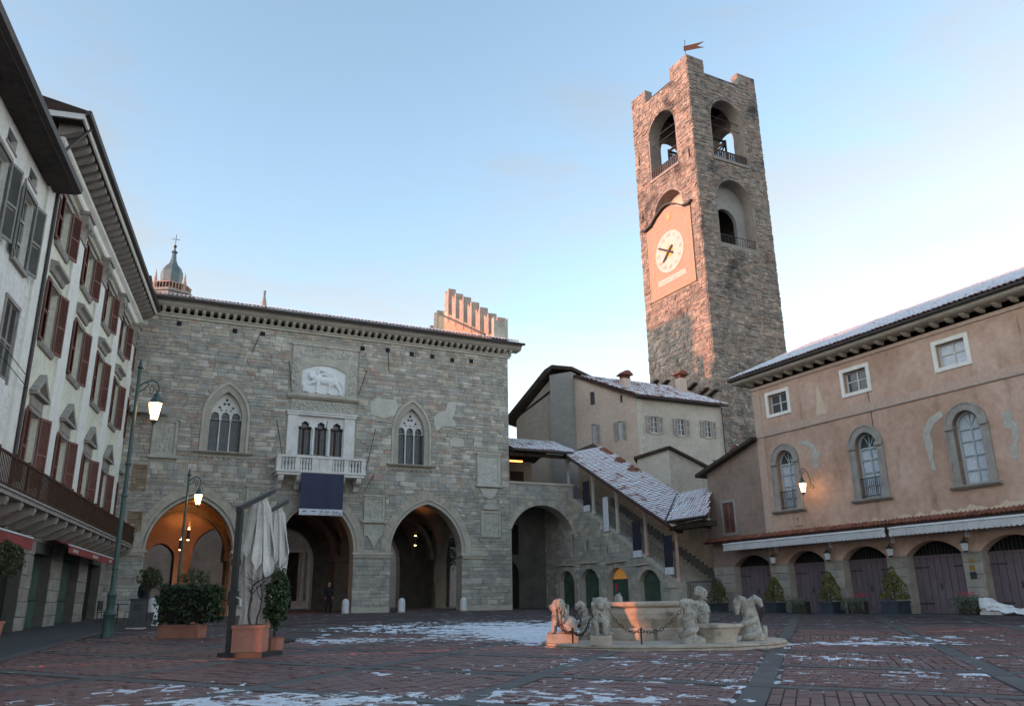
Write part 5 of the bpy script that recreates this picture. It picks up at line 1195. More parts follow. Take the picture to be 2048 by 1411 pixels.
# stair
st = thing('covered_stair', 'covered stone stair descending right under a snow-dusted tile roof', 'staircase', SO, SA)
S0, S1 = (-.1, 7.55), (9.9, 2.15)
def zst(u): return S0[1] + (S1[1] - S0[1]) * (u - S0[0]) / (S1[0] - S0[0])
DSS = [(-1.85, -.1, 2.42, 3.05), (.75, 2.72, 2.45, 3.08), (3.75, 5.75, 2.35, 3.02), (6.85, 8.72, 2.15, 2.78)]
so = [(-4.2, 0)]
for a, b, zs, za in DSS: so += opening(a, b, 0, zs, za)
so += [(10.6, 0), (10.6, 1.9), (9.9, zst(9.9)), (-.1, zst(-.1)), (-.1, 7.4), (-4.2, 7.4)]
slits = [rect(-.22, .05, 3.98, 5.28), rect(1.42, 1.72, 4.0, 4.78), rect(3.7, 3.85, 3.9, 4.3)]
sw = wall(so, slits, 0, .7).build('wall', 'pal_mortar', st)
av = [opening(a - .3, b + .3, -1, zs, za + .34) for a, b, zs, za in DSS] + [rect(a[0][0] - .05, a[2][0] + .05, a[0][1] - .05, a[1][1] + .05) for a in slits]
av += [[(-.1, 8.5), (-.1, zst(-.1)), (10.7, zst(10.7)), (10.7, 8.5)]]
stones(sw, 'pal_stone', -4.1, 10.55, .3, 7.5, av, (.17, .30), (.28, .8), seed=31, nparts=300, tf=lambda x, z, r: r.choice([.1, .15, .25, .35, .5, .75, .95]) + .04 * r.random())
for q in slits: MB().box(q[0][0], .3, q[0][1], q[2][0], .32, q[1][1]).build('slit', 'dark', st)
for i, (a, b, zs, za) in enumerate(DSS):
    A = arch(a, b, zs, za, 6); B = arch(a - .28, b + .28, zs, za + .32, 6)
    for k in range(len(A) - 1): MB().prism([A[k], A[k + 1], B[k + 1], B[k]], -.03 - .015 * random.random(), .0, random.choice([.2, .42, .3])).build('voussoir', 'pal_stone', sw)
    d = MB().box(a, .34, .3, b, .38, zs - .02).build('door', 'shop_green', st)
    n = 6
    for k in range(n): MB().box(a + (b - a) * k / n + .012, .31, .5, a + (b - a) * (k + 1) / n - .012, .34, zs - .06).build('plank', 'shop_green', d)
    MB().box(a, .29, zs - .06, b, .36, zs + .02).build('transom', 'shop_green', d)
    if i == 2: MB().prism(arch(a, b, zs + .02, za, 6), .36, .38).build('fanlight', 'warm_glow', d)
    else: MB().prism(arch(a, b, zs + .02, za, 6), .30, .36).build('fanlight', 'shop_green', d)
for (a, z1, b, z2) in ((-2.05, 3.4, .03, 3.34), (.86, 3.4, 2.75, 3.38), (3.68, 3.28, 5.8, 3.34), (6.65, 3.02, 7.95, 3.06)):
    MB().prism([(a, z1), (b, z2), (b, z2 + .09), (a, z1 + .09)], -.16, 0).build('hood_mould', 'pal_trim', sw)
MB().box(4.05, .28, 1.7, 4.25, .31, 2.1).build('poster', 'petal', st); MB().box(4.35, .28, .9, 4.5, .31, 1.6).build('poster', 'board_light', st)
# steps and rake wall cap, back wall
n = 34
for k in range(n):
    u0 = S0[0] + (S1[0] + 1.6 - S0[0]) * k / n; u1 = S0[0] + (S1[0] + 1.6 - S0[0]) * (k + 1) / n; z = zst(u1) - .12
    MB().box(u0, .7, z - .6, u1, 3.1, z).build('step', 'pal_trim', st)
    MB().box(u0, 3.1, z - .1, u1, 3.16, z + .55).build('dado_step', 'pier', st)
MB().prism([(-.1, zst(-.1) - .02), (10.3, zst(10.3) - .02), (10.3, zst(10.3) + .09), (-.1, zst(-.1) + .09)], -.06, .75).build('rake_cap', 'pal_trim', st)
bw = [(-4, 2), (13.6, .4), (13.6, 4.9), (10.6, 4.9), (-1, 10.7), (-4, 10.7)]
MB().prism(bw, 3.16, 3.6).build('back_wall', 'plaster_stair', st)
for u in (1.0, 3.1, 5.2, 7.3, 9.4, 11.7):
    z = max(zst(u), 2.2) + .9; MB().box(u - .42, 3.13, z, u + .42, 3.16, z + 1.5).build('niche_panel', 'plaster_band', st)
# columns and railings
for i, u in enumerate((2.2, 4.75, 7.45, 10.1)):
    zb = zst(u) + .06 if i < 3 else 2.05; h = 2.62
    c = MB().lathe([(.19, zb), (.19, zb + .12), (.13, zb + .18), (.12, zb + .25), (.105, zb + h - .42), (.13, zb + h - .36), (.12, zb + h - .3), (.19, zb + h - .12), (.21, zb + h - .1), (.21, zb + h)], (u, .2, 0), 10)
    c.build('column', 'pal_trim' if i < 2 else 'church_pink', st, True)
MB().box(9.75, -.2, .3, 10.45, .55, 1.75).box(9.68, -.26, 1.75, 10.52, .6, 2.02).build('newel_pedestal', 'pal_trim', st)
for a, b in ((-.05, 2.1), (2.35, 4.6), (4.9, 7.3), (7.6, 9.95)):
    g = MB(); g.tube([(a, .3, zst(a) + .95), (b, .3, zst(b) + .95)], .02, 5); k = a + .06
    while k < b: g.tube([(k, .3, zst(k) + .08), (k, .3, zst(k) + .95)], .010, 4); k += .12
    g.build('railing', 'iron', st)
g = MB().tube([(10.5, .3, 2.0), (13.3, .3, 2.0)], .02, 5).tube([(10.5, .3, .9), (13.3, .3, .9)], .02, 5); k = 10.6
while k < 13.3: g.tube([(k, .3, .75), (k, .3, 2.1)], .012, 4); k += .13
g.build('gate_railing', 'iron', st)
# roof over the stair: eave falls with the stair, tiles climb towards the back
E0, E1 = Vector((.35, -.6, 10.45)), Vector((10.55, -.6, 5.0)); B0, B1 = Vector((-.2, 2.0, 11.5)), Vector((10.8, 2.0, 5.62))
fasc = MB()
def slab4(m, a, b, c, d, th=.12):
    a, b, c, d = map(Vector, (a, b, c, d)); nrm = (b - a).cross(d - a).normalized()
    if nrm.z < 0: nrm = -nrm
    lo = [p - nrm * th for p in (a, b, c, d)]; up = [a, b, c, d]
    m.face(up); m.face(lo[::-1])
    for i in range(4): m.face([up[i], up[(i + 1) % 4], lo[(i + 1) % 4], lo[i]])
    return m
rfo = slab4(MB(), E0, E1, B1, B0).build('stair_roof', 'roof_deck', st)
ev = (E1 - E0).normalized(); up_ = (B0 - E0); up_ = (up_ - ev * up_.dot(ev)).normalized()
Lr = (E1 - E0).length
tiles(rfo, 'tile_stair', E0 - up_ * .06 + Vector((0, 0, .02)), ev, up_, int(Lr / .2) + 3, 9, .2, .42, 300, 12, lambda a, b: b < 2.75, lambda p: p.y)
MB().tube([E0 + Vector((-.1, -.06, -.02)), E1 + Vector((.1, -.06, -.02))], .075, 8).build('gutter', 'gutter', st, True)
pl_ = MB(); a, b = E0 + Vector((0, .45, -.16)), E1 + Vector((0, .45, -.16))
pl_.prism([(a.x, a.z - .28), (b.x, b.z - .28), (b.x, b.z), (a.x, a.z)], -.02, .35).build('rafter_beam', 'wood_dark', st)
pl_ = MB().prism([(E0.x, E0.z - .22), (E1.x, E1.z - .22), (E1.x, E1.z - .05), (E0.x, E0.z - .05)], -.56, -.50).build('fascia', 'tile_bare', st)
k = .6
while k < 10.4:
    z = E0.z + (E1.z - E0.z) * (k - E0.x) / (E1.x - E0.x); MB().box(k - .06, -.5, z - .2, k + .06, 3.2, z - .08).build('rafter', 'wood_dark', st); k += .75
# foot roof turning towards the wing
F0, F1 = Vector((10.3, -.6, 5.17)), Vector((13.6, -.6, 5.17)); F2, F3 = Vector((11.55, 1.5, 6.6)), Vector((8.3, 2.0, 6.94))
fr_ = slab4(MB(), F0, F1, F2, F3).build('foot_roof', 'roof_deck', st)
ev2 = (F1 - F0).normalized(); u2 = Vector((0, 2.1, 1.43)).normalized()
tiles(fr_, 'tile_stair', Vector((7.8, -.6, 5.17)) - u2 * .06 + Vector((0, 0, .02)), ev2, u2, 30, 12, .2, .42, 0, 14, lambda a, b: 10.3 - .6 * b <= 7.8 + a <= 13.5 - .79 * b and b < 3.0)
MB().tube([F0 + Vector((0, -.06, -.02)), F1 + Vector((0, -.06, -.02))], .075, 8).build('gutter', 'gutter', st, True)
MB().prism([(10.3, 4.72), (13.3, 4.72), (13.3, 5.0), (10.3, 5.0)], -.4, .3).build('beam', 'wood_dark', st)
MB().tube([F0 + Vector((0, 0, .06)), F3 + Vector((0, 0, .08))], .07, 6).build('valley', 'gutter', st)
# banners between the columns
for (u, z0, z1, wd, m, lab) in ((1.85, 6.98, 8.5, .72, 'banner_dark', 'topmost dark banner with white foot beside the highest stair column'), (6.95, 3.87, 5.5, .8, 'banner_dark', 'dark banner with white foot left of the third stair column'), (9.72, 2.82, 4.5, .72, 'banner_dark', 'lowest dark banner with white foot by the bottom stair column'), (3.95, 5.2, 7.25, .55, 'banner_white', 'plain white banner hanging between the upper stair columns')):
    t_ = thing('stair_banner', lab, 'banner', SO, SA, 'banners on the covered stair' if 'dark' in m else None)
    cloth(u - wd / 2, u + wd / 2, z0, z1, -.1, .015, 8).build('cloth', m, t_, True)
    if 'dark' in m: cloth(u - wd / 2, u + wd / 2, z0 - .38, z0, -.1, .015, 8).build('foot_strip', 'banner_white', t_, True)
# ------------------------------------------------------------------ old house behind the stair
HO = Vector((9.09, 58.0)); dP = Vector((.900, .436)); dH = Vector((-.848, .530))
hs_ = thing('old_house', 'tall beige house with tiled gable roof between stair and clock tower', 'house', (HO.x, HO.y, 0), PA)
inv = Matrix.Rotation(-PA, 2)
def hl(a, b=0):                                             # a metres along the gable face (left), b along the front (right)
    v = inv @ (dH * a + dP * b); return v
def hwall(pts, holes, frm, mt, nm, par, y0=0, dep=.35):
    m = wall(pts, holes, y0, dep); m.xf(frm); return m.build(nm, mt, par)
HW_ = 7.85; ZE = 15.45
FR0 = Matrix.Identity(4)
wins = [(1.48, 12.88, 14.1), (3.92, 12.85, 14.1), (6.42, 12.9, 14.15)]
hw = hwall([(0, 4), (HW_, 4), (HW_, ZE), (0, ZE)], [rect(c - .36, c + .36, a, b) for c, a, b in wins] + [rect(6.6, 7.4, 10.3, 11.2)], FR0, 'plaster_house', 'wall', hs_)
ms = slat_shutter('shutter', .36, 1.26, 'shutter_mauve')
for c, a, b in wins:
    w_ = casement(hs_, c, a, b, .36, .15, 'win_frame', 'pane', 2); put('shutter', ms, w_, (c - .74, -.05, a - .02), R(4)); put('shutter', ms, w_, (c + .36, -.02, a - .02), -R(5))
    MB().box(c - .42, -.06, a - .1, c + .42, 0, a - .02).build('sill', 'plaster_shed', w_)
MB().box(6.6, .15, 10.3, 7.4, .18, 11.2).build('window', 'pane', hs_)
v = hl(1); ga = math.atan2(v.y, v.x)
GF = Matrix.Rotation(ga + math.pi, 4, 'Z')                  # gable face: local x runs right, so -a is left along the face
GW = 10.4
gwin = [(-3.55, 12.42, 13.85, .2), (-1.42, 12.42, 13.8, .2), (-3.58, 15.35, 16.35, .2), (-1.2, 15.2, 15.75, .1)]
gwl = hwall([(-5.1, 4), (0, 4), (0, ZE), (-5.1, 17.85)], [rect(c - w, c + w, a, b) for c, a, b, w in gwin], GF, 'plaster_pink', 'gable_wall', hs_)
for i, (c, a, b, w) in enumerate(gwin):
    m = MB().box(c - w, .16, a, c + w, .19, b); m.xf(GF); wo_ = m.build('window', 'pane' if i > 1 else 'win_frame', hs_)
    if i < 2:
        m = MB().box(c - w + .05, .14, a + .05, c + w - .05, .16, b - .05); m.xf(GF); m.build('pane', 'pane_light', wo_)
        o = put('shutter', ms, wo_, GF @ Vector((c + w, -.05, a - .02)), ga + math.pi); o.scale = (.8, 1, 1.1)
        if i: o = put('shutter', ms, wo_, GF @ Vector((c - w - .3, -.05, a - .02)), ga + math.pi); o.scale = (.8, 1, 1.1)
m = MB().box(-6.95, -.55, 4, -5.05, .35, 18.1); m.xf(GF); m.build('buttress', 'plaster_grey', hs_)
m = MB().prism([(-GW, 4), (-6.9, 4), (-6.9, 18.2), (-GW, 15.0)], .0, .35); m.xf(GF); m.build('gable_wall', 'plaster_house', hs_)
m = MB().prism([(-7.3, 18.55), (-6.6, 18.85), (-4.8, 18.4), (-4.8, 18.15), (-6.6, 18.55), (-GW - .75, 14.75), (-GW - .75, 15.0)], -.75, 4.5); m.xf(GF); m.build('gable_roof_edge', 'wood_dark', hs_)
# bulk behind
a0, a1 = hl(0, .3), hl(0, HW_); b1 = hl(GW, HW_); b0 = hl(GW, .3)
MB().prismz([(a0.x, a0.y + .3), (a1.x, a1.y + .3), (b1.x, b1.y), (b0.x, b0.y)], 4, 15.0).build('body', 'plaster_house', hs_)
# front roof slope
rdg0, rdg1 = hl(5.2, -.2), hl(5.2, HW_ + .2); ea0, ea1 = Vector((-.35, -.45)), Vector((HW_ + .35, -.45))
R4 = [(ea0.x, ea0.y, ZE - .02), (ea1.x, ea1.y, ZE - .02), (rdg1.x, rdg1.y, 18.0), (rdg0.x, rdg0.y, 18.0)]
hr = slab4(MB(), *R4).build('roof', 'roof_deck', hs_)
evh = Vector((1, 0, 0)); uh = Vector(R4[3]) - Vector(R4[0]); uh = (uh - evh * uh.dot(evh)).normalized()
sh = (Vector(R4[3]) - Vector(R4[0])).dot(evh); lenu = (Vector(R4[3]) - Vector(R4[0])).dot(uh)
tiles(hr, 'tile_house', Vector((ea0.x - 5, ea0.y - .05, ZE + .02)), evh, uh, 68, 14, .2, .42, 0, 15, lambda a, b: 0 <= (a - 5) - sh * b / lenu <= HW_ + .7 and b < lenu)
m = MB()
bk_ = hl(GW, 0); R5 = [(rdg0.x, rdg0.y, 18.0), (rdg1.x, rdg1.y, 18.0), (hl(GW + .6, HW_).x, hl(GW + .6, HW_).y, 15.0), (hl(GW + .6, 0).x, hl(GW + .6, 0).y, 15.0)]
slab4(m, *R5).build('rear_roof', 'roof_deck', hs_)
MB().tube([(ea0.x, ea0.y - .05, ZE - .05), (ea1.x, ea1.y - .05, ZE - .05)], .06, 6).build('gutter', 'gutter', hs_)
MB().tube([(HW_ - .05, -.12, 15.3), (HW_ - .05, -.12, 5)], .05, 6).build('downpipe', 'gutter', hs_)
qn = MB(); k = 9; r = random.Random(8)
while k < 15.2: h = r.uniform(.25, .4); qn.box(-.02, -.03, k, r.uniform(.2, .5), 0, k + h - .02); k += h
qn.build('quoin', 'plaster_shed', hs_)
m = MB().prismx([(0, 0), (0, 0), (0, 0)], 0, 0)
for (u, yb, zb, zt, lab) in ((.45, 2.0, 15.2, 17.35, 'squat chimney with tiled cap at the left of the house roof'), (5.9, 2.2, 15.5, 18.0, 'tall chimney with tiled cap nearest the clock tower')):
    p = HO + dP * u + Vector((-.436, .900)) * yb
    c = thing('roof_chimney', lab, 'chimney', (p.x, p.y, 0), PA, 'chimneys on the old house')
    MB().box(-.32, -.32, zb, .32, .32, zt).build('stack', 'plaster_pink', c)
    for sx in (-.24, -.08, .08, .24): MB().box(sx - .04, -.3, zt, sx + .04, .3, zt + .28).build('vent_brick', 'tile_bare', c)
    MB().prism([(-.52, zt + .28), (.52, zt + .28), (.15, zt + .6), (-.15, zt + .6)], -.48, .48).build('cap', 'tile_bare', c)
# small shed in front of the house
sd_ = thing('annex', 'small beige annex with dark sloping roof edge above the stair roof', 'building', (10.44, 54.0, 0), R(-14))
SH = [(-2.15, 5.5), (0, 5.5), (0, 10.8), (-2.15, 10.25)]
wall(SH, [rect(-.62, -.2, 7.95, 8.45)], 0, .3).build('wall', 'plaster_shed', sd_)
MB().box(-.62, .25, 7.95, -.2, .28, 8.45).build('window', 'dark', sd_)
m = MB().prism([(0, 5.5), (2.6, 5.5), (2.6, 9.55), (0, 10.8)], 0, 3.0); m.xf(Matrix.Rotation(R(26), 4, 'Z')); m.build('side_wall', 'plaster_house', sd_)
MB().prism([(-2.35, 10.22), (.02, 10.83), (.02, 11.0), (-2.35, 10.4)], -.25, 3.2).build('roof', 'wood_dark', sd_)
m = MB().prism([(0, 10.83), (2.75, 9.5), (2.75, 9.68), (0, 11.0)], -.25, 3.2); m.xf(Matrix.Rotation(R(26), 4, 'Z')); m.build('roof', 'wood_dark', sd_)
MB().box(-2.1, .3, 5.5, 2.0, 3, 9.5).build('body', 'plaster_house', sd_)
# ------------------------------------------------------------------ clock tower (sunlit face y=0, x from -9.15 to 0; right-hand face at x=0 running +y)
TO = (17.81, 68.63, 0); TA = RA; TW = 9.1
tw = thing('clock_tower', 'tall square stone bell tower with painted clock and corner merlons', 'tower', TO, TA)
TZ = 51.55
def tface(tag, holes, rot, org, avoid, seed, np_, vis, zlo):
    M = Matrix.Translation((*org, 0)) @ Matrix.Rotation(rot, 4, 'Z')
    m = wall([(0, 0), (TW, 0), (TW, TZ), (0, TZ)], holes, 0, 1.3); m.xf(M); w_ = m.build('wall', 'tower_mortar', tw)
    if avoid is not None: stones(w_, 'tower_stone', 0, TW, zlo, TZ, avoid, (.14, .29), (.22, .72), face=(org, rot), seed=seed, nparts=np_, proud=(.02, .11), tf=None, vis=vis)
    return w_
bel = opening(2.5, 6.65, 42.35, 47.0, 49.15); low = opening(2.25, 6.85, 33.2, 37.8, 40.15)
lowl = opening(2.5, 6.9, 35.5, 37.9, 40.0)
f1 = tface('left', [bel, lowl], 0, (-TW, 0), [opening(2.3, 6.85, 42.1, 47, 49.3), opening(2.3, 7.1, 35.5, 37.9, 40.2), rect(1.05, 8.0, 29.2, 37.1)], 41, 150, None, 17)
f2 = tface('right', [bel, low], math.pi / 2, (0, 0), [opening(2.3, 6.85, 42.1, 47, 49.3), opening(2.05, 7.05, 33.0, 37.8, 40.35)], 42, 150, None, 8)
tface('back', [bel], math.pi, (0, TW), None, 43, 0, None, 0)
tface('far', [bel], -math.pi / 2, (-TW, TW), None, 44, 0, None, 0)
# merlons at the corners, parapet coping
for (x0, x1, y0, y1) in ((-2.6, 0, 0, .9), (-.9, 0, .9, 2.2), (-TW, -TW + 2.4, 0, .9), (-TW, -TW + .9, .9, 2.2), (-.9, 0, TW - 2.4, TW), (-2.6, -.9, TW - .9, TW), (-TW, -TW + 2.4, TW - .9, TW), (-TW, -TW + .9, TW - 2.3, TW - .9)):
    mm_ = MB().box(x0, y0, TZ, x1, y1, 53.2).build('merlon', 'tower_mortar', tw)
    if y0 == 0: stones(mm_, 'tower_stone', x0, x1, TZ, 53.18, [], (.24, .4), (.35, .9), face=((0, 0), 0), seed=int(x0 * 10) + 50, nparts=0, proud=(.02, .07), field='stone_course')
    if x1 == 0: stones(mm_, 'tower_stone', y0, y1, TZ, 53.18, [], (.24, .4), (.35, .9), face=((0, 0), math.pi / 2), seed=int(y0 * 10) + 70, nparts=0, proud=(.02, .07), field='stone_course')
MB().box(-TW + 2.4, -.08, TZ - .02, -2.6, .9, TZ + .1).box(-.9, 2.2, TZ - .02, .08, TW - 2.4, TZ + .1).build('coping', 'gutter', tw)
MB().box(-TW + 1.2, 1.2, 51.0, -1.2, TW - 1.2, 51.3).build('tower_roof', 'dark', tw)
MB().box(-TW + 1.2, 1.2, 41.6, -1.2, TW - 1.2, 41.95).build('belfry_floor', 'interior', tw)
MB().box(-TW + 1.2, 1.2, 32.0, -1.2, TW - 1.2, 32.4).build('lower_floor', 'interior', tw)
# brick rims of the arches
for rot, org, dims in ((0, (-TW, 0), (2.5, 6.65, 47.0, 49.15)), (math.pi / 2, (0, 0), (2.5, 6.65, 47.0, 49.15)), (math.pi / 2, (0, 0), (2.25, 6.85, 37.8, 40.15)), (0, (-TW, 0), (2.5, 6.9, 37.9, 40.0))):
    xl, xr, zs, za = dims; A = arch(xl, xr, zs, za, 11); B = arch(xl - .22, xr + .22, zs, za + .24, 11); M = Matrix.Translation((*org, 0)) @ Matrix.Rotation(rot, 4, 'Z')
    for k in range(len(A) - 1): m = MB().prism([A[k], A[k + 1], B[k + 1], B[k]], -.05 - .02 * random.random(), .0, .5 * random.random()); m.xf(M); m.build('voussoir', 'tower_stone', f1 if rot == 0 else f2)
# railings in the belfry openings, snow on the sills
for rot, org, nm in ((0, (-TW, 0), 'l'), (math.pi / 2, (0, 0), 'r')):
    M = Matrix.Translation((*org, 0)) @ Matrix.Rotation(rot, 4, 'Z')
    m = MB().box(2.3, -.15, 42.0, 6.85, .05, 42.3).xf(M); rl = m.build('belfry_railing', 'tower_mortar', tw)
    m = MB().box(2.45, -.05, 43.15, 6.7, .05, 43.25).xf(M); m.build('hand_rail', 'wood_dark', rl)
    k = 2.5
    while k < 6.6: m = MB().box(k, -.06, 42.3, k + .16, .04, 43.15).xf(M); m.build('picket', 'wood_soffit', rl); k += .29
    m = MB().box(2.5, .3, 42.36, 6.65, 1.2, 42.44).xf(M); m.build('sill_snow', 'snow', rl)
    m = MB()
    for z in (46.4, 47.3): m.tube([(2.5, .5, z), (6.65, .5, z - .1)], .04, 5)
    m.xf(M); m.build('tie_rod', 'iron', tw)
# bells and their frame
bl = MB().lathe([(.95, 0), (.9, .1), (.72, .45), (.58, .95), (.5, 1.3), (.3, 1.55), (.0, 1.6)], (-4.55, 4.55, 44.6), 20); bl.build('bell', 'bronze', tw, True)
MB().lathe([(.6, 0), (.55, .1), (.42, .4), (.32, .85), (.0, 1.0)], (-5.9, 5.6, 44.9), 16).build('bell', 'bronze', tw, True)
MB().lathe([(.6, 0), (.55, .1), (.42, .4), (.32, .85), (.0, 1.0)], (-3.0, 3.4, 45.2), 16).build('bell', 'bronze', tw, True)
bf = MB()
for x, y in ((-6.6, 2.5), (-2.5, 2.5), (-6.6, 6.6), (-2.5, 6.6)): bf.tube([(x, y, 41.9), (x, y, 46.6)], .13, 5)
for a, b in (((-6.6, 2.5), (-2.5, 2.5)), ((-6.6, 6.6), (-2.5, 6.6)), ((-6.6, 2.5), (-6.6, 6.6)), ((-2.5, 2.5), (-2.5, 6.6)), ((-4.55, 2.5), (-4.55, 6.6))):
    bf.tube([(*a, 46.4), (*b, 46.4)], .14, 5); bf.tube([(*a, 42.2), (*b, 46.2)], .09, 5); bf.tube([(*b, 42.2), (*a, 46.2)], .09, 5)
bf.build('bell_frame', 'iron', tw)
# lower niche on the right-hand face: inner wall with a smaller arch
M2 = Matrix.Rotation(math.pi / 2, 4, 'Z')
m = wall(rect(2.0, 7.1, 32.4, 40.6), [opening(2.9, 5.7, 32.8, 36.2, 37.6)], 1.25, .4).xf(M2); m.build('niche_wall', 'plaster_grey', tw)
m = MB().box(2.25, .3, 33.2, 6.85, .36, 33.9); 
g = MB().tube([(2.3, .1, 34.1), (6.8, .1, 34.1)], .04, 5); k = 2.4
while k < 6.8: g.tube([(k, .1, 33.3), (k, .1, 34.1)], .02, 4); k += .3
g.xf(M2); g.build('niche_railing', 'iron', tw)
m = wall(rect(2.3, 7.1, 35.4, 40.4), [], 1.25, .2).xf(Matrix.Translation((-TW, 0, 0))); m.build('niche_wall', 'plaster_pink', tw)
# window slits
for (x, z) in ((-8.4, 45), (-.6, 47.6), (-8.4, 38.6), (-.7, 41.9)): MB().box(x - .06, -.095, z, x + .06, 0, z + 1.0).build('slit', 'dark', tw)
# painted clock panel
ck = MB().prism([(-7.9, 29.3), (-1.2, 29.3), (-1.2, 36.95), (-2.2, 37.15), (-3.0, 37.75), (-4.0, 38.2), (-4.55, 38.3), (-5.1, 38.2), (-6.1, 37.75), (-6.9, 37.15), (-7.9, 36.95)], -.13, 0).build('clock_panel', 'clock_plaster', tw)
cp = [(-8.5, 37.25), (-7.9, 37.1), (-6.95, 37.3), (-6.1, 37.9), (-5.1, 38.35), (-4.55, 38.45), (-4.0, 38.35), (-3.0, 37.9), (-2.15, 37.3), (-1.2, 37.1), (-.75, 37.25)]
MB().ring(cp, [(a, b + .16) for a, b in cp], -.42, 0).build('panel_hood', 'gutter', ck)
def line(x0, z0, x1, z1, w, m, y=-.145): 
    b = MB(); dx, dz = x1 - x0, z1 - z0; L = math.hypot(dx, dz); nx, nz_ = -dz / L * w / 2, dx / L * w / 2
    b.prism([(x0 + nx, z0 + nz_), (x1 + nx, z1 + nz_), (x1 - nx, z1 - nz_), (x0 - nx, z0 - nz_)], y, -.12); return b.build('painted_line', m, ck)
for x in (-7.82, -1.28): line(x, 29.34, x, 36.9, .16, 'clock_band')
line(-7.74, 29.42, -1.36, 29.42, .16, 'clock_band', -.143)
for x in (-7.2, -6.75, -2.35, -1.9): line(x, 29.9, x, 36.4, .06, 'clock_line', -.148)
for z in (30.0, 30.42, 31.15, 35.95, 36.4): line(-7.2, z, -1.9, z, .06, 'clock_line', -.151)
MB().lathe([(2.12, 0), (2.12, .04), (0, .045)], (0, 0, 0), 48).xf(Matrix.Translation((-4.58, -.13, 33.58)) @ Matrix.Rotation(R(90), 4, 'X')).build('dial', 'clock_white', ck)
MB().lathe([(.5, 0), (.5, .012)], (0, 0, 0), 24).xf(Matrix.Translation((-4.58, -.175, 33.58)) @ Matrix.Rotation(R(90), 4, 'X')).build('dial_sun', 'sunburst', ck)
sb = MB()
for k in range(12): a = k * math.pi / 6; sb.prism([(-4.58 + .5 * math.cos(a - .12), 33.58 + .5 * math.sin(a - .12)), (-4.58 + .5 * math.cos(a + .12), 33.58 + .5 * math.sin(a + .12)), (-4.58 + .85 * math.cos(a), 33.58 + .85 * math.sin(a))], -.187, -.17)
sb.build('sun_rays', 'sunburst', ck)
for k, nme in enumerate(('I', 'II', 'III', 'IV', 'V', 'VI', 'VII', 'VIII', 'IX', 'X', 'XI', 'XII')):
    a = R(90 - 30 * (k + 1)); text(nme, .5, (-4.58 + 1.66 * math.cos(a), -.18, 33.58 + 1.66 * math.sin(a)), (R(90), 0, 0), 'clock_text', ck)
def hand(an, L, w, nm):
    a = R(90 - an); d = Vector((math.cos(a), math.sin(a))); n_ = Vector((-d.y, d.x)); c = Vector((-4.58, 33.58))
    P = [c - d * .75 + n_ * w * .5, c - d * .6 - n_ * w, c - n_ * w * .8, c + d * L * .75 - n_ * w * .8, c + d * L, c + d * L * .75 + n_ * w * .8, c + n_ * w * .8, c - d * .6 + n_ * w]
    MB().prism([tuple(p) for p in P], -.29, -.24).build(nm, 'iron', ck)
hand(300, 1.95, .12, 'minute_hand'); hand(229, 1.35, .15, 'hour_hand')
MB().lathe([(.16, 0), (.16, .18)], (0, 0, 0), 12).xf(Matrix.Translation((-4.58, -.13, 33.58)) @ Matrix.Rotation(R(90), 4, 'X')).build('hand_boss', 'iron', ck)
MB().box(-6.6, -.15, 30.52, -2.5, -.13, 31.05).build('inscription_band', 'clock_white', ck)
r = random.Random(6); m = MB(); x = -6.4
while x < -2.7:
    if r.random() < .85: m.box(x, -.156, 30.64, x + r.uniform(.03, .1), -.149, 30.64 + r.uniform(.2, .28))
    x += .17
m.build('inscription', 'clock_text', ck)
MB().lathe([(.42, 0), (.42, .03)], (0, 0, 0), 20).xf(Matrix.Translation((-4.4, -.13, 37.2)) @ Matrix.Rotation(R(90), 4, 'X')).build('crest', 'clock_band', ck)
MB().prism([(-4.5, 36.95), (-4.3, 36.95), (-4.25, 37.4), (-4.4, 37.5), (-4.55, 37.4)], -.18, -.15).build('crest_figure', 'sunburst', ck)
# stepped stone hoods at the foot
for k, (x, z) in enumerate(((-8.6, 21.4), (-7.0, 21.0), (-5.2, 20.3), (-3.2, 19.8), (-1.7, 19.0), (-.6, 18.6))):
    MB().prism([(x - .1, z - .5), (x + .9, z - .15), (x + .9, z), (x - .1, z - .35)], -.5, 0).build('stone_hood', 'wood_dark', tw)
# weather flag
fl = thing('weather_flag', 'swallow-tailed iron flag on a rod above the tower corner', 'flag', (TO[0], TO[1], 0), TA)
MB().tube([(-.15, .15, 53.2), (-.15, .15, 55.0)], .03, 6).build('rod', 'iron', fl)
m = MB().prism([(-.1, 53.75), (1.9, 53.6), (1.2, 53.95), (1.95, 54.25), (-.1, 54.3)], .12, .17).xf(Matrix.Translation((-.1, 0, 0)) @ Matrix.Rotation(R(40), 4, 'Z')); m.build('flag_plate', 'rust', fl)
# ------------------------------------------------------------------ far church tower with dome, and pinnacle
dt = thing('dome_tower', 'distant church tower with ribbed grey onion dome and cross', 'tower', (-45.3, 100.2, 0), R(20))
MB().lathe([(3.0, 20), (3.0, 40.3), (3.25, 40.4), (3.25, 40.7)], (0, 0, 0), 8).build('shaft', 'church_stone', dt)
bt = MB()
for k in range(40): a = k * math.pi / 20; bt.box(2.55 * math.cos(a) - .05, 2.55 * math.sin(a) - .05, 40.7, 2.55 * math.cos(a) + .05, 2.55 * math.sin(a) + .05, 41.7)
bt.lathe([(2.65, 41.7), (2.65, 41.85), (2.4, 41.85)], (0, 0, 0), 8); bt.build('balustrade', 'church_pink', dt)
for k in range(4):
    a = R(45 + 90 * k); MB().lathe([(.18, 40.7), (.18, 42), (.22, 42.05), (.0, 43.6)], (2.5 * math.cos(a), 2.5 * math.sin(a), 0), 6).build('finial', 'church_pink', dt)
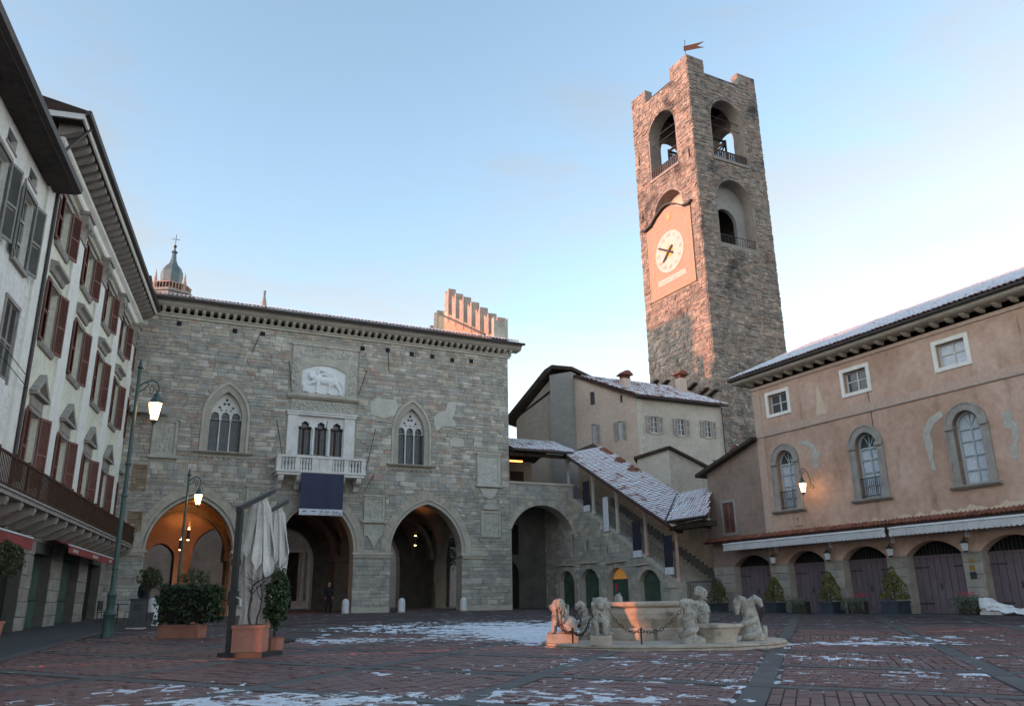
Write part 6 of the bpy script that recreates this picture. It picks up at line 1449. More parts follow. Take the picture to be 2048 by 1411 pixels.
MB().lathe([(1.15, 40.7), (1.15, 42.1), (1.35, 42.2)], (0, 0, 0), 8).build('drum', 'church_pink', dt)
MB().lathe([(1.35, 42.2), (1.3, 42.4), (1.42, 43.2), (1.38, 43.9), (1.1, 44.6), (.62, 45.1), (.38, 45.7), (.28, 46.4), (.26, 46.7), (.42, 46.85), (.36, 47.0), (.16, 47.15), (.10, 47.5)], (0, 0, 0), 8).build('dome', 'copper_green', dt)
MB().ell((0, 0, 47.75), (.22, .22, .24)).build('ball', 'bronze', dt, True)
MB().tube([(0, 0, 47.9), (0, 0, 49.5)], .04, 5).tube([(-.5, 0, 48.8), (.5, 0, 48.8)], .04, 5).build('cross', 'iron', dt)
MB().box(-4.2, -1.6, 20, -2.3, 1.0, 42.6).build('stair_turret', 'roof_deck', dt)
pn = thing('stone_pinnacle', 'small pointed stone pinnacle peeping over the palace roof', 'pinnacle', (-27.9, 85.5, 0), 0)
MB().lathe([(.9, 20), (.9, 32), (.62, 32.2), (.12, 34.7), (.16, 34.9), (.05, 35.2)], (0, 0, 0), 8).build('spire', 'church_stone', pn); MB().ell((0, 0, 35.15), (.16, .16, .18)).build('ball', 'church_stone', pn, True)
# ------------------------------------------------------------------ fountain
FX, FY = 3.09, 18.3; FZ = .215
fo = thing('fountain', 'round pale stone fountain with chained lions in the middle of the piazza', 'fountain', (FX, FY, FZ), 0)
n = 40
mb = MB().lathe([(1.0, -.1), (1.0, .03), (1.0, .03)], (0, 0, 0), n, sx=2.60, sy=2.44); mb.build('platform_base', 'fountain_stone', fo)
mb = MB().lathe([(.985, .03), (1.0, .045), (1.0, .075), (.985, .09), (0.0, .092)], (0, 0, 0), n, sx=2.56, sy=2.40); mb.build('platform', 'fountain_stone', fo, True)
bx, by = -.09, .6
def octo(r, sx=1.12, sy=.95): return [(bx + r * sx * math.cos(R(22.5 + 45 * k)), by + r * sy * math.sin(R(22.5 + 45 * k))) for k in range(8)]
def octring(prof, nm, m='fountain_stone'):
    mb = MB(); rings = [[(x, y, z) for x, y in octo(r)] for r, z in prof]
    for a, b in zip(rings, rings[1:]): mb.strip(a, b, .5, 0, True)
    return mb.build(nm, m, fo)
octring([(.98, .09), (.98, .30), (.95, .335), (.93, .34), (.5, .34)], 'basin_step')
octring([(.88, .335), (.92, .40), (1.0, .52), (1.03, .64), (1.0, .735), (.96, .76)], 'basin')
octring([(.98, .75), (1.04, .775), (1.06, .80), (1.06, .85), (1.03, .87), (.90, .875), (.87, .84), (.87, .55), (.2, .55)], 'basin_rim')
octring([(.86, .80), (.3, .801), (.01, .801)], 'basin_water', 'pane')
MB().box(bx + .15, by - .985, .60, bx + .33, by - .955, .66).build('inscription', 'statue_stone', fo)
# small trough in front right
tx, ty = .84, -1.40
mb = MB().lathe([(.40, .09), (.42, .2), (.50, .33), (.52, .36), (.56, .37), (.57, .40), (.54, .43), (.46, .43), (.44, .36), (.0, .34)], (tx, ty, 0), 24, sx=.98, sy=.66); mb.build('trough', 'fountain_stone', fo, True)
MB().lathe([(.45, .40), (.0, .401)], (tx, ty, 0), 24, sx=.98, sy=.66).build('trough_water', 'pane', fo)
MB().box(tx - .45, ty + .2, .09, tx + .35, ty + .75, .43).build('bust_block', 'fountain_stone', fo)
# lions
def lion_fig(label, loc, rz, sc_=1.0):
    t_ = thing('stone_lion', label, 'statue', loc, rz, 'stone lions of the fountain')
    MB().box(-.20, -.34, 0, .20, .30, .17).build('plinth', 'fountain_stone', t_)
    # faces -y
    P = [('e', (0, .10, .36), (.16, .20, .17)), ('e', (0, -.02, .50), (.15, .15, .22)), ('e', (0, -.06, .60), (.145, .14, .19)), ('e', (.13, .13, .28), (.075, .15, .13)), ('e', (-.13, .13, .28), (.075, .15, .13)),
         ('t', [(.085, -.13, .46), (.085, -.19, .32), (.08, -.20, .19)], [.075, .055, .05]), ('t', [(-.085, -.13, .46), (-.085, -.19, .32), (-.08, -.20, .19)], [.075, .055, .05]),
         ('e', (.085, -.25, .19), (.055, .075, .035)), ('e', (-.085, -.25, .19), (.055, .075, .035)), ('e', (.15, -.02, .19), (.05, .12, .035)), ('e', (-.15, -.02, .19), (.05, .12, .035)),
         ('e', (0, -.10, .735), (.125, .135, .13)), ('e', (0, -.06, .70), (.165, .12, .17)), ('e', (0, -.215, .70), (.07, .08, .065)), ('e', (0, -.24, .665), (.05, .05, .035)),
         ('e', (.115, -.05, .82), (.035, .025, .04)), ('e', (-.115, -.05, .82), (.035, .025, .04)), ('e', (.05, -.20, .765), (.035, .03, .025)), ('e', (-.05, -.20, .765), (.035, .03, .025)),
         ('t', [(0, .26, .25), (.16, .26, .22), (.21, .12, .21)], [.03, .028, .035])]
    rr = random.Random(4)
    for k in range(110):
        a = rr.uniform(-2.6, -.55) if k % 2 else rr.uniform(0, 6.28); z = rr.uniform(.42, .80); rad = .15 + .02 * rr.random()
        P.append(('t', [(rad * math.cos(a), -.05 + rad * math.sin(a) * .95, z), (rad * 1.10 * math.cos(a + .12), -.05 + rad * 1.06 * math.sin(a + .12), z - .06), (rad * 1.06 * math.cos(a), -.05 + rad * math.sin(a), z - .13)], [.016, .022, .008]))
    blob('lion', P, .0085, 'statue_stone', t_, 1); t_.scale = (sc_,) * 3; return t_
lion_fig('stone lion in profile looking left at the fountain\'s left edge', (.98, 17.75, FZ + .09), R(-98), 1.0)
lion_fig('maned stone lion facing the camera, left of the basin', (1.66, 16.75, FZ + .09), R(-6), 1.02)
# coiled serpents
def serpent(label, loc, pts, rad, head=None, ex=()):
    t_ = thing('stone_serpent', label, 'statue', loc, 0, 'coiled stone serpents of the fountain')
    P = [('t', pts, rad)] + list(ex)
    blob('serpent', P, .011, 'statue_stone', t_, 1); return t_
def helix(n, turns, r0, r1, z0, z1, ph=0):
    return [((r0 + (r1 - r0) * k / n) * math.cos(ph + 6.283 * turns * k / n), (r0 + (r1 - r0) * k / n) * math.sin(ph + 6.283 * turns * k / n), z0 + (z1 - z0) * k / n) for k in range(n + 1)]
core = lambda x, y, h, rs: ('t', [(x, y, h * k / (len(rs) - 1)) for k in range(len(rs))], rs)
taper = lambda a, b, n: [a + (b - a) * k / n for k in range(n + 1)]
serpent('coiled stone serpent behind the left lions', (1.52, 19.0, FZ + .09), helix(40, 2.4, .13, .08, .03, .62, 2.0) + [(-.02, 0, .72), (-.08, -.02, .76), (-.15, -.03, .71), (-.17, -.03, .63)], taper(.062, .05, 40) + [.07, .08, .075, .04], ex=[core(0, 0, .66, [.13, .115, .10, .085])])
serpent('coiled stone serpent left of the small trough', (3.33, 16.5, FZ + .09), [(.24, .06, .03), (.2, .05, .05)] + helix(40, 2.1, .16, .085, .05, .60, .6) + [(.02, -.02, .70), (-.04, -.05, .77), (-.11, -.07, .74), (-.13, -.07, .66)], [.06, .07] + taper(.07, .05, 40) + [.065, .08, .075, .04], ex=[core(0, 0, .68, [.18, .14, .115, .10, .09]), ('e', (.06, 0, .76), (.085, .075, .065)), ('t', [(.1, 0, .05), (.22, .02, .04), (.30, .05, .03)], [.12, .09, .05])])
serpent('pair of entwined stone serpents right of the small trough', (4.72, 17.3, FZ + .09), [(-.12, -.1, .03)] + helix(40, 1.9, .17, .10, .05, .56, 3.4) + [(-.06, -.02, .68), (-.09, -.02, .78), (-.16, -.03, .81), (-.22, -.03, .74), (-.24, -.03, .62), (-.23, -.03, .50)], [.06] + taper(.075, .06, 40) + [.08, .085, .085, .085, .07, .035], ex=[core(0, .02, .62, [.17, .15, .12, .11]), ('t', [(.14, .04, .0), (.13, .04, .35), (.08, .03, .62), (.08, .02, .76), (.15, .0, .81), (.23, -.01, .76), (.27, -.02, .64)], [.14, .10, .09, .085, .085, .075, .045]), ('t', [(.2, .1, .05), (.30, .15, .10), (.36, .15, .28)], [.12, .10, .04])])
# spouting figure
bu = thing('stone_bust', 'winged stone bust of a spouting figure above the small trough', 'statue', (3.80, 17.35, FZ + .40), R(40))
B = [('e', (0, 0, .16), (.155, .11, .22)), ('e', (0, -.02, .33), (.17, .10, .12)), ('t', [(0, 0, .38), (0, -.02, .52)], [.07, .06]), ('e', (0, -.035, .60), (.088, .11, .135)), ('e', (0, .04, .65), (.112, .105, .115)), ('e', (.036, -.13, .625), (.018, .012, .010)), ('e', (-.036, -.13, .625), (.018, .012, .010)), ('e', (0, -.13, .66), (.06, .02, .012)), ('e', (0, -.125, .595), (.02, .03, .035)), ('e', (0, -.115, .545), (.035, .03, .02)), ('e', (0, -.10, .50), (.04, .04, .03)),
     ('e', (.095, 0, .60), (.015, .03, .035)), ('e', (-.095, 0, .60), (.015, .03, .035)), ('e', (.07, -.09, .26), (.065, .04, .06)), ('e', (-.07, -.09, .26), (.065, .04, .06)),
     ('t', [(.16, .02, .36), (.21, .05, .2), (.2, .08, -.02)], [.07, .06, .04]), ('t', [(-.16, .02, .36), (-.21, .05, .2), (-.2, .08, -.02)], [.07, .06, .04]),
     ('t', [(.12, .12, .34), (.22, .16, .18), (.2, .16, -.05)], [.05, .08, .05]), ('t', [(-.12, .12, .34), (-.22, .16, .18), (-.2, .16, -.05)], [.05, .08, .05])]
for k in range(10): a = k * .628; B.append(('t', [(.10 * math.cos(a), .03 + .10 * math.sin(a), .66), (.11 * math.cos(a), .04 + .10 * math.sin(a), .58)], [.02, .015]))
blob('bust', B, .0085, 'statue_stone', bu, 1)
MB().tube([(0, -.12, .545), (0, -.2, .52)], .012, 6).build('spout', 'iron', bu)
fh = thing('carved_figure', 'back of a stone head rising behind the basin rim', 'statue', (2.36, 19.45, FZ + .5), R(160))
blob('head', [('e', (0, 0, .42), (.10, .11, .13)), ('e', (.0, -.1, .38), (.05, .04, .06)), ('t', [(0, 0, 0), (0, 0, .3)], [.14, .07])] + [('t', [(-.1, .04, .36 + .04 * k), (0, .11, .38 + .04 * k), (.1, .04, .36 + .04 * k)], [.012, .016, .012]) for k in range(4)], .0125, 'statue_stone', fh, 1)
# iron posts and chains
link = MB(); 
for k in range(10):
    a, b = 6.283 * k / 10, 6.283 * (k + 1) / 10
    link.tube([(.045 * math.cos(a), 0, .028 * math.sin(a)), (.045 * math.cos(b), 0, .028 * math.sin(b))], .009, 4, cap=False)
lme = link.mesh('chain_link', 'rust')
def chain(label, A, B, sag):
    t_ = thing('iron_chain', label, 'chain', A, 0, 'chains round the fountain'); A, B = Vector(A), Vector(B); L = (B - A).length * 1.12; n = int(L / .072)
    P = [A + (B - A) * k / n + Vector((0, 0, -sag * 4 * (k / n) * (1 - k / n))) for k in range(n + 1)]
    for k in range(n):
        d = (P[k + 1] - P[k]); o = put('link', lme, t_, (P[k] + P[k + 1]) / 2 - A); o.rotation_mode = 'QUATERNION'
        o.rotation_quaternion = d.to_track_quat('X', 'Z') @ Quaternion((1, 0, 0), R(90) * (k % 2))
posts = {}
for nm, x, y, lab in (('a', 1.14, 17.35, 'iron post between the two stone lions'), ('b', 2.41, 16.55, 'iron post in front of the basin'), ('c', 4.96, 17.75, 'iron post at the right of the entwined serpents')):
    t_ = thing('chain_post', lab, 'post', (x, y, FZ + .09), 0, 'iron posts round the fountain')
    MB().tube([(0, 0, 0), (0, 0, .27)], .017, 8).ell((0, 0, .28), (.024,) * 3, None, 8, 5).build('rod', 'rust', t_, True)
zt = FZ + .09 + .25
chain('rusty chain from the left lion to its post', (.80, 17.72, 1.0), (1.14, 17.35, zt), .22)
chain('rusty chain rising from the left post to the front lion', (1.14, 17.35, zt), (1.52, 16.62, .96), .25)
chain('rusty chain from the front lion\'s mouth to the middle post', (1.78, 16.6, .97), (2.41, 16.55, zt), .17)
chain('rusty chain from the middle post up to the trough serpent', (2.41, 16.55, zt), (3.24, 16.42, 1.0), .19)
chain('rusty chain hanging from the entwined serpents', (5.0, 17.3, .92), (4.96, 17.75, zt), .12)
chain('rusty chain behind the left lions', (1.2, 17.7, .98), (1.45, 18.8, .9), .35)
# ------------------------------------------------------------------ street furniture, plants, people
def pr_loc(x, y): return (-.304 + x * math.cos(PA) - y * math.sin(PA), 52 + x * math.sin(PA) + y * math.cos(PA))
def rr_loc(x, y): return (RO[0] + x * .474 + y * .881, RO[1] - x * .881 + y * .474)
for x, lab in ((-13.97, 'white stone bollard beside the evergreen shrub at the middle arch'), (-10.54, 'white stone bollard at the right side of the middle arch'), (-7.32, 'white stone bollard at the left side of the right-hand arch'), (-3.55, 'rightmost white stone bollard before the palace')):
    px, py = pr_loc(x, -1.0); t_ = thing('bollard', lab, 'bollard', (px, py, gz(px, py)), 0, 'white bollards before the palace')
    MB().lathe([(.20, -.05), (.20, .55), (.17, .68), (.10, .76), (0, .79)], (0, 0, 0), 14).build('post', 'white_paint', t_, True); MB().lathe([(.23, -.05), (.23, .06)], (0, 0, 0), 14).build('foot', 'pal_trim', t_)
# street lamps
def street_lamp(label, x, y, h, arm, zl, s=1.0, gm='lamp_glass'):
    z0 = gz(x, y); t_ = thing('street_lamp', label, 'street lamp', (x, y, z0), 0, 'green street lamps')
    MB().lathe([(.17 * s, 0), (.17 * s, .12), (.145 * s, .16), (.15 * s, .55), (.17 * s, .6), (.12 * s, .68), (.10 * s, .75), (.105 * s, 1.05), (.13 * s, 1.1), (.08 * s, 1.2)], (0, 0, 0), 12).build('base', 'metal_green', t_, True)
    MB().tube([(0, 0, 1.1), (0, 0, h)], [.07 * s, .05 * s], 10).lathe([(.05, h), (.09, h + .03), (.06, h + .08), (.02, h + .3)], (0, 0, 0), 8).build('pole', 'metal_green', t_, True)
    for z in (1.75, h * .5, h * .62): MB().lathe([(.075 * s, z), (.09 * s, z + .03), (.075 * s, z + .08)], (0, 0, 0), 10).build('collar', 'metal_green', t_)
    ax = Vector(arm); q = lambda a, z: tuple(ax * a) + (z,)
    zt = zl + .55
    MB().tube([q(0, zt + .15), q(.3, zt + .3), q(.62, zt + .38), q(.88, zt + .32), q(1.02, zt + .16), q(1.0, zt + .05), q(.92, zt - .02)], .022, 6).tube([q(.62, zt + .05), q(.56, zt + .15), q(.63, zt + .22), q(.74, zt + .18), q(.76, zt + .06), q(.66, zt - .02), q(.55, zt + .02)], .016, 6).tube([q(0, zt), q(.3, zt + .1), q(.5, zt + .24), q(.42, zt + .32)], .016, 6).build('scroll_arm', 'metal_green', t_, True)
    l_ = bpy.data.objects.new('lantern', None); COL.objects.link(l_); l_.parent = t_; l_.location = q(.92, zl); l_.scale = (s * 1.15,) * 3
    lantern(l_, .17, .42, gm); MB().tube([(0, 0, .48), (0, 0, .56)], .02, 6).build('hanger', 'metal_green', l_)
street_lamp('tall green street lamp with lit lantern before the left houses', -10.83, 22.62, 7.4, (.55, .15), 6.15)
street_lamp('smaller green street lamp with lit lantern before the left arch', -13.15, 32.75, 5.7, (.45, .12), 4.75, .8)
# parasols
def parasol(label, x, y, top, ang, full=True):
    t_ = thing('folded_parasol', label, 'parasol', (x, y, gz(x, y)), ang, 'folded cantilever parasols')
    MB().box(-.12, -.18, 0, .75, .60, .09).build('base_slab', 'parasol_frame', t_)
    MB().box(-.05, -.05, .05, .05, .05, top).build('post', 'parasol_frame', t_)
    MB().box(-.07, -.07, .9, .07, .07, 1.15).box(-.065, -.065, 1.6, .065, .065, 1.72).build('crank_housing', 'parasol_frame', t_)
    MB().tube([(.05, 0, 1.05), (.2, -.08, 1.0), (.2, -.08, .88)], .012, 5).build('crank', 'metal_white', t_)
    MB().prismx([(-.1, top - .08), (1.25, top + .44), (1.25, top + .53), (-.1, top + .02)], -.035, .035).build('arm', 'parasol_frame', t_)
    m = MB(); n = 22; c = (-.10, .95)
    prof = [(.09, top + .30), (.17, top + .1), (.21, top - .45), (.25, top - 1.0), (.22, top - 1.45), (.19, top - 1.9), (.23, top - 2.3)]
    rg = []
    for i, (r0, z) in enumerate(prof):
        rg.append([(c[0] + (r0 * (1 + .28 * (1 if k % 2 else -1) * min(1, i / 2))) * math.cos(6.283 * k / n + i * .05), c[1] + (r0 * (1 + .28 * (1 if k % 2 else -1) * min(1, i / 2))) * math.sin(6.283 * k / n + i * .05), max(.25, z + (.10 * math.sin(k * 1.9) if i == len(prof) - 1 else 0))) for k in range(n)])
    for a, b in zip(rg, rg[1:]): m.strip(a, b, .5, 0, True)
    m.build('folded_cloth', 'parasol_cloth', t_)
    # upper valance flaps
    m = MB(); 
    for k in range(9):
        a0, a1 = 6.283 * k / 9, 6.283 * (k + .85) / 9; r0, r1 = .20, .34; zz = top - .75 - .22 * (k % 3)
        m.face([(c[0] + .17 * math.cos(a0), c[1] + .17 * math.sin(a0), top - .05), (c[0] + .17 * math.cos(a1), c[1] + .17 * math.sin(a1), top - .05), (c[0] + r1 * math.cos(a1), c[1] + r1 * math.sin(a1), zz), (c[0] + r1 * .95 * math.cos((a0 + a1) / 2), c[1] + r1 * .95 * math.sin((a0 + a1) / 2), zz - .16), (c[0] + r1 * math.cos(a0), c[1] + r1 * math.sin(a0), zz + .05)])
    m.build('cloth_flaps', 'parasol_cloth', t_)
    MB().tube([(c[0], c[1], top - 2.2), (c[0], c[1], top + .4)], .03, 6).build('mast', 'parasol_frame', t_)
parasol('folded off-white cantilever parasol beside the square terracotta planter', -5.20, 15.55, 2.66, R(-12))
parasol('second folded parasol standing behind the nearer one', -5.95, 19.3, 2.85, R(-12))
# planters
def bush(name, cx, cy, cz, rx, ry, rz_, n, size, m, parent, seed=1, box=False, flat=0):
    r = random.Random(seed); pts = []
    while len(pts) < n:
        p = Vector((r.uniform(-1, 1), r.uniform(-1, 1), r.uniform(-1, 1)))
        q = max(abs(p.x), abs(p.y), abs(p.z)) if box else p.length
        lump = .86 + .14 * math.sin(p.x * 7 + seed) * math.cos(p.z * 6 + p.y * 5)
        if q > lump or r.random() > .25 + q: continue
        if mn.noise(Vector((p.x * rx * 5 + seed, p.y * ry * 5, p.z * rz_ * 5))) < -.12 and r.random() < .85: continue
        pts.append((cx + p.x * rx, cy + p.y * ry, cz + p.z * rz_))
    mb = MB(); leaves(mb, pts, size, r); return mb.build(name, m, parent)
x, y = -8.72, 22.3; t_ = thing('hedge_planter', 'long terracotta trough holding a clipped dark green hedge', 'planter', (x, y, gz(x, y)), R(-8))
MB().prismx([(-.2, 0), (.2, 0), (.24, .30), (.26, .30), (.26, .34), (-.26, .34), (-.26, .30), (-.24, .30)], -.56, .56).build('trough', 'terracotta', t_)
bush('hedge', .12, .05, .86, .95, .42, .52, 5200, .055, 'leaf_hedge', t_, 3, True)
MB().box(-.6, -.22, .42, .78, .28, 1.22).build('hedge_core', 'dark', t_)
x, y = -4.88, 15.72; t_ = thing('square_planter', 'square terracotta planter with a bare branching shrub', 'planter', (x, y, gz(x, y) + .03), R(4))
wall(rect(-.27, .27, 0, .50), [], -.27, .54).build('pot', 'terracotta', t_); MB().box(-.285, -.285, .46, .285, .285, .52).build('rim', 'terracotta', t_); MB().box(-.24, -.24, .5, .24, .24, .525).build('soil', 'soil', t_)
r = random.Random(9); bs_ = MB()
def branch(p, d, L, rad, lv):
    P = [p]; q = p.copy()
    for k in range(4):
        d = (d + Vector((r.gauss(0, .16), r.gauss(0, .16), r.gauss(.02, .1)))).normalized(); q = q + d * L / 4; P.append(q.copy())
    bs_.tube(P, [rad, rad * .9, rad * .8, rad * .65, rad * .5], 5)
    if lv:
        for _ in range(3 if lv > 1 else 4): branch(P[r.randint(2, 4)], (d + Vector((r.gauss(0, .6), r.gauss(0, .6), r.gauss(.1, .35)))).normalized(), L * .62, rad * .55, lv - 1)
branch(Vector((-.02, 0, .5)), Vector((-.15, 0, 1)), .75, .024, 3); branch(Vector((.08, .03, .5)), Vector((.18, 0, 1)), .6, .02, 3)
bs_.build('bare_shrub', 'bark', t_)
x, y = -4.62, 16.35; t_ = thing('evergreen_shrub', 'dark columnar evergreen shrub growing behind the square planter', 'shrub', (x, y, gz(x, y)), 0)
bush('foliage', 0, 0, .98, .26, .26, .66, 2200, .045, 'leaf_hedge', t_, 5); MB().tube([(0, 0, .2), (0, 0, 1.3)], .03, 6).build('stem', 'bark', t_); MB().lathe([(.16, 0), (.2, .3), (.22, .3)], (0, 0, 0), 12).build('pot', 'terracotta', t_)
def topiary(label, x, y, h, rr_, pot='terracotta', seed=1):
    t_ = thing('topiary_tree', label, 'topiary', (x, y, gz(x, y)), 0, 'ball topiaries by the left houses')
    MB().lathe([(.2, 0), (.26, .45), (.28, .45), (.28, .5)], (0, 0, 0), 12).build('pot', pot, t_); MB().tube([(0, 0, .4), (0, 0, h)], .03, 6).build('trunk', 'bark', t_)
    bush('crown', 0, 0, h, rr_, rr_, rr_ * .9, 1500, .05, 'leaf_olive', t_, seed)
topiary('ball topiary cut by the left picture edge', -13.05, 21.2, 2.0, .58, seed=2)
topiary('ball topiary left of the hedge near the litter bin', -13.15, 30.2, 1.65, .50, 'plastic_grey', 3)
topiary('olive topiary half hidden behind the hedge', -12.6, 33.0, 1.5, .75, 'terracotta', 4)
topiary('small olive shrub in a pot between hedge and parasol', -9.0, 30.6, 1.05, .5, 'terracotta', 6)
for k, (u, lab) in enumerate(((-10.45, 'yellow-green conical shrub in a grey pot before the first garage door pier'), (-6.55, 'yellow-green conical shrub in a grey pot by the second garage door'), (-3.25, 'yellow-green conical shrub in a grey pot between second and third garage doors'), (-.05, 'tallest yellow-green conical shrub in a grey pot left of the fourth garage door'))):
    px, py = rr_loc(u, -.85); t_ = thing('potted_conifer', lab, 'potted shrub', (px, py, .445), RA, 'shrubs in grey pots before the garage doors'); s = (.95, .92, 1.0, 1.05)[k]
    MB().prismz([(-.36 * s, -.36 * s), (.36 * s, -.36 * s), (.36 * s, .36 * s), (-.36 * s, .36 * s)], 0, .46).box(-.39 * s, -.39 * s, .42, .39 * s, .39 * s, .5).build('pot', 'pot_grey', t_)
    r = random.Random(k + 20); mb = MB(); pts = []
    lob = [(r.uniform(0, 6.28), r.random() * .8, r.uniform(.14, .26)) for _ in range(26)]
    while len(pts) < 1700:
        z = r.random(); a = r.uniform(0, 6.283); w_ = (.50 * (1 - z) ** .62 + .06) * (.9 + .16 * math.sin(a * 3 + z * 9 + k)) * (1.0 if r.random() < .7 else r.random() ** .5)
        if z > .8 and r.random() < .4: continue
        near = min(abs((a - la + 3.14) % 6.283 - 3.14) * .5 + abs(z - lz) * 1.3 for la, lz, ls in lob)
        if near > .16 and r.random() < .8: continue
        w_ *= 1.12 - near
        pts.append((w_ * s * math.cos(a) + .05 * (k % 2) * z, w_ * s * math.sin(a), .55 + z * 1.22 * s))
    leaves(mb, pts, .05, r); mb.build('foliage', 'leaf_yellow', t_); MB().tube([(0, 0, .4), (0, 0, 1.5)], .03, 6).build('stem', 'bark', t_)
for k, (u, lab) in enumerate(((-4.85, 'trailing grey-green plant in a trough before the second garage door'), (-1.75, 'flower trough with red blooms before the third garage door'), (3.2, 'rightmost flower trough with red blooms beside the wrapped pile'))):
    px, py = rr_loc(u, -1.0); t_ = thing('flower_trough', lab, 'flower pot', (px, py, .445), RA, 'flower troughs before the garage doors')
    MB().prismz([(-.34, -.22), (.34, -.22), (.34, .22), (-.34, .22)], 0, .5).build('trough', 'wood_dark', t_)
    r = random.Random(k + 40); mb = MB()
    for q in range(70):
        a = r.uniform(-.5, .5); s = r.choice((-1, 1)); P = [(a, r.uniform(-.2, .2), .55), (a * 1.1, -.28, .6), (a * 1.2 + r.uniform(-.05, .05), -.36, r.uniform(.35, .5)), (a * 1.2 + r.uniform(-.08, .08), -.34, r.uniform(.02, .25))]
        for i in range(3):
            A, B = Vector(P[i]), Vector(P[i + 1])
            for w in range(7): leaves(mb, [A.lerp(B, (w + r.random()) / 7)], .028, r)
    for q in range(260): leaves(mb, [(r.uniform(-.45, .45), r.uniform(-.3, .25), r.uniform(.5, .68))], .035, r)
    mb.build('trailing_foliage', 'leaf_trail', t_)
    if k:
        fl_ = MB()
        for q in range(90): leaves(fl_, [(r.gauss(.1 if k == 1 else -.05, .22), r.uniform(-.2, .2), r.uniform(.66, .80))], .03, r)
        fl_.build('blooms', 'petal', t_)
    else:
        fl_ = MB()
        for q in range(10): leaves(fl_, [(r.uniform(-.2, .25), r.uniform(-.2, .2), r.uniform(.66, .74))], .025, r)
        fl_.build('blooms', 'petal', t_)
# wrapped pile
px, py = rr_loc(4.15, -.95); t_ = thing('wrapped_pile', 'pile of white boards and crumpled plastic sheet by the last garage door', 'pile', (px, py, .445), RA)
MB().box(-.45, -.3, 0, .35, .3, .10).box(-.42, -.28, .10, .30, .28, .2).box(-.40, -.3, .2, .25, .3, .30).build('boards', 'cardboard', t_)
r = random.Random(2); n = 14; V = []
for i in range(n + 1):
    for j in range(7):
        u = i / n; xx = -.45 + 1.6 * u; zt = .50 * max(0, 1 - u) ** .8 + .03; V.append((xx + r.uniform(-.03, .03), -.34 + .68 * j / 6 + r.uniform(-.02, .02), max(.01, zt * (1 if 0 < j < 6 else .35) + r.uniform(-.04, .04) + (.05 if i < 3 else 0))))
MB().raw(V, [(i * 7 + j, (i + 1) * 7 + j, (i + 1) * 7 + j + 1, i * 7 + j + 1) for i in range(n) for j in range(6)]).build('plastic_sheet', 'white_paint', t_)
# litter bin, cafe table, signs
x, y = -12.75, 28.6; t_ = thing('litter_bin', 'grey rectangular litter bin left of the hedge', 'bin', (x, y, gz(x, y)), R(20))
MB().box(-.24, -.24, .05, .24, .24, .92).build('body', 'plastic_grey', t_); MB().box(-.27, -.27, .92, .27, .27, .98).build('lid', 'iron', t_); MB().box(-.12, -.26, .6, .12, -.24, .8).build('flap', 'iron', t_); MB().box(-.3, -.3, 0, .3, .3, .05).build('foot', 'pal_trim', t_)
x, y = -13.4, 31.3; t_ = thing('bollard', 'thick white stone bollard half hidden behind the hedge', 'bollard', (x, y, gz(x, y)), 0)
MB().lathe([(.24, -.05), (.24, .75), (.2, .9), (.1, .98), (0, 1.0)], (0, 0, 0), 14).build('post', 'white_paint', t_, True)
x, y = -16.2, 34.5; t_ = thing('cafe_table', 'small dark cafe table with two chairs left of the litter bin', 'table', (x, y, gz(x, y)), 0)
MB().lathe([(.36, .72), (.36, .75)], (0, 0, 0), 16).build('table_top', 'iron', t_); MB().tube([(0, 0, 0), (0, 0, .72)], .03, 6).lathe([(.24, 0), (.22, .03)], (0, 0, 0), 12).build('leg', 'iron', t_)
for k, (dx, dy) in enumerate(((-.6, .1), (.62, -.1))):
    c_ = thing('cafe_chair', ('dark cafe chair on the left of the small table', 'dark cafe chair on the right of the small table')[k], 'chair', (x + dx, y + dy, gz(x, y)), 0 if k else math.pi)
    MB().box(-.2, -.2, .43, .2, .2, .46).build('seat', 'iron', c_); MB().box(.18, -.2, .5, .21, .2, .88).build('backrest', 'iron', c_)
    for sx in (-.18, .18):
        for sy in (-.18, .18): MB().tube([(sx, sy, 0), (sx, sy, .44 if sx < 0 else .86)], .014, 5).build('leg', 'iron', c_)
px, py = pr_loc(1.05, 2.9); t_ = thing('notice_board', 'pale notice board standing in the stone passage', 'sign', (px, py, gz(px, py)), PA)
MB().box(-.25, 0, .7, .25, .04, 1.65).build('panel', 'board_light', t_); MB().box(-.25, -.01, .05, .25, .05, .62).build('lower_panel', 'iron', t_)
for sx in (-.24, .24): MB().tube([(sx, .02, 0), (sx, .02, 1.65)], .018, 5).build('leg', 'iron', t_)
m = MB()
for k in range(7): m.box(-.2, -.006, 1.52 - k * .11, -.2 + (.38 if k % 3 else .28), -.001, 1.55 - k * .11)
m.build('print', 'print_ink', t_)
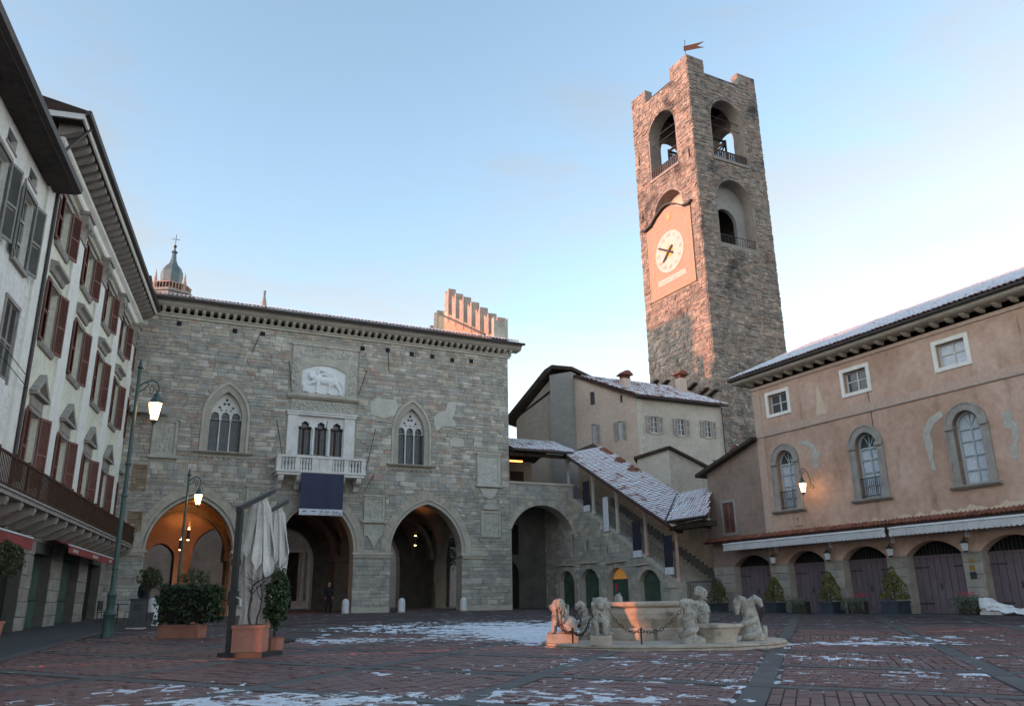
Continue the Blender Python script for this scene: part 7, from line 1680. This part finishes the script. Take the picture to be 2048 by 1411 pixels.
# people
def person(label, x, y, z, rz, mats, pose=0, h=1.72):
    t_ = thing('person', label, 'person', (x, y, z), rz); s = h / 1.72
    P = [('e', (0, 0, 1.58), (.078, .095, .115)), ('e', (0, -.095, 1.56), (.016, .022, .022)), ('e', (.078, 0, 1.57), (.012, .025, .03)), ('e', (-.078, 0, 1.57), (.012, .025, .03)), ('t', [(0, .01, 1.38), (0, 0, 1.52)], [.065, .055]),
         ('t', [(0, 0, .92), (0, .01, 1.08), (0, .01, 1.28), (0, .01, 1.40)], [.16, .155, .17, .10]), ('e', (.15, .01, 1.36), (.08, .07, .07)), ('e', (-.15, .01, 1.36), (.08, .07, .07))]
    for sd in (-1, 1):
        st = .10 * sd * pose
        P += [('t', [(.09 * sd, 0, .90), (.10 * sd, -st * .5 - .02, .50), (.10 * sd, -st + .03 * abs(pose), .09)], [.095, .065, .045]), ('e', (.10 * sd, -st - .06, .045), (.045, .115, .042)),
              ('t', [(.19 * sd, .01, 1.36), (.235 * sd, .03 + st * .4, 1.10), (.22 * sd, -.07 + st * .8, .88)], [.058, .045, .034]), ('e', (.22 * sd, -.09 + st * .8, .83), (.028, .04, .055))]
        for f in range(4): P.append(('t', [(.22 * sd, -.115 + st * .8 + f * .018, .80), (.215 * sd, -.12 + st * .8 + f * .018, .735 + .012 * (f % 2))], [.009, .007]))
        P.append(('t', [(.205 * sd, -.12 + st * .8, .84), (.19 * sd, -.145 + st * .8, .79)], [.010, .008]))
    o = blob('body', P, .016, 'skin', t_, 1); me = o.data
    for k in mats: me.materials.append(MT[k])
    for p in me.polygons:
        c = p.center
        p.material_index = 0 if c.z > 1.44 or (c.z < .88 and abs(c.x) > .17 and c.z > .70) else 1 if c.z > .86 else 3 if c.z < .085 else 2
    hb = MB().ell((0, .018, 1.615), (.088, .10, .098), None, 12, 8); hb.v = [v for v in hb.v]; hr_ = hb.build('hair', 'bark', t_, True)
    t_.scale = (s,) * 3; return t_
px, py = pr_loc(-11.1, .6); person('person in dark coat and trousers standing under the middle arch', px, py, gz(px, py), PA, ('coat_dark', 'coat_dark', 'rubber'), .4)
x, y = -13.75, 31.2; person('person in blue jeans and dark jacket walking behind the litter bin', x, y, gz(x, y), R(60), ('coat_dark', 'jeans', 'white_paint'), 1)
px, py = pr_loc(.55, 4.6); person('person in a red jacket at the far end of the passage', px, py, gz(px, py), PA, ('coat_red', 'coat_dark', 'rubber'), .5)
# parked car seen through the middle arch
px, py = pr_loc(-11.2, 16.5); cz_ = gz(px, py) + .02; ca = thing('parked_car', 'small grey-blue car parked beyond the middle arch', 'car', (px, py, cz_), PA)
prof = [(-1.9, .28), (-1.95, .55), (-1.85, .72), (-1.0, .86), (-.45, 1.36), (.9, 1.42), (1.6, 1.05), (1.9, .95), (1.92, .4), (1.8, .28)]
m = MB(); hwid = [.72, .78, .78, .78, .60, .60, .74, .76, .78, .74]
L = [(-w_, yy, zz) for (yy, zz), w_ in zip(prof, hwid)]; Rr_ = [(w_, yy, zz) for (yy, zz), w_ in zip(prof, hwid)]
m.strip(L, Rr_, .5, 0, True); m.face(L[::-1]); m.face(Rr_); m.build('body', 'car_paint', ca)
MB().face([(-.68, -1.02, .88), (.68, -1.02, .88), (.55, -.50, 1.33), (-.55, -.50, 1.33)]).xf(Matrix.Translation((0, -.012, .008))).build('windscreen', 'pane', ca)
for sx in (-1, 1):
    MB().ell((sx * .55, -1.9, .62), (.16, .06, .075), None, 10, 6).build('headlight', 'chrome', ca, True)
    MB().face([(sx * .765, -.75, .9), (sx * .77, 1.2, .9), (sx * .63, .8, 1.33), (sx * .63, -.42, 1.33)]).build('side_window', 'pane', ca)
    MB().box(sx * .82 - .06, -.75, .88, sx * .82 + .06, -.62, 1.0).build('mirror', 'car_paint', ca)
    for yy in (-1.2, 1.2):
        wh = MB().lathe([(.19, -.09), (.30, -.09), (.31, 0), (.30, .09), (.19, .09)], (0, 0, 0), 16).xf(Matrix.Translation((sx * .70, yy, .30)) @ Matrix.Rotation(R(90), 4, 'Y')).build('wheel', 'rubber', ca, True)
        MB().lathe([(.0, .07), (.19, .08), (.2, .092)], (0, 0, 0), 12).xf(Matrix.Translation((sx * .70, yy, .30)) @ Matrix.Rotation(R(90 * sx), 4, 'Y')).build('rim', 'chrome', wh)
MB().box(-.3, -1.97, .52, .3, -1.93, .6).box(-.7, -1.98, .32, .7, -1.9, .44).build('bumper', 'plastic_grey', ca); MB().box(-.22, -1.99, .45, .22, -1.965, .52).build('number_plate', 'white_paint', ca)
# church behind the palace
cx_, cy_ = pr_loc(0, 24.0); chh = thing('church_front', 'dark stone church front with columned portal seen through the arcade', 'church', (cx_, cy_, 0), PA)
wall([(-30, 0), (-5.4, 0), (-5.4, 19), (-30, 19)], [opening(-10.15, -8.15, 0, 5.4, 5.5)], 0, .8).build('wall', 'church_stone', chh)
MB().box(-10.2, .5, 1.5, -8.1, .55, 5.6).build('portal_door', 'wood_dark', chh)
for k in range(8): MB().box(-10.15 + k * .25 + .015, .45, 1.9, -10.15 + (k + 1) * .25 - .015, .5, 5.4).build('door_plank', 'wood_dark', chh)
for x in (-10.8, -10.4, -7.9, -7.45): MB().lathe([(.2, 1.5), (.2, 1.75), (.14, 1.85), (.13, 4.9), (.2, 5.15), (.22, 5.4)], (x, -.25, 0), 10).build('column', 'church_stone', chh, True)
MB().box(-11.2, -.5, 5.4, -7.1, 0, 5.85).box(-11.4, -.6, 5.85, -6.9, 0, 6.05).build('portal_lintel', 'church_stone', chh)
MB().ring(arch(-10.7, -7.6, 6.05, 7.5, 8), arch(-11.1, -7.2, 6.05, 7.95, 8), -.4, 0).build('portal_arch', 'church_stone', chh)
for k in range(5): MB().box(-11.8, -.4 - .35 * (5 - k), .5 + .0, -5.6, 0, 1.0 + k * .13).build('step', 'church_stone', chh)
for x in (-12.3, -13.6): MB().lathe([(.22, .8), (.22, 1.4), (.16, 1.5), (.15, 4.6), (.26, 5.0)], (x, -2.4, 0), 10).build('porch_column', 'church_pink', chh, True)
MB().ring(arch(-16.8, -12.5, 4.9, 7.2, 8), arch(-17.2, -12.1, 4.9, 7.8, 8), -2.6, -2.1).build('porch_arch', 'church_pink', chh)
# pale house and tree far behind, glimpsed through the gaps
px, py = pr_loc(3.5, 32); rh = thing('rear_house', 'pale house glimpsed between the palace piers', 'house', (px, py, 0), PA)
wall([(-9, 0), (9, 0), (9, 9), (-9, 9)], [rect(-5 + 2.2 * k, -4.1 + 2.2 * k, a, a + 1.5) for k in range(4) for a in (2.0, 5.5)], 0, .3).build('wall', 'plaster_grey', rh)
for k in range(4):
    for a in (2.0, 5.5): MB().box(-5 + 2.2 * k, .2, a, -4.1 + 2.2 * k, .22, a + 1.5).build('window', 'pane', rh)
MB().prism([(-9.4, 8.9), (9.4, 8.9), (0, 11.5)], -.5, 8).build('roof', 'tile_bare', rh); MB().box(-9, .31, 0, 9, 8, 8.9).build('body', 'plaster_grey', rh)
px, py = pr_loc(1.6, 15); tr = thing('garden_tree', 'green tree seen beyond the passage and landing', 'tree', (px, py, gz(px, py)), 0)
MB().tube([(0, 0, 0), (.1, 0, 3), (0, .1, 6), (.1, 0, 8.5)], [.22, .17, .12, .05], 8).build('trunk', 'bark', tr)
br = MB(); r = random.Random(77)
for k in range(14):
    a = r.uniform(0, 6.28); z = 3 + k * .4; br.tube([(0, 0, z), (.6 * math.cos(a), .6 * math.sin(a), z + .4), (1.2 * math.cos(a), 1.2 * math.sin(a), z + .6)], [.06, .04, .02], 5)
br.build('limb', 'bark', tr)
bush('crown', 0, 0, 6.2, 1.4, 1.4, 4.0, 5000, .12, 'leaf_hedge', tr, 8)
# ------------------------------------------------------------------ block added outside the frame, between the low sun and the clock tower
gt = thing('shade_tower', 'tall plain stone block out of view beyond the left rooftops, added for its shadow', 'tower', (-65.0, 40.0, 0), R(-67))
# unseen block, sized and placed to shade the lower left of the clock tower
MB().box(-4.2, -4.0, 0, 3.7, 4.0, 36.6).build('shaft', 'church_stone', gt); MB().box(-3.9, -3.7, 36.6, 3.4, 3.7, 36.9).build('tower_cap', 'church_stone', gt)
